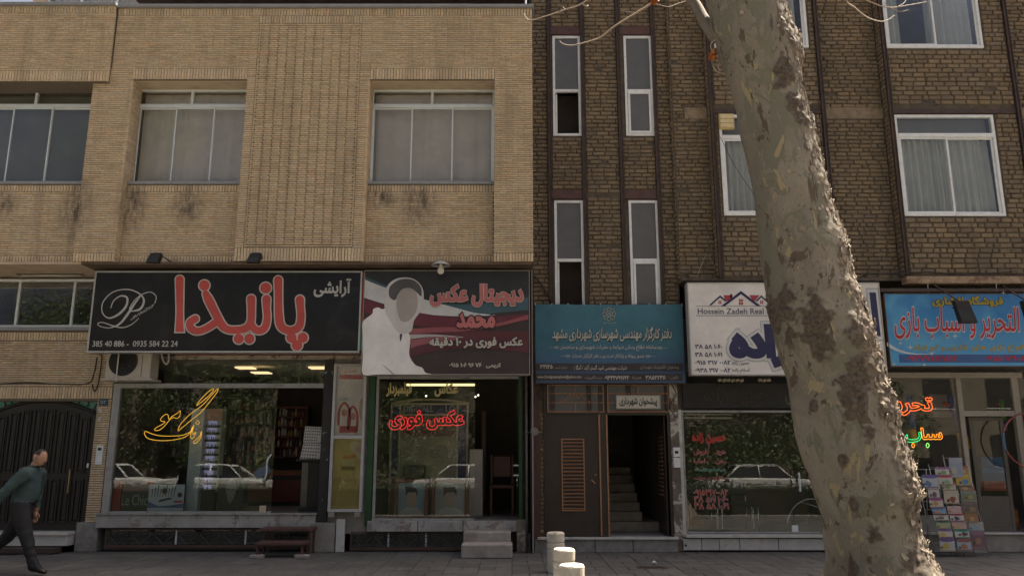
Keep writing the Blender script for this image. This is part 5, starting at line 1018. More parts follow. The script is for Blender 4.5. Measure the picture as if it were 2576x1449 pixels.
an = contours_of('aniza'); bb_ = bbox(an); an = [[((x - bb_[0]) / (bb_[1] - bb_[0]), (y - bb_[2]) / (bb_[3] - bb_[2])) for x, y in c] for c in an]
an = [[(412 + x * 205 + y * 42, 534 - y * 58 - x * 122) for x, y in c] for c in an]
an = [[(xx(KS[0] + KS[2] * x, KS[1] + KS[2] * y, Y1), zz(KS[1] + KS[2] * y, Y1)) for x, y in c] for c in an]; sheet('script_name', an, Y1 - .006, sv_, S1)
def rk(k, a, b, c, d, Y): return R(k[0] + k[2] * a, k[1] + k[2] * b, k[0] + k[2] * c, k[1] + k[2] * d, Y)
write('phone_number', '385 40 886 -  0935 584 22 24', rk(KS, 68, 718, 850, 770, Y1), Y1 - .004, sv_, S1, .012); write('lettering', 'آرایشی', rk(KS, 2108, 148, 2442, 312, Y1), Y1 - .004, sv_, S1, .03)
box('side_strip', P('flag_red', (.35, .04, .04)), S1, r1[1] + .003, r1[1] + .03, Y1 + .02, Y1 + .15, (r1[2] + r1[3]) / 2 - .2, r1[3] - .02); box('side_strip', P('flag_green', (.03, .16, .12)), S1, r1[1] + .003, r1[1] + .03, Y1 + .02, Y1 + .15, r1[2] + .05, (r1[2] + r1[3]) / 2 - .2)

# photo shop lightbox
Y2 = -.72; K2 = (893.0, 661.2, .2015); r2 = R(912, 680, 1333, 943, Y2)
S2 = sign('shop_sign', 'photo shop sign with white robed figure and red and white swooshes', r2, Y2, .2, P('sign_brown', (.055, .04, .038), .4), M('box_edge', (.3, .27, .24), .1, 5, .5), .014)
def art(name, pts, col, lay, smooth=True):
    c = [tuple(p.xy) for p in cat([Vector((*q, 0)) for q in pts], 5, True)] if smooth else pts
    sheet(name, survey([c], *K2, Y2), Y2 - .0025 * lay, P('s2_%s' % name, col, .4), S2)
def band(name, top, bot, col, lay):
    t_ = [tuple(p.xy) for p in cat([Vector((*q, 0)) for q in top], 6)]; b_ = [tuple(p.xy) for p in cat([Vector((*q, 0)) for q in bot], 6)]
    sheet(name, survey([t_ + b_[::-1]], *K2, Y2), Y2 - .0025 * lay, P('s2_' + name, col, .4), S2)
band('charcoal_top', [(100, 95), (1000, 95), (2165, 100)], [(100, 180), (600, 420), (1300, 560), (2165, 470)], (.035, .035, .036), 1)
band('teal_sweep', [(100, 160), (400, 290), (900, 460), (1400, 520), (2165, 430)], [(100, 200), (400, 330), (900, 510), (1400, 640), (2165, 590)], (.06, .11, .13), 2)
band('white_sweep', [(100, 200), (350, 300), (800, 440), (1250, 560), (1500, 625), (1750, 650)], [(100, 430), (350, 510), (800, 630), (1250, 668), (1500, 665), (1750, 655)], (.58, .57, .55), 3)
band('wine_sweep', [(100, 435), (400, 540), (900, 640), (1400, 690), (2165, 640)], [(100, 600), (400, 720), (900, 800), (1400, 800), (2165, 720)], (.14, .035, .045), 4)
band('rose_sweep', [(650, 830), (1000, 805), (1400, 800), (1800, 750), (2165, 650)], [(650, 890), (1000, 870), (1400, 850), (1800, 790), (2165, 700)], (.3, .09, .1), 5)
band('wine_lower', [(650, 870), (1100, 850), (1600, 850), (2165, 860)], [(650, 1200), (900, 1120), (1400, 1060), (2165, 1120)], (.11, .035, .04), 4)
band('white_streak', [(670, 895), (1000, 895), (1350, 925)], [(690, 965), (1000, 925), (1350, 935)], (.42, .38, .36), 6)
band('rose_lower', [(690, 955), (950, 925), (1300, 930)], [(700, 1070), (850, 1020), (1300, 960)], (.3, .1, .11), 6)
art('robe', [(100, 740), (215, 640), (230, 580), (290, 558), (345, 580), (420, 560), (500, 640), (600, 760), (680, 900), (690, 1000), (680, 1150), (750, 1270), (840, 1310), (880, 1370), (950, 1390), (700, 1392), (300, 1392), (104, 1392), (98, 1200), (98, 900)], (.78, .74, .70), 7)
art('collar', [(560, 900), (590, 890), (585, 940), (568, 985)], (.08, .07, .08), 8); art('robe_fold', [(340, 1265), (420, 1325), (490, 1388), (470, 1390), (400, 1325)], (.36, .33, .31), 8)
art('hood', [(380, 600), (370, 400), (430, 260), (560, 190), (720, 200), (830, 290), (860, 430), (820, 600), (740, 720), (700, 860), (560, 880), (460, 760)], (.6, .565, .535), 8)
art('face', [(560, 700), (520, 560), (530, 430), (600, 330), (700, 320), (770, 390), (785, 520), (750, 640), (680, 720), (610, 740)], (.40, .35, .31), 9)
art('dark_hair', [(430, 420), (440, 300), (560, 215), (720, 215), (820, 300), (830, 420), (780, 380), (700, 320), (600, 330), (540, 400), (500, 470)], (.10, .095, .095), 10)
pk = P('sign_pink', (.46, .15, .14)); cw = P('sign_cream', (.48, .44, .37)); dk = P('sign_dark', (.02, .02, .03)); L2 = Y2 - .03
write('lettering', 'دیجیتال عکس', rk(K2, 945, 280, 2095, 535, L2), L2, pk, S2, .055, cw, .025); write('lettering', 'محمد', rk(K2, 1280, 645, 1740, 800, L2), L2, pk, S2, .055, dk, .05)
write('lettering', 'عکس فوری در ۱۰ دقیقه', rk(K2, 935, 930, 2090, 1060, L2), L2, cw, S2, .045, dk, .05); write('phone_number', 'کریمی : ۷۶ ۹۶ ۱۰۶ ۰۹۱۵', rk(K2, 1180, 1250, 1820, 1312, L2), L2, cw, S2, .035)

# turquoise banner
Y3 = -.22; K3 = (1322.4, 747.0, .1633); r3 = R(1347, 766, 1720, 963, Y3); S3 = thing('banner', 'turquoise cloth banner with white calligraphy stretched above the stair door', 'banner', ((r3[0] + r3[1]) / 2, Y3, r3[2]))
def warp(u, v): return .008 * math.sin(u * 9 + v * 4) * (1 - abs(2 * v - 1)) + .006 * math.sin(u * 23 + 1) * v + .004 * math.sin(v * 17 + u * 5)
NX, NY = 60, 32; vs = []; fs = []
for j in range(NY + 1):
    for i in range(NX + 1):
        u, v = i / NX, j / NY; sag = -.012 * math.sin(math.pi * u) * (v ** 3) + (.01 * abs(math.sin(u * 22)) * v ** 12)
        vs.append((r3[0] + u * (r3[1] - r3[0]), Y3 + warp(u, v), r3[2] + v * (r3[3] - r3[2]) + sag))
fs = [(j * (NX + 1) + i, j * (NX + 1) + i + 1, (j + 1) * (NX + 1) + i + 1, (j + 1) * (NX + 1) + i) for j in range(NY) for i in range(NX)]
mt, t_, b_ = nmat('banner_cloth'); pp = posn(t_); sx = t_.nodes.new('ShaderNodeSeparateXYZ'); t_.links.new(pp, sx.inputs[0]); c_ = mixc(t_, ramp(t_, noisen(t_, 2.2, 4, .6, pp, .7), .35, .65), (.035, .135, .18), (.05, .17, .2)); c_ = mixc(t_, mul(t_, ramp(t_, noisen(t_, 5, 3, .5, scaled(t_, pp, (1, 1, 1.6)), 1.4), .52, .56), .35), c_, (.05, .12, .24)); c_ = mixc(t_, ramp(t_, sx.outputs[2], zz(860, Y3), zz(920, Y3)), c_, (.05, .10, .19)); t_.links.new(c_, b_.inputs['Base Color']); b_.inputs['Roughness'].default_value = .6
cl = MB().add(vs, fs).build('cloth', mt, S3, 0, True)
bx = Y3 - .022; gb = P('banner_band', (.05, .042, .042))
def b3(a, b, c, d): return rk(K3, a, b, c, d, bx)
for a, b in ((1025, 1135), (1180, 1285)): q = b3(150, a, 2415, b); sheet('dark_band', [[(q[0], q[2]), (q[1], q[2]), (q[1], q[3]), (q[0], q[3])]], bx, gb, S3)
iv = P('banner_ivory', (.46, .44, .38)); sh_ = P('banner_shadow', (.015, .035, .05)); dm = P('banner_dim', (.36, .34, .3)); b4 = bx - .003
write('lettering_shadow', 'دفتر کارگزار مهندسی شهرسازی شهرداری مشهد', b3(420, 470, 2255, 688), bx, sh_, S3, .03, None, 0, .22); write('lettering', 'دفتر کارگزار مهندسی شهرسازی شهرداری مشهد', b3(412, 462, 2247, 680), b4, iv, S3, .02, None, 0, .22)
write('lettering', 'سامانه اطلاع رسانی ضوابط و مقررات شهرسازی و ساختمان', b3(528, 738, 2015, 825), b4, iv, S3, .012); write('lettering', 'صدور پروانه و پایانکار تحت وب دفتر کارگزار خدمات', b3(712, 868, 1828, 950), b4, iv, S3, .012)
write('lettering', 'پیشخوان الکترونیک شهرداری', b3(1760, 1050, 2360, 1118), b4, dm, S3); write('lettering', 'شرکت مهندسی امید گستر آژند ( اُمگا )', b3(740, 1045, 1555, 1135), b4, iv, S3, .01); write('lettering', 'شماره ثبت :', b3(430, 1062, 642, 1112), b4, dm, S3); write('lettering', '۳۴۱۴۵', b3(225, 1045, 412, 1100), b4, iv, S3, .03)
write('lettering', 'تلفن :', b3(2205, 1215, 2350, 1270), b4, dm, S3); write('lettering', '۳۸۵۲۲۴۱۱', b3(1850, 1212, 2148, 1268), b4, iv, S3, .03); write('lettering', 'همراه :', b3(1605, 1212, 1780, 1275), b4, dm, S3); write('lettering', '۰۹۳۳۴۷۹۹۶۴۲', b3(1215, 1215, 1590, 1272), b4, iv, S3, .03); write('lettering', 'پست الکترونیک :', b3(900, 1215, 1175, 1275), b4, dm, S3); write('lettering', 'www.Omidgostarajhand@yahoo.com', b3(180, 1205, 858, 1262), b4, iv, S3, .01)
for (a, y_, s) in ((2035, 785, 1), (508, 778, -1), (1852, 912, 1), (682, 908, -1)):
    for k in (-14, 0, 14): q = b3(min(a, a + s * 65), y_ + k - 3, max(a, a + s * 65), y_ + k + 3); sheet('rule', [[(q[0], q[2]), (q[1], q[2]), (q[1], q[3]), (q[0], q[3])]], b4, iv, S3)
    q = b3(min(a + s * 65, a + s * 145), y_ - 2, max(a + s * 65, a + s * 145), y_ + 2); sheet('rule', [[(q[0], q[2]), (q[1], q[2]), (q[1], q[3]), (q[0], q[3])]], b4, iv, S3)
for k in range(9):
    a = 2 * math.pi * k / 8; cx_, cy_ = (1286 + 74 * math.cos(a), 266 + 74 * math.sin(a)) if k < 8 else (1286, 272); rr_ = 33 if k < 8 else 26
    o_ = survey([disc(cx_, cy_, rr_, 8 if k < 8 else 20)], *K3, b4)[0]; i_ = survey([disc(cx_, cy_, rr_ - 8, 8 if k < 8 else 20)], *K3, b4)[0]; sheet('emblem_petal', [o_, i_[::-1]], b4, P('emblem_gold', (.4, .36, .22)) if k < 8 else iv, S3)
write('lettering', 'شهرداری مشهد', b3(1185, 380, 1390, 412), b4, dm, S3)
m = MB(); bars(m, r3[0] - .02, r3[1] + .02, r3[2] - .01, r3[3] + .01, Y3 + .03, Y3 + .06, .03); m.build('batten_frame', m_steel, S3)
for a in [k / 9 for k in range(10)]: x = r3[0] + a * (r3[1] - r3[0]); MB().tube([(x, Y3 - .01, r3[3] - .012), (x + .01, Y3 + .05, r3[3] + .03)], .007, 5).build('tie', M('cord_white', (.5, .48, .44), .05, 5, .7), S3)

# estate agency sign
Y4 = -.6; K4 = (1708.8, 687.0, .3367); r4 = R(1733, 711, 2222, 944, Y4); S4 = sign('shop_sign', 'white estate agency sign with house roofs logo and navy letters', r4, Y4, .2, P('sign_white', (.7, .67, .625), .4), M('sign_edge_grey', (.42, .4, .37), .1, 5, .5), .02)
def a4(name, pts, col, lay): sheet(name, survey([pts], *K4, Y4), Y4 - .003 * lay, P('s4_' + name, col), S4)
nvy = (.035, .035, .09); rd_ = (.36, .05, .06)
a4('red_roof', [(330, 165), (400, 165), (385, 205), (345, 210)], rd_, 1); a4('red_roof', [(522, 165), (600, 165), (560, 215), (545, 200)], rd_, 1); a4('chimney', [(380, 155), (394, 155), (394, 185), (380, 185)], rd_, 1)
a4('roof_main', [(312, 246), (460, 134), (608, 246), (578, 246), (460, 158), (342, 246)], nvy, 3); a4('roof_side', [(222, 240), (305, 166), (352, 206), (342, 214), (305, 182), (240, 240)], nvy, 2); a4('roof_side', [(570, 206), (612, 166), (700, 240), (680, 240), (612, 182), (580, 214)], nvy, 2)
for cx_, w_, y0_, y1_ in ((304, 12, 206, 232), (616, 12, 206, 232), (461, 16, 194, 242)):
    for sx_ in (0, 1):
        for sy_ in (0, 1): a4('logo_pane', [(cx_ - w_ + sx_ * (w_ + 1), y0_ + sy_ * (y1_ - y0_) / 2), (cx_ - 2 + sx_ * (w_ + 1), y0_ + sy_ * (y1_ - y0_) / 2), (cx_ - 2 + sx_ * (w_ + 1), y0_ + (sy_ + .85) * (y1_ - y0_) / 2), (cx_ - w_ + sx_ * (w_ + 1), y0_ + (sy_ + .85) * (y1_ - y0_) / 2)], rd_, 1)
a4('rule', [(125, 246), (820, 246), (820, 249), (125, 249)], nvy, 1); a4('rule', [(125, 316), (820, 316), (820, 320), (125, 320)], rd_, 1)
nm = P('navy_print', nvy); write('lettering', 'Hossein Zadeh Real Estate', rk(K4, 138, 264, 800, 306, Y4), Y4 - .004, P('grey_navy', (.1, .1, .14)), S4, .015)
hal = P('halo_grey', (.4, .4, .41)); whp = P('pure_white', (.6, .59, .57))
def word(s, r, bold):
    cs = contours_of(s); bbx = bbox(cs); sheet('lettering_halo', fit(swell(cs, bold + .085), r, bbx), Y4 - .003, hal, S4); sheet('lettering_outline', fit(swell(cs, bold + .06), r, bbx), Y4 - .006, whp, S4); sheet('lettering', fit(swell(cs, bold), r, bbx), Y4 - .009, nm, S4)
word('زاده', rk(K4, 395, 405, 800, 680, Y4), .085); word('املاک', rk(K4, 900, 165, 1475, 460, Y4), .05); word('حسین', rk(K4, 850, 480, 1460, 700, Y4), .05)
for s_, c_ in (('۳۸ ۵۸ ۱۰۶۰', (120, 533, 320, 565)), ('۳۸ ۵۸ ۱۰۶۱', (120, 592, 320, 624)), ('۰۹۱۵ ۳۱۷ ۰۰۸۲', (120, 652, 382, 682)), ('۰۹۳۸ ۳۱۷ ۰۰۸۲', (120, 710, 382, 740))): write('phone_number', s_, rk(K4, *c_, Y4), Y4 - .004, nm, S4, .025)
write('lettering', 'حسین زاده', rk(K4, 395, 652, 524, 690, Y4), Y4 - .004, nm, S4, .01); write('lettering', 'اسلام زاده', rk(K4, 395, 710, 524, 745, Y4), Y4 - .004, nm, S4, .01)

# toy shop sign
Y5 = -.62; r5 = R(2231, 738, 2700, 922, Y5); mt, t_, b_ = nmat('toy_sign_print'); pp = posn(t_); sx = t_.nodes.new('ShaderNodeSeparateXYZ'); t_.links.new(pp, sx.inputs[0]); c_ = mixc(t_, ramp(t_, sx.outputs[2], r5[2], r5[3]), (.085, .32, .56), (.035, .18, .42)); c_ = mixc(t_, ramp(t_, noisen(t_, 1.4, 3, .5, pp), .5, .75), c_, (.14, .42, .58)); t_.links.new(c_, b_.inputs['Base Color']); b_.inputs['Roughness'].default_value = .35
S5 = sign('shop_sign', 'sky blue toy shop sign with red Persian lettering and sparkles', r5, Y5, .15, mt, M('sign_brownframe', (.12, .07, .03), .15, 5, .5), .012)
yl = P('sign_yellow', (.36, .28, .04)); rw = P('sign_red', (.42, .035, .045)); wh5 = P('sign_white5', (.56, .57, .58)); b5 = P('sign_blueband', (.05, .11, .27))
q = rk(K4, 1642, 608, 2850, 668, Y5); sheet('band', [[(q[0], q[2]), (q[1], q[2]), (q[1], q[3]), (q[0], q[3])]], Y5 - .003, b5, S5)
tp = [tuple(p.xy) for p in cat([Vector((*q_, 0)) for q_ in ((1552, 515), (1640, 570), (1760, 600), (1900, 605))], 6)]; bt = [tuple(p.xy) for p in cat([Vector((*q_, 0)) for q_ in ((1552, 545), (1640, 588), (1760, 608), (1900, 608))], 6)]; sheet('white_swoosh', survey([tp + bt[::-1]], *K4, Y5), Y5 - .003, wh5, S5)
write('lettering', 'فروشگاه افشاری', rk(K4, 1890, 172, 2415, 250, Y5), Y5 - .005, yl, S5, .045, dk, .04); write('lettering', 'لوازم التحریر و اسباب بازی', rk(K4, 1605, 258, 2790, 530, Y5), Y5 - .005, rw, S5, .012, wh5, .028, .18)
write('lettering', 'انواع بازی های فکری و تم تولد', rk(K4, 1745, 532, 2570, 590, Y5), Y5 - .005, yl, S5, .03); write('phone_number', '۰۹۳۷۷٤٤۹٤۱۲', rk(K4, 1700, 618, 2075, 656, Y5), Y5 - .006, rw, S5, .03); write('phone_number', '۰۹۱۵۰۷۹۰۵۹۱', rk(K4, 2278, 618, 2650, 656, Y5), Y5 - .006, rw, S5, .03)
for x_, y_, r_ in ((1725, 555, 26), (1650, 525, 20), (1885, 595, 24), (1605, 680, 18), (1830, 685, 20), (2060, 470, 22), (2260, 490, 18), (2420, 150, 18)):
    c_ = [(x_ + (r_ if k % 2 == 0 else r_ * .22) * math.cos(math.pi * k / 4), y_ + (r_ if k % 2 == 0 else r_ * .22) * math.sin(math.pi * k / 4)) for k in range(8)]; sheet('sparkle', survey([c_], *K4, Y5), Y5 - .004, wh5, S5)
box('top_rail', m_steel, S5, r5[0] - .05, r5[1], Y5, Y5 + .5, r5[3] + .03, r5[3] + .09)

# ================================================================== lamps on arms
def floodlight(label, foot, head, w_, h_, Yh, lean, group):
    a = at(*foot, -.9 if Yh > -1.3 and foot[0] < 1000 else -.35); b = at(*head, Yh); t = thing('floodlight', label, 'floodlight', tuple(b), group); m = MB(); m.tube([a, b + Vector((0, .02, .02))], .014, 6); m.build('arm', m_steel, t, 0, True)
    m = MB(); pr = [(-w_ * .42, h_ * .5), (w_ * .42, h_ * .5), (w_ * .5 + lean, -h_ * .5), (-w_ * .5 + lean, -h_ * .5)]; m.prism([(b.x + x, b.z + z - h_ * .45) for x, z in pr], b.y - .07, b.y + .04); m.build('housing', m_black, t, .012)
    m = MB(); m.prism([(b.x + x * .82 + lean * .1, b.z + z * .5 - h_ * .62) for x, z in pr], b.y - .078, b.y - .071); m.build('lens', M('floodlight_glass', (.035, .038, .04), .1, 4, .2), t)
    m = MB(); m.tube([b + Vector((-w_ * .45, 0, -h_ * .3)), b + Vector((-w_ * .3, -.02, .02)), b + Vector((w_ * .3, -.02, .02)), b + Vector((w_ * .47, 0, -h_ * .3))], .01, 5); m.build('yoke', m_steel, t)
floodlight('small dark floodlight over the left of the black sign', (452, 673), (396, 640), .22, .17, -1.35, -.06, 'floodlights above the black sign'); floodlight('small dark floodlight over the middle of the black sign', (684, 673), (646, 640), .22, .17, -1.35, -.06, 'floodlights above the black sign')
floodlight('black floodlight hanging over the middle of the blue toy sign', (2334, 706), (2414, 760), .30, .40, -1.1, .1, 'floodlights above the toy sign'); floodlight('black floodlight at the outer end of the blue toy sign', (2510, 712), (2585, 760), .30, .40, -1.1, .08, 'floodlights above the toy sign')
for px in (2336, 2508): m = MB(); m.tube(cat([at(px, 742, -.6), at(px - 2, 715, -.5), at(px + 3, 702, -.4), at(px + 4, 712, -.4)], 4), .007, 5); tag(m.build('wire_tie', M('wire_pale', (.4, .38, .34), .1, 5, .6), None, 0, True), 'pale looped wire tie above the toy sign', 'wire', 'wire ties of the toy sign')
bx_, bz_ = xx(1109, 668, -.98), zz(668, -.98); LB = thing('bulb_lamp', 'white bulb lamp with enamel shade above the photo shop sign', 'lamp', (bx_, -.98, bz_))
m = MB(); m.lathe([(.03, .09), (.05, .075), (.14, .03), (.175, .0), (.17, -.006), (.13, .018), (.04, .06), (.02, .06)], (bx_, -.98, bz_), 24); m.build('shade', M('enamel_shade', (.4, .42, .4), .08, 5, .4), LB, 0, True); m = MB(); m.lathe([(.02, .04), (.028, -.01), (.03, -.03), (.055, -.065), (.062, -.1), (.05, -.14), (.02, -.16), (.004, -.163)], (bx_, -.98, bz_), 16); m.build('bulb', M('opal_bulb', (.72, .66, .54), .04, 5, .3), LB, 0, True); m = MB(); m.tube([(bx_, -.98, bz_ + .08), (bx_, -.9, bz_ + .12), (bx_, -.6, bz_ + .14)], .014, 6); m.build('arm', m_steel, LB)
TF = thing('tube_fixture', 'old fluorescent tube fixture under the overhang beside the black sign', 'lamp', (xx(125, 690, -.2), -.2, zz(690, -.2))); q = R(42, 685, 208, 691, -.2); box('batten', m_steel, TF, q[0], q[1], -.22, -.14, q[2], q[3] + .03); MB().tube([(q[0] + .1, -.2, q[2] - .02), (q[1] - .03, -.2, q[2] - .02)], .02, 8).build('tube', M('dull_tube', (.5, .48, .42), .05, 5, .3), TF, 0, True)
for px, py in ((205, 655), (793, 660), (1318, 658)): m = MB(); p_ = at(px, py, -.95); m.tube([p_ + Vector((0, 0, .06)), p_, p_ + Vector((.05, -.02, -.03))], .012, 6); m.tube([p_, p_ + Vector((-.06, 0, -.02))], .012, 6); tag(m.build('wire_stub', m_steel, None), 'rusty bracket stub under the edge of the overhang', 'bracket', 'rusty stubs under the overhang')

# ------------------------------------------------------------------ cables
def cable(label, pts, r=.009, mat=None, group=None): m = MB(); m.tube(cat([Vector(p) for p in pts], 6), r, 6); return tag(m.build('cable', mat or m_black, None, 0, True), label, 'cable', group)
cable('black cable running along the brick above the gate', [at(-60, 968, -.02), at(60, 963, -.02), at(160, 966, -.02), at(222, 964, -.02), at(236, 940, -.02), at(244, 900, -.02)], .012)
cable('black cable sagging down beside the gate pillar', [at(232, 966, -.03), at(238, 985, -.03), at(248, 960, -.05), at(256, 900, -.05), at(250, 893, -.05)], .01)
cable('thin black cable sagging across the brick above toy sign', [at(2240, 690, -.45), at(2330, 684, -.45), at(2430, 690, -.45), at(2560, 682, -.45)], .009); cable('thick dark cable along the brick above agency sign', [at(2150, 705, -.25), at(2185, 690, -.3), at(2235, 690, -.42), at(2262, 682, -.45)], .012)
cable('dark cable curling from the photo sign to the banner', [at(1335, 690, -.05), at(1350, 700, -.05), at(1368, 725, -.05), at(1390, 765, -.08)], .012); cable('thin wire slanting down past the bay window by tree', [at(1812, 345, -.45), at(1850, 420, -.45), at(1900, 495, -.6), at(1960, 590, -.8)], .005)
cable('loose pale wire hanging from the brick by the narrow windows', [at(1806, 700, -.2), at(1780, 640, -.2), at(1752, 700, -.2)], .004, M('wire_pale', (.4, .38, .34)))
for px0, py0, px1, py1, wl_ in ((1345, 955, 1372, 1010, 'dark wire dangling from the turquoise banner over the rusty column'), (1700, 930, 1725, 965, 'short dark wire between turquoise banner and white agency sign'), (1686, 962, 1700, 1050, 'dark wire hanging down the top of the peeling pier'), (1314, 940, 1330, 1020, 'dark wire dangling below the photo shop sign beside gas pipe')): cable(wl_, [at(px0, py0, -.1), at((px0 + px1) / 2 + 8, (py0 * 2 + py1) / 3, -.12), at((px0 + px1) / 2 - 8, (py0 + py1 * 2) / 3, -.1), at(px1, py1, -.08)], .009, None, 'tangled wires around the banner')

# ================================================================== bollards
m_bol = M('bollard_stone', (.62, .555, .45), .14, 7, .85, bump=.5, bscale=70, col2=(.36, .31, .25), lo=.56, hi=.72, scale2=5)
prof = [(.13, 0), (.13, .30), (.128, .315), (.118, .318), (.118, .33), (.128, .333), (.13, .338), (.13, .40), (.128, .405), (.117, .408), (.117, .42), (.128, .423), (.13, .43), (.13, .535), (.122, .552), (.105, .56), (.04, .563)]
def bollard(x, y, label, rot):
    t = thing('bollard', label, 'bollard', (x, y, 0), 'stone bollards across the pavement'); m = MB(); m.lathe(prof, (0, 0, 0), 32); mm = m.mesh('shaft', m_bol); o = bpy.data.objects.new('shaft', mm); COL.objects.link(o); o.parent = t; o.rotation_euler = (random.uniform(-.02, .02), random.uniform(-.02, .02), rot)
    for v_ in mm.vertices: n_ = noise.noise(Vector(v_.co) * 14 + Vector((x * 7, y * 3, 0))); v_.co.x *= 1 + .022 * n_; v_.co.y *= 1 + .022 * n_
    b = o.modifiers.new('edge', 'BEVEL'); b.width = .004; b.limit_method = 'ANGLE'
    return t
def bx(px, Y): return xx(px, 1440, Y)
bollard(bx(1400, -2.7), -2.7, 'shaded ringed stone bollard closest to the stair door plinth', 0); bollard(bx(1418, -4.9), -4.9, 'sunlit ringed stone bollard in the middle of the row', 1); bollard(bx(1440, -6.4), -6.4, 'sunlit stone bollard furthest from the shop fronts', 2)
q = at(1640, 1428, 0); dx, dy = 1.6, -1.75
DC = thing('drain_cover', 'small rusty drain cover set in the pavement before the stair door', 'drain cover', (xx(1640, 1430, -2.2), -2.2, 0)); x_ = xx(1640, 1430, -2.2); box('frame', m_steel, DC, x_ - .22, x_ + .22, -2.35, -2.05, -.02, .006, .004)
for k in range(7): box('slot', m_black, DC, x_ - .18 + k * .055, x_ - .155 + k * .055, -2.31, -2.09, .0055, .0085)
m = MB(); x_ = xx(1641, 1415, -1.85); m.tube([(x_, -1.85, .02), (x_ + .03, -1.86, .045), (x_ + .05, -1.84, .02)], .02, 7); tag(m.build('paper_scrap', m_white, None, 0, True), 'crumpled white scrap of litter lying by the drain cover', 'litter')

# ================================================================== picture book rack
KR = lambda x, y: (2267.1 + .2886 * x, 1030.4 + .2886 * y)      # enlargement of the rack
Yr = -.75
RK = thing('book_rack', 'leaning wire rack for picture books outside the toy shop', 'rack', (8.6, Yr, 0)); m_wire = M('wire_chrome', (.38, .37, .35), .1, 5, .35, .6)
cols_ = (((225, 520), (405, 1235)), ((345, 505), (548, 1240)), ((470, 420), (665, 1240)))
for (a, b) in cols_:
    pa, pb = at(*KR(*a), Yr + .25), at(*KR(*b), Yr - .05); m = MB(); wv_ = .2
    for s in (-wv_, wv_): m.tube([(pa.x + s, pa.y + .03, pa.z + .06), (pb.x + s, pb.y + .03, 0)], .008, 6)
    for k in range(11): u = k / 10; p_ = pa.lerp(pb, u); m.tube([(p_.x - wv_, p_.y + .03, p_.z), (p_.x + wv_, p_.y + .03, p_.z)], .006, 5)
    m.tube([(pa.x, pa.y + .03, pa.z), (pa.x + .02, -.2, 0)], .01, 6); m.build('wire_column', m_wire, RK, 0, True)
BK = [  # corners of each cover on the enlargement: x0, y0, x1, y1, cover, band, spot, words
 (290, 500, 412, 570, (.5, .48, .42), (.3, .12, .28), (.2, .3, .12), 'white cover with violet top band and green bird'), (180, 565, 318, 680, (.46, .48, .5), (.16, .12, .3), (.15, .2, .3), 'white cover with indigo top and small animals'), (318, 568, 442, 655, (.48, .46, .38), (.45, .08, .1), (.25, .35, .2), 'cream cover with crimson top band'), (210, 630, 330, 690, (.48, .42, .34), (.5, .45, .4), (.4, .2, .15), 'beige cover with pale band'),
 (352, 640, 470, 700, (.42, .4, .3), (.45, .07, .1), (.2, .25, .1), 'olive cover with crimson band'), (230, 672, 328, 770, (.52, .49, .45), (.4, .3, .3), (.15, .1, .1), 'white cover with dark drawing'), (368, 702, 496, 818, (.5, .44, .34), (.46, .4, .3), (.25, .08, .05), 'cream cover with a seated figure in a cloak'), (242, 770, 360, 850, (.5, .46, .36), (.36, .1, .25), (.45, .25, .08), 'cream cover with magenta top and orange dog'),
 (262, 845, 385, 905, (.2, .3, .42), (.15, .25, .4), (.4, .2, .12), 'blue cover with brown animals'), (398, 838, 520, 905, (.46, .3, .26), (.48, .36, .34), (.45, .36, .3), 'salmon cover with a face'), (278, 902, 404, 965, (.48, .46, .4), (.28, .14, .06), (.15, .12, .1), 'white cover with brown band and a dog'), (420, 902, 542, 970, (.5, .47, .42), (.45, .08, .14), (.05, .05, .05), 'white cover with pink band and black birds'),
 (300, 965, 422, 1035, (.3, .33, .2), (.12, .18, .1), (.4, .3, .18), 'green cover with forest scene'), (436, 970, 562, 1040, (.48, .32, .28), (.48, .34, .32), (.45, .3, .12), 'pink cover with yellow dress'), (318, 1040, 442, 1110, (.5, .48, .4), (.26, .14, .3), (.5, .34, .05), 'white cover with violet band and yellow hair'), (462, 1040, 590, 1115, (.46, .47, .42), (.03, .3, .2), (.12, .06, .05), 'white cover with emerald band and dark haired child'),
 (332, 1115, 462, 1235, (.48, .47, .46), (.16, .1, .24), (.5, .38, .08), 'white cover with smiling yellow sponge shape'), (482, 1125, 606, 1225, (.34, .4, .46), (.3, .1, .08), (.35, .18, .08), 'pale blue cover with sailing ship'),
 (414, 418, 530, 590, (.3, .34, .42), (.36, .36, .4), (.45, .4, .3), 'large blue grey cover with cartoon group'), (478, 490, 578, 560, (.4, .22, .1), (.36, .1, .06), (.45, .36, .1), 'orange cover with small figures'), (470, 560, 600, 660, (.46, .34, .06), (.48, .38, .1), (.08, .22, .42), 'yellow cover with blue figure'), (500, 648, 632, 705, (.26, .14, .1), (.3, .1, .1), (.4, .3, .14), 'dark red cover in the outer column'),
 (515, 705, 652, 800, (.2, .22, .17), (.26, .28, .22), (.36, .28, .1), 'dull green foil packet cover'), (520, 800, 664, 895, (.16, .13, .11), (.2, .16, .13), (.3, .2, .1), 'dark brown foil packet cover'), (545, 895, 668, 975, (.3, .16, .08), (.34, .2, .08), (.42, .28, .1), 'rust coloured packet cover'), (585, 975, 712, 1050, (.34, .34, .28), (.36, .36, .32), (.2, .3, .4), 'pale grey packet cover'), (600, 1050, 724, 1210, (.2, .12, .14), (.26, .16, .2), (.34, .2, .14), 'purple brown packet cover at the bottom')]
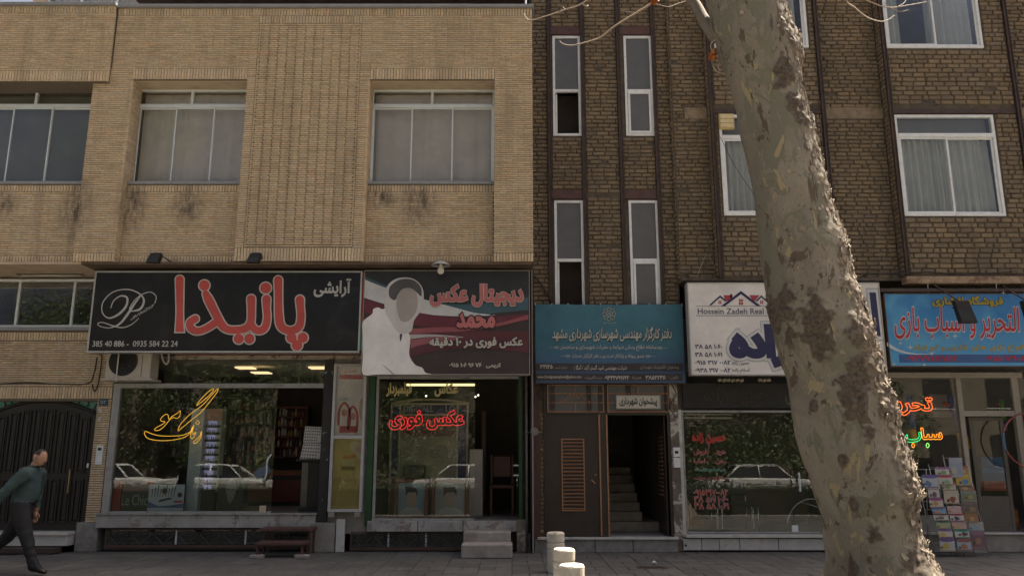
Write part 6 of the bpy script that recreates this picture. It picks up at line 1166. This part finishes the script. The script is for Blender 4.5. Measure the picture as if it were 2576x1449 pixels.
for i, (x0, y0, x1, y1, cv, bn, sp, words) in enumerate(BK):
    Yb = Yr + .2 - .28 * (y1 - 420) / 800 - (.0 if i < 18 else -.06); p00 = at(*KR(x0, y0), Yb + .03); p10 = at(*KR(x1, y0), Yb + .03); p01 = at(*KR(x0 + 12, y1), Yb - .01); p11 = at(*KR(x1 + 12, y1), Yb - .01)
    t = thing('picture_book', 'picture book with ' + words + ', in the wire rack', 'book', tuple(p01), 'picture books in the wire rack')
    def q4(u, v, d): p_ = p00.lerp(p10, u).lerp(p01.lerp(p11, u), v); return (p_.x, p_.y - d, p_.z)
    def plate(name, us, col, d):
        m_ = MB(); m_.add([q4(u, v, d) for u, v in us], [tuple(range(len(us)))]); m_.build(name, P('bk%d%s' % (i, name), tuple(v_ * .8 for v_ in col), .3), t)
    m_ = MB(); m_.add([q4(u, v, 0) for u, v in ((0, 0), (1, 0), (1, 1), (0, 1))] + [q4(u, v, -.012) for u, v in ((0, 0), (1, 0), (1, 1), (0, 1))], [(0, 1, 2, 3), (7, 6, 5, 4), (0, 4, 5, 1), (1, 5, 6, 2), (2, 6, 7, 3), (3, 7, 4, 0)]); m_.build('cover', P('bk%d' % i, tuple(v_ * .78 for v_ in cv), .3), t)
    plate('title_band', [(0, 0), (1, 0), (1, .2), (.75, .26), (.5, .28), (.25, .26), (0, .2)], bn, .002)
    rr = random.Random(i); cx_, cy_ = rr.uniform(.3, .65), rr.uniform(.55, .7)
    plate('picture', [(cx_ + .2 * math.cos(a) * rr.uniform(.7, 1.3), cy_ + .24 * math.sin(a) * rr.uniform(.7, 1.2)) for a in [2 * math.pi * k / 10 for k in range(10)]], sp, .002)
    plate('detail', [(cx_ - .32 + .1 * math.cos(a), cy_ + .08 + .12 * math.sin(a)) for a in [2 * math.pi * k / 7 for k in range(7)]], tuple(v_ * .45 for v_ in sp), .0035); plate('foot_strip', [(0.02, .9), (.98, .9), (.98, .98), (.02, .98)], tuple((a + b) / 2 for a, b in zip(sp, bn)), .002)

# ================================================================== plane tree
Yt = -6.0
LE = [(-140, 1738), (0, 1772), (60, 1785), (170, 1820), (270, 1850), (430, 1885), (560, 1905), (720, 1925), (800, 1935), (870, 1950), (950, 1975), (1050, 1995), (1130, 2010), (1200, 2035), (1300, 2065), (1400, 2080), (1449, 2083), (1500, 2080), (1560, 2060)]
RE = [(-140, 1945), (0, 1978), (70, 2000), (150, 2020), (200, 2018), (270, 2030), (350, 2050), (450, 2080), (540, 2100), (600, 2128), (680, 2148), (750, 2165), (800, 2182), (870, 2203), (960, 2228), (1050, 2258), (1120, 2270), (1180, 2296), (1240, 2314), (1300, 2306), (1370, 2322), (1420, 2352), (1449, 2372), (1500, 2400), (1560, 2430)]
def lerpt(tb, y):
    for (a, b), (c, d) in zip(tb, tb[1:]):
        if a <= y <= c: return b + (d - b) * (y - a) / (c - a)
    return tb[-1][1]
KN = [(1962, 790, .16, 1.0), (2052, 825, .17, .8), (2065, 880, .13, .8), (2150, 990, .17, 1.0), (2185, 930, .2, .7), (2140, 1050, .08, .6), (2052, 1030, .06, .6), (1975, 1050, .08, .5), (2190, 1098, .07, .7), (2122, 1083, .06, .5), (2290, 1130, .2, .5), (2310, 1245, .22, .6), (2230, 830, .2, .9), (2005, 130, .14, .6), (1975, 225, .13, .8), (2000, 290, .1, .8), (2010, 330, .08, .7), (1948, 915, .1, .5), (2160, 850, .15, .7), (2185, 740, .12, .6), (2120, 1160, .07, .6), (2150, 1270, .08, .5), (2200, 1330, .09, .5), (2250, 1000, .18, .9), (2220, 900, .16, .8), (1990, 860, .09, .6), (2300, 1400, .15, .5)]
NA, NS = 150, 460; py0, py1 = 1560, -140; vs = []; kn = []
for j in range(NS + 1):
    py = py0 + (py1 - py0) * j / NS; l, r = lerpt(LE, py), lerpt(RE, py); z = zz(py, Yt)
    x0, x1 = xx(l, py, Yt), xx(r, py, Yt); cxx, rad = (x0 + x1) / 2 - .012, (x1 - x0) / 2 - .035
    if j == 0: z = -.1
    for i in range(NA):
        a = 2 * math.pi * i / NA; d = Vector((math.cos(a), math.sin(a), 0)); p_ = Vector((cxx, Yt, z)) + d * rad
        big_ = noise.noise(p_ * 1.5) * .035 + noise.noise(p_ * 4.2 + Vector((7, 0, 0))) * .016
        thr = .32 - .45 * math.exp(-((py - 900) / 230) ** 2) - .22 * math.exp(-((py - 1300) / 120) ** 2) + .25 * noise.noise(p_ * 2.3); rough_ = max(0., min(1., (math.cos(a - .1) - thr) * 2.2)) if math.sin(a) < .8 else .5
        flake = abs(noise.noise(Vector((p_.x * 9, p_.y * 9, p_.z * 5)))) * .03 + noise.noise(p_ * 26) * .012
        k_ = 0.
        if math.sin(a) < .35:
            px_ = 1288 + FPX * p_.x / ((p_.y - CAM.y) * math.cos(TILT) + (p_.z - CAM.z) * math.sin(TILT))
            pe = py
            for kx, ky, kr, ks in KN:
                dd = math.hypot(px_ - kx, (pe - ky) * .75) / (kr * 280) + .55 * noise.noise(p_ * 7.5) + .3 * noise.noise(p_ * 19)
                if dd < 1: k_ = max(k_, ks * min(1, 1.15 - max(dd, 0)))
        disp = big_ + rough_ * flake + k_ * (.035 + noise.noise(p_ * 15) * .05 + noise.noise(p_ * 40) * .012) + noise.noise(p_ * 12) * .004
        low = max(0, .55 - z) ; disp += low * .22 * (.5 + .5 * math.sin(a * 5 + .6)) 
        vs.append(tuple(p_ + d * disp)); kn.append((k_, rough_, 0.0))
fs = [(j * NA + i, j * NA + (i + 1) % NA, (j + 1) * NA + (i + 1) % NA, (j + 1) * NA + i) for j in range(NS) for i in range(NA)]
mt, t_, b_ = nmat('plane_bark'); pp = posn(t_); at_ = t_.nodes.new('ShaderNodeAttribute'); at_.attribute_name = 'tone'; sp_ = t_.nodes.new('ShaderNodeSeparateColor'); t_.links.new(at_.outputs['Color'], sp_.inputs[0])
c_ = mixc(t_, ramp(t_, noisen(t_, 1.2, 7, .62, pp, .5), .36, .64), (.195, .168, .128), (.29, .256, .20))
c_ = mixc(t_, mul(t_, ramp(t_, noisen(t_, 55, 4, .7, scaled(t_, pp, (1, 1, .35))), .45, .75), .35), c_, (.12, .10, .075))      # grain
ms = []
for sc_, st_, lo_, wd_, col_ in ((2.1, (1.5, 1.5, .8), .53, .006, (.19, .178, .132)), (3.1, (1.7, 1.7, .75), .60, .006, (.35, .285, .17)), (2.6, (1.5, 1.4, .62), .60, .008, (.125, .094, .068)), (5.2, (1.3, 1.3, .6), .605, .01, (.25, .215, .165)), (6.5, (1.3, 1, .7), .635, .012, (.10, .075, .055))):
    k_ = ramp(t_, noisen(t_, sc_, 7, .62, scaled(t_, pp, st_), .7), lo_, lo_ + wd_); ms.append(k_); c_ = mixc(t_, k_, c_, col_)
bk_ = mixc(t_, ramp(t_, noisen(t_, 24, 5, .7, pp), .3, .7), (.05, .04, .032), (.18, .14, .105))
kf = t_.nodes.new('ShaderNodeMath'); kf.operation = 'ADD'; t_.links.new(sp_.outputs[0], kf.inputs[0]); t_.links.new(mul(t_, ramp(t_, noisen(t_, 9, 5, .7, pp), .2, .8), .45), kf.inputs[1]); c_ = mixc(t_, ramp(t_, kf.outputs[0], .4, .6), c_, bk_)
kr_ = t_.nodes.new('ShaderNodeMath'); kr_.operation = 'ADD'; t_.links.new(mul(t_, sp_.outputs[1], .5), kr_.inputs[0]); t_.links.new(mul(t_, noisen(t_, 11, 6, .72, scaled(t_, pp, (1, 1, .5))), .8), kr_.inputs[1]); kr2 = ramp(t_, kr_.outputs[0], .6, .7); c_ = mixc(t_, mul(t_, kr2, .92), c_, mixc(t_, ramp(t_, noisen(t_, 17, 6, .7, pp), .4, .6), (.24, .19, .14), (.085, .066, .05)))
t_.links.new(c_, b_.inputs['Base Color']); b_.inputs['Roughness'].default_value = .85; b_.inputs['Specular IOR Level'].default_value = .25
hsum = noisen(t_, 30, 8, .75, pp)
for k_, g_ in zip(ms + [kr2], (.5, -.5, .9, -.5, .8, .5)):
    ad = t_.nodes.new('ShaderNodeMath'); ad.operation = 'MULTIPLY_ADD'; t_.links.new(k_, ad.inputs[0]); ad.inputs[1].default_value = g_; t_.links.new(hsum, ad.inputs[2]); hsum = ad.outputs[0]
bumpit(t_, b_, hsum, .75, .012); m_bark = mt
TR = thing('plane_tree', 'old leaning plane tree with mottled peeling bark on the pavement edge', 'tree', (5.2, Yt, 0)); m = MB(); m.add(vs, fs, 0, None); m.tone = kn; trk = m.build('trunk', m_bark, TR, 0, True)
# loose bark plates on the sunny side
rg = random.Random(8); m = MB()
for k in range(1100):
    j = rg.randrange(20, NS - 20); a = rg.gauss(-.1, .55)
    if math.sin(a) > .75: continue
    i = int(a / (2 * math.pi) * NA) % NA; p_ = Vector(vs[j * NA + i]); q_ = Vector(vs[(j + 1) * NA + i]); r_ = Vector(vs[j * NA + (i + 1) % NA]); up = (q_ - p_).normalized(); tn = (r_ - p_).normalized(); nr = tn.cross(up).normalized()
    if nr.x * math.cos(a) + nr.y * math.sin(a) < 0: nr = -nr
    w_, h_ = rg.uniform(.012, .045), rg.uniform(.025, .085); li = rg.uniform(.003, .018); rot = rg.uniform(-.7, .7); e1 = tn * math.cos(rot) + up * math.sin(rot); e2 = up * math.cos(rot) - tn * math.sin(rot); o_ = p_ + nr * .001
    pts = [o_ - e1 * w_ * .8, o_ + e1 * w_, o_ + e1 * w_ * .7 + e2 * h_ * .5 + nr * li * .4, o_ - e1 * w_ * .9 + e2 * h_ * .55 + nr * li * .35, o_ + e1 * w_ * .35 + e2 * h_ + nr * li, o_ - e1 * w_ * .4 + e2 * h_ * .95 + nr * li * .9]
    pts2 = [p2 + nr * .006 for p2 in pts]; F4 = [(0, 1, 2, 3), (3, 2, 4, 5)]
    m.add(pts + pts2, [tuple(reversed(f)) for f in F4] + [tuple(6 + x_ for x_ in f) for f in F4] + [(0, 6, 7, 1), (1, 7, 8, 2), (2, 8, 10, 4), (4, 10, 11, 5), (5, 11, 9, 3), (3, 9, 6, 0)])
stuff(m.build('bark_plates', M('bark_flake', (.28, .225, .165), .35, 9, .8, bump=.3, col2=(.42, .36, .28), lo=.5, hi=.6, scale2=12), TR))
# limbs above the frame and the bare twigs that reach into it
def limb(name, pts, r0, r1, n=8, parent=TR, mat=None): q_ = cat([Vector(p) for p in pts], 6); m = MB(); m.tube(q_, [r0 + (r1 - r0) * i / (len(q_) - 1) for i in range(len(q_))], n); return m.build(name, mat or m_bark2, parent, 0, True)
m_bark2 = M('limb_bark', (.2, .17, .13), .2, 6, .85, bump=.4, col2=(.2, .165, .12), lo=.52, hi=.58, scale2=6); m_twig = M('twig_bark', (.36, .28, .2), .15, 9, .7)
tp_ = Vector((xx(1842, -140, Yt), Yt, zz(-140, Yt))); top = tp_ + Vector((-.3, .1, .7))
limb('limb', [tp_ - Vector((0, 0, .4)), top, top + Vector((-.8, .3, 1.6)), top + Vector((-2.2, .8, 3.4))], .5, .12, 14); limb('limb', [tp_ - Vector((0, 0, .3)), top + Vector((.3, 0, .2)), top + Vector((1.6, -.4, 1.5)), top + Vector((3.4, -.8, 3.0))], .42, .1, 12); limb('limb', [tp_, top + Vector((0, -.4, .4)), top + Vector((.2, -2.0, 2.0)), top + Vector((-.3, -3.2, 3.6))], .4, .1, 12)
l1 = limb('limb', [at(1802, 95, -5.75), at(1770, 50, -5.55), at(1735, -5, -5.4), at(1640, -80, -5.2), at(1560, -110, -5.0)], .09, .04, 10)
def twig(pts, r0, r1, Y0, parent=TR): return limb('twig', [at(px, py, Y0 + .05 * i) for i, (px, py) in enumerate(pts)], r0, r1, 6, parent, m_twig)
twig([(1560, -110), (1520, -40), (1468, 8), (1420, 26), (1372, 42), (1332, 52), (1318, 36)], .014, .006, -5.0); twig([(1438, 20), (1424, 25), (1416, 18)], .006, .003, -4.9); twig([(1462, 10), (1475, 17), (1480, 14)], .006, .004, -4.9)
twig([(1640, -80), (1655, -20), (1640, 8), (1590, 40), (1545, 68), (1510, 95), (1478, 106), (1440, 115), (1418, 112), (1408, 104)], .018, .005, -5.2); twig([(1640, 8), (1680, 18), (1705, 10), (1725, 4)], .008, .005, -5.1); twig([(1600, 33), (1580, 30), (1560, 28)], .005, .003, -5.1)
twig([(2150, -60), (2130, 0), (2150, 20), (2180, 44), (2215, 55), (2235, 50), (2250, 40)], .013, .005, -5.0); twig([(2120, -60), (2160, -12), (2200, 10), (2240, 20), (2285, 14), (2330, 6)], .012, .005, -5.0); twig([(2258, 18), (2275, 8), (2280, -4)], .006, .004, -4.9); twig([(2240, 20), (2262, 30), (2285, 26)], .006, .003, -4.9)
limb('limb', [top + Vector((.6, .1, .5)), at(2110, -160, -5.4), at(2120, -60, -5.0), at(2150, -60, -5.0)], .1, .02, 8)
twig([(1822, 186), (1806, 182), (1794, 168), (1790, 152)], .009, .004, -6.2); twig([(1812, 180), (1806, 168), (1812, 158)], .006, .003, -6.2); twig([(1800, 100), (1788, 112), (1790, 128), (1796, 134)], .008, .004, -6.1)
for px, py, w_ in ((1792, 142, 9), (1648, 2, 8)):
    p_ = at(px, py, -5.9 if px > 1700 else -5.2); s_ = w_ / 190; vsl = []
    m = MB(); rgl = random.Random(px)
    for k in range(3):
        o_ = Vector((rgl.uniform(-.02, .02), rgl.uniform(-.02, .02), rgl.uniform(-.02, .02)))
        ring = [p_ + o_ + Vector((s_ * math.cos(a) * (1 + .35 * math.cos(5 * a)), .03 * math.sin(3 * a + k), s_ * 1.25 * math.sin(a) * (1 + .3 * math.cos(5 * a)))) for a in [2 * math.pi * i / 20 for i in range(20)]]; m.add([p_ + o_ + Vector((0, .012, 0))] + ring, [(0, 1 + i, 1 + (i + 1) % 20) for i in range(20)])
    m.build('dry_leaf', M('dry_leaf', (.42, .13, .035), .25, 20, .6), TR)
for i_ in range(14):
    b_ = top + Vector((random.uniform(-2.4, 3.2), random.uniform(-2.6, 1.0), random.uniform(2.0, 3.6))); e_ = b_ + Vector((random.uniform(-1.6, 1.6), random.uniform(-1.2, 1.2), random.uniform(.6, 1.8))); limb('twig', [top + (b_ - top) * .55, b_, e_], .035, .008, 6)

# ================================================================== walking man
Yp = -2.9
def bp(px, py, dy=0.): return at(px, py, Yp + dy)
PM_ = thing('person', 'walking man in dark teal shirt and black trousers passing the gate', 'person', (bp(70, 1440).x, Yp, 0))
hipz = .96; hx = bp(58, 1262).x
J = {}
def jt(n, x, y, z, r, r2=None): J[n] = (Vector((x, Yp + y, z)), r, r2 or r)
jt('pelvis', hx, 0, .95, .18, .18); jt('waist', hx + .03, 0, 1.06, .185, .18); jt('belly', hx + .05, 0, 1.15, .19, .18); jt('chest', hx + .06, 0, 1.30, .185, .17); jt('upper', hx + .07, 0, 1.42, .16, .14); jt('neck', hx + .1, 0, 1.5, .06); jt('head0', hx + .13, 0, 1.58, .07)
for s, nm in ((-1, 'n'), (1, 'f')):      # n = side towards the street
    jt('sh' + nm, hx + .08, s * .185, 1.40, .1)
jt('eln', hx - .13, -.28, 1.13, .072); jt('wrn', hx - .29, -.26, .90, .05); jt('hn', hx - .31, -.245, .83, .042, .022)
jt('elf', hx + .06, .26, 1.12, .07); jt('wrf', hx + .05, .25, .90, .045); jt('hf', hx + .06, .25, .83, .042, .022)
# leading leg (near) planted ahead, trailing leg (far) pushed off behind
jt('hpn', hx + .02, -.1, .88, .145); jt('knn', bp(72, 1335).x + .05, -.11, .50, .095); jt('ann', bp(96, 1425).x, -.11, .10, .06); jt('ton', bp(128, 1440).x, -.12, .035, .04, .028); jt('hen', bp(88, 1438).x, -.11, .05, .04)
jt('hpf', hx - .04, .1, .88, .145); jt('knf', hx - .22, .11, .50, .095); jt('anf', hx - .58, .11, .2, .06); jt('tof', hx - .52, .11, .045, .04, .028); jt('hef', hx - .63, .11, .19, .04)
E_ = [('pelvis', 'waist'), ('waist', 'belly'), ('belly', 'chest'), ('chest', 'upper'), ('upper', 'neck'), ('neck', 'head0'), ('upper', 'shn'), ('shn', 'eln'), ('eln', 'wrn'), ('wrn', 'hn'), ('upper', 'shf'), ('shf', 'elf'), ('elf', 'wrf'), ('wrf', 'hf'), ('pelvis', 'hpn'), ('hpn', 'knn'), ('knn', 'ann'), ('ann', 'ton'), ('ann', 'hen'), ('pelvis', 'hpf'), ('hpf', 'knf'), ('knf', 'anf'), ('anf', 'tof'), ('anf', 'hef')]
nm_ = list(J); me = bpy.data.meshes.new('body'); me.from_pydata([tuple(J[n][0]) for n in nm_], [(nm_.index(a), nm_.index(b)) for a, b in E_], []); ob = bpy.data.objects.new('body', me); COL.objects.link(ob)
sk_ = ob.modifiers.new('s', 'SKIN'); sk_.use_smooth_shade = True; sd = ob.modifiers.new('d', 'SUBSURF'); sd.levels = 3
for i, n in enumerate(nm_): me.skin_vertices[0].data[i].radius = (J[n][1], J[n][2]); me.skin_vertices[0].data[i].use_root = (n == 'pelvis')
bpy.context.view_layer.update(); bm_ = bpy.data.meshes.new_from_object(ob.evaluated_get(bpy.context.evaluated_depsgraph_get())); bpy.data.objects.remove(ob)
m_shirt = M('teal_shirt', (.035, .058, .058), .2, 5, .85, bump=.9, bscale=14); m_trou = M('black_trousers', (.013, .013, .015), .15, 9, .8); m_skin = M('skin', (.36, .2, .135), .08, 9, .5); m_shoe = M('shoe_leather', (.02, .014, .011), .1, 9, .35); m_hairg = M('dark_hair', (.025, .02, .018), .2, 30, .7)
# fold the cloth a little
for v_ in bm_.vertices:
    c = v_.co; n_ = noise.noise(Vector((c.x * 9, c.y * 9, c.z * 14))) + .7 * abs(noise.noise(Vector((c.x * 16 + c.z * 12, c.y * 14, c.z * 9 - c.x * 10)))); v_.co += v_.normal * (.011 * n_ if c.z < 1.45 else 0)
# hands with fingers and the head, added to the same mesh
m = MB()
def hand(w, d, side):
    d = d.normalized(); sdv = Vector((0, 1, 0)) * side; fw = d.cross(sdv).normalized(); base = w + d * .06
    m.tube([w - d * .02, w + d * .03, w + d * .075], [.028, .036, .03], 8)
    for k, (ln, off) in enumerate(((.07, -.027), (.08, -.009), (.075, .009), (.058, .027))):
        b0_ = base + fw * off; m.tube([b0_, b0_ + d * ln * .45 + sdv * .004, b0_ + d * ln * .8 + sdv * .018, b0_ + d * ln + sdv * .034], [.0095, .009, .008, .006], 6)
    th = w + d * .02 + fw * -.03; m.tube([th, th + d * .03 - fw * .02, th + d * .06 - fw * .018 + sdv * .01], [.012, .011, .008], 6)
hand(J['hn'][0] - Vector((-.01, 0, -.02)), J['hn'][0] - J['wrn'][0], 1); hand(J['hf'][0], J['hf'][0] - J['wrf'][0], -1)
hc = Vector((hx + .17, Yp, 1.63)); NH = 28; hv = []; hf = []
for j in range(NH + 1):
    th = math.pi * j / NH
    for i in range(NH):
        a = 2 * math.pi * i / NH; d = Vector((math.sin(th) * math.cos(a), math.sin(th) * math.sin(a), math.cos(th))); p_ = Vector((d.x * .098, d.y * .078, d.z * .118))
        if d.z < 0: p_.x += .018 * (-d.z); p_.y *= 1 - .22 * (-d.z)
        face = max(0, d.x)
        p_.x += face ** 18 * .03 * math.exp(-((d.z + .12) / .14) ** 2)                                            # nose
        p_.x += .008 * face ** 6 * math.exp(-((d.z - .18) / .07) ** 2) - .01 * face ** 4 * math.exp(-((d.z - .03) / .06) ** 2) * (abs(d.y) > .15)  # brow, eye hollow
        p_.x += .007 * face ** 10 * math.exp(-((d.z + .45) / .06) ** 2) + .012 * face ** 8 * math.exp(-((d.z + .78) / .12) ** 2)     # lips, chin
        q_ = Matrix.Rotation(math.radians(18), 3, 'Y') @ p_; hv.append(hc + q_)
hf = [(j * NH + i, j * NH + (i + 1) % NH, (j + 1) * NH + (i + 1) % NH, (j + 1) * NH + i) for j in range(NH) for i in range(NH)]; nb = len(m.v); m.add(hv, hf)
for s in (-1, 1): m.tube([hc + Vector((-.015, s * .074, -.03)), hc + Vector((-.02, s * .085, -.005)), hc + Vector((-.022, s * .088, .018)), hc + Vector((-.015, s * .08, .035))], [.01, .014, .015, .008], 6)
def mat_of(c):
    if c.z > 1.515: return 2
    if (c - J['wrn'][0]).length < .04 and c.z < .885: return 2
    if c.z > 1.0: return 0
    for w_ in ('wrn', 'wrf'):
        e = J['el' + w_[2]][0]; wv_ = J[w_][0]; u = (c - e).dot(wv_ - e) / (wv_ - e).length_squared
        if u > .2 and (c - (e + (wv_ - e) * u)).length < .075 and abs(c.y - Yp) > .17: return 0 if u < .97 else 2
    if c.z < .085 or ((c - J['anf'][0]).length < .12 and c.z < .22): return 3
    return 1
verts = [tuple(v_.co) for v_ in bm_.vertices]; polys = [tuple(p_.vertices) for p_ in bm_.polygons]; mi = [mat_of(p_.center) for p_ in bm_.polygons]
bd = MB(); bd.v = verts; bd.f = polys; bd.mi = mi; bd.add(m.v, m.f, 2); body = bd.build('body', [m_shirt, m_trou, m_skin, m_shoe], PM_, 0, True)
m = MB(); hv2 = []
for j in range(12):
    for i in range(NH): hv2.append(hv[j * NH + i] + (hv[j * NH + i] - hc) * .055)
keep = [f for f in hf[:11 * NH] if not any((hv2[k] - hc).x > .045 and (hv2[k] - hc).z < .085 for k in f)]; m.add(hv2, keep); m.build('hair', m_hairg, body, 0, True)
for s in (-1, 1): m = MB(); m.lathe([(.002, -.006), (.007, -.003), (.007, .003), (.002, .006)], tuple(hc + Vector((.083, s * .03, -.005))), 8); m.build('eye', P('eye', (.03, .025, .02)), body, 0, True)
m = MB(); m.loop([(hx + .015 + .172 * math.cos(a), Yp + .15 * math.sin(a), 1.0) for a in [2 * math.pi * k / 24 for k in range(24)]], .018, 6); m.build('belt', m_shoe, body, 0, True); m = MB(); m.tube([(hx + .0, Yp - .165, .99), (hx + .002, Yp - .172, .93), (hx - .005, Yp - .17, .87)], .006, 6); m.lathe([(.002, -.02), (.014, -.015), (.014, .015), (.002, .02)], (hx + .0, Yp - .172, .975), 8); m.build('keys', m_chr, body)

# ================================================================== street behind the camera (seen in the shop glass)
def sedan():
    t = thing('parked_car', 'white parked sedan', 'car', (0, 0, 0)); L = 4.4; W = .82; mw = M('white_car_paint', (.66, .66, .64), .03, 3, .25, spec=.6); mg = M('car_glass', (.02, .022, .022), .1, 3, .08, spec=.8); mr = M('tyre', (.02, .02, .02), .1, 9, .8)
    low = [(-2.2, .35), (-2.22, .6), (-2.15, .82), (-1.2, .93), (1.25, .93), (2.05, .88), (2.2, .75), (2.2, .35), (1.75, .25), (-1.75, .25)]; m = MB(); m.prism(low, -W, W); m.build('body', mw, t, .07)
    m = MB(); A = [(-1.3, .92), (-.72, 1.36), (.75, 1.38), (1.3, .92)]; B = [(x * .96, z) for x, z in A]
    def sec(y, k): return [(x * k, y, z) for x, z in A]
    v_ = [(x, -.76 if z < 1 else -.62, z) for x, z in A] + [(x, .76 if z < 1 else .62, z) for x, z in A]; m.add(v_, [(0, 1, 2, 3), (7, 6, 5, 4), (0, 4, 5, 1), (1, 5, 6, 2), (2, 6, 7, 3)]); m.build('greenhouse', mg, t, .03)
    m = MB(); m.prism([(-.78, 1.35), (-.6, 1.41), (.6, 1.43), (.82, 1.36)], -.63, .63); m.build('roof', mw, t, .03)
    for s in (-1, 1):
        m = MB()
        for (a, b) in (((-1.3, .92), (-.74, 1.37)), ((.02, .92), (.02, 1.38)), ((1.3, .92), (.77, 1.38))): m.tube([(a[0], s * .77, a[1]), (b[0], s * .635, b[1])], .035, 6)
        m.build('pillar', mw, t, 0, True)
        for x in (-1.35, 1.3):
            m = MB(); m.tube([(x, s * .62, .3), (x, s * .84, .3)], .3, 24); wh = m.build('wheel', mr, t); m = MB(); m.tube([(x, s * .83, .3), (x, s * .85, .3)], .18, 16); m.build('rim', m_alu, wh)
        box('headlight', m_chr, t, -2.24, -2.18, s * .72 - .14, s * .72 + .02 * s + .1, .62, .76, .02); box('tail_light', P('tail_red', (.35, .02, .02)), t, 2.16, 2.22, s * .72 - .1, s * .72 + .1, .6, .78, .02)
        box('side_trim', m_black, t, -1.9, 1.9, s * .822 - .012, s * .822 + .012, .52, .58)
    box('bumper', M('bumper_grey', (.1, .1, .1), .1, 5, .6), t, -2.3, -2.15, -.8, .8, .3, .5, .04); box('bumper', M('bumper_grey', (.1, .1, .1)), t, 2.15, 2.3, -.8, .8, .3, .5, .04)
    return t
proto = sedan(); CARS = ((9.8, -18.4, 0, 'white sedan reflected in the estate agency glass'), (-1.75, -18.4, 0, 'white sedan reflected low in the photo shop glass'), (-12.0, -18.4, 1, 'white sedan reflected beside the glass door of the cosmetics shop'), (-16.8, -18.9, 0, 'white sedan reflected at the corner of the cosmetics window'), (3.6, -18.4, 0, 'white sedan parked behind the camera opposite the stair door'))
for i, (x, y, fl, lab) in enumerate(CARS):
    o = proto if i == 0 else copy_tree(proto); o.location = (x, y, -.1); o.scale = (1, 1, 1.07); o.rotation_euler = (0, 0, math.pi * fl); tag(o, lab, 'car', 'white cars parked along the road')
def leafmass(rg, n, fn, size, m=None):
    m = m or MB()
    for k in range(n):
        p_ = fn(); a = Vector((rg.gauss(0, 1), rg.gauss(0, 1), rg.gauss(0, 1))).normalized(); b = a.orthogonal().normalized(); c = a.cross(b); s = size * rg.uniform(.6, 1.4); m.add([p_ - b * s, p_ - c * s * .5, p_ + b * s, p_ + c * s * .5], [(0, 1, 2, 3)])
    return m
m_leaf = M('hedge_leaf', (.045, .075, .022), .4, 12, .6); m_leaf2 = M('tree_leaf', (.065, .095, .028), .45, 5, .6)
rg = random.Random(3); hm = MB(); hm.box(-22, 22, -11.05, -10.3, -.1, .72); 
HG = thing('hedge', 'clipped green hedge along the road edge behind the camera', 'hedge', (0, -10.7, 0)); hm.build('core', M('hedge_core', (.02, .026, .012), .3, 8, .9), HG); stuff(leafmass(rg, 24000, lambda: Vector((rg.uniform(-22, 22), -10.7 + rg.uniform(-.45, .45), rg.uniform(-.05, .8) if rg.random() < .5 else rg.uniform(.68, .87))), .035).build('foliage', m_leaf, HG))
def street_tree(sd, lab, x, y, h, cr, n=7000, base=2.6):
    rg = random.Random(sd); t = thing('street_tree', lab, 'tree', (x, y, -.15), 'trees on the far side of the street'); o0 = Vector((x, y, -.15)); limb('trunk', [o0, o0 + Vector((.1, 0, h * .3)), o0 + Vector((-.1, .1, h * .62)), o0 + Vector((0, 0, h * .85))], .26, .06, 10, t)
    cl = [(o0 + Vector((rg.gauss(0, cr * .45), rg.gauss(0, cr * .45), base + .6 + (h - base - .6) * rg.random() ** 1.2)), rg.uniform(.7, 1.25)) for _ in range(44)]
    for c, _ in cl[:9]: limb('branch', [o0 + Vector((0, 0, h * .4)), (o0 + Vector((0, 0, h * .5)) + c) / 2, c], .06, .015, 6, t)
    def fn(): c, r = cl[rg.randrange(len(cl))]; v_ = Vector((rg.gauss(0, 1), rg.gauss(0, 1), rg.gauss(0, .8))); return c + v_.normalized() * r * rg.random() ** .4
    o = leafmass(rg, n, fn, .085).build('crown', m_leaf2, t); return t
for a in ((21, 'tall leafy tree reflected in the curtained window beside the brick panel', -17.2, -21.5, 20.0, 2.6, 16000, 3), (22, 'leafy tree reflected behind the glass door of the cosmetics shop', -12.0, -20.8, 9.0, 2.4, 14000, .5), (23, 'leafy tree reflected in the photo shop glass', -4.5, -21.0, 8.0, 2.6, 14000, .3), (24, 'leafy tree reflected above the car in agency glass', 8.8, -20.6, 8.5, 2.8, 14000, .4), (25, 'leafy tree reflected in the toy shop window', 15.0, -21.0, 9.0, 2.8, 12000, .4), (26, 'leafy tree opposite the stair door', 2.2, -21.4, 9.0, 2.6, 12000, .4), (27, 'leafy tree opposite the far end of the gate', -20.0, -21.0, 9.0, 2.8, 12000, .4), (28, 'leafy tree between the photo shop and cosmetics shop reflections', -8.2, -23.0, 8.5, 2.8, 12000, .3), (29, 'leafy tree opposite the joint of agency and toy shop', 12.0, -23.0, 8.5, 2.8, 12000, .3), (30, 'leafy tree opposite the peeling pier', 5.6, -23.2, 8.5, 2.8, 12000, .3), (31, 'leafy tree opposite the gap between photo shop and door', -1.2, -23.4, 8.5, 2.8, 12000, .3), (32, 'leafy tree opposite the gate pillar', -16.4, -23.4, 8.5, 2.8, 12000, .3)): street_tree(*a)
OB = thing('plaster_building', 'long ochre building across the street behind the camera', 'building', (0, -36, 0)); box('wall', M('ochre_render', (.2, .17, .13), .12, 2, .9), OB, -45, 45, -48, -36, -.15, 9)
for k in range(22):
    for z in (1.2, 4.8): x = -42 + k * 4; w_ = box('window', m_black, OB, x, x + 1.8, -36.0, -35.96, z, z + 1.9); box('frame', m_white, w_, x - .06, x + 1.86, -35.99, -35.97, z - .08, z - .01)
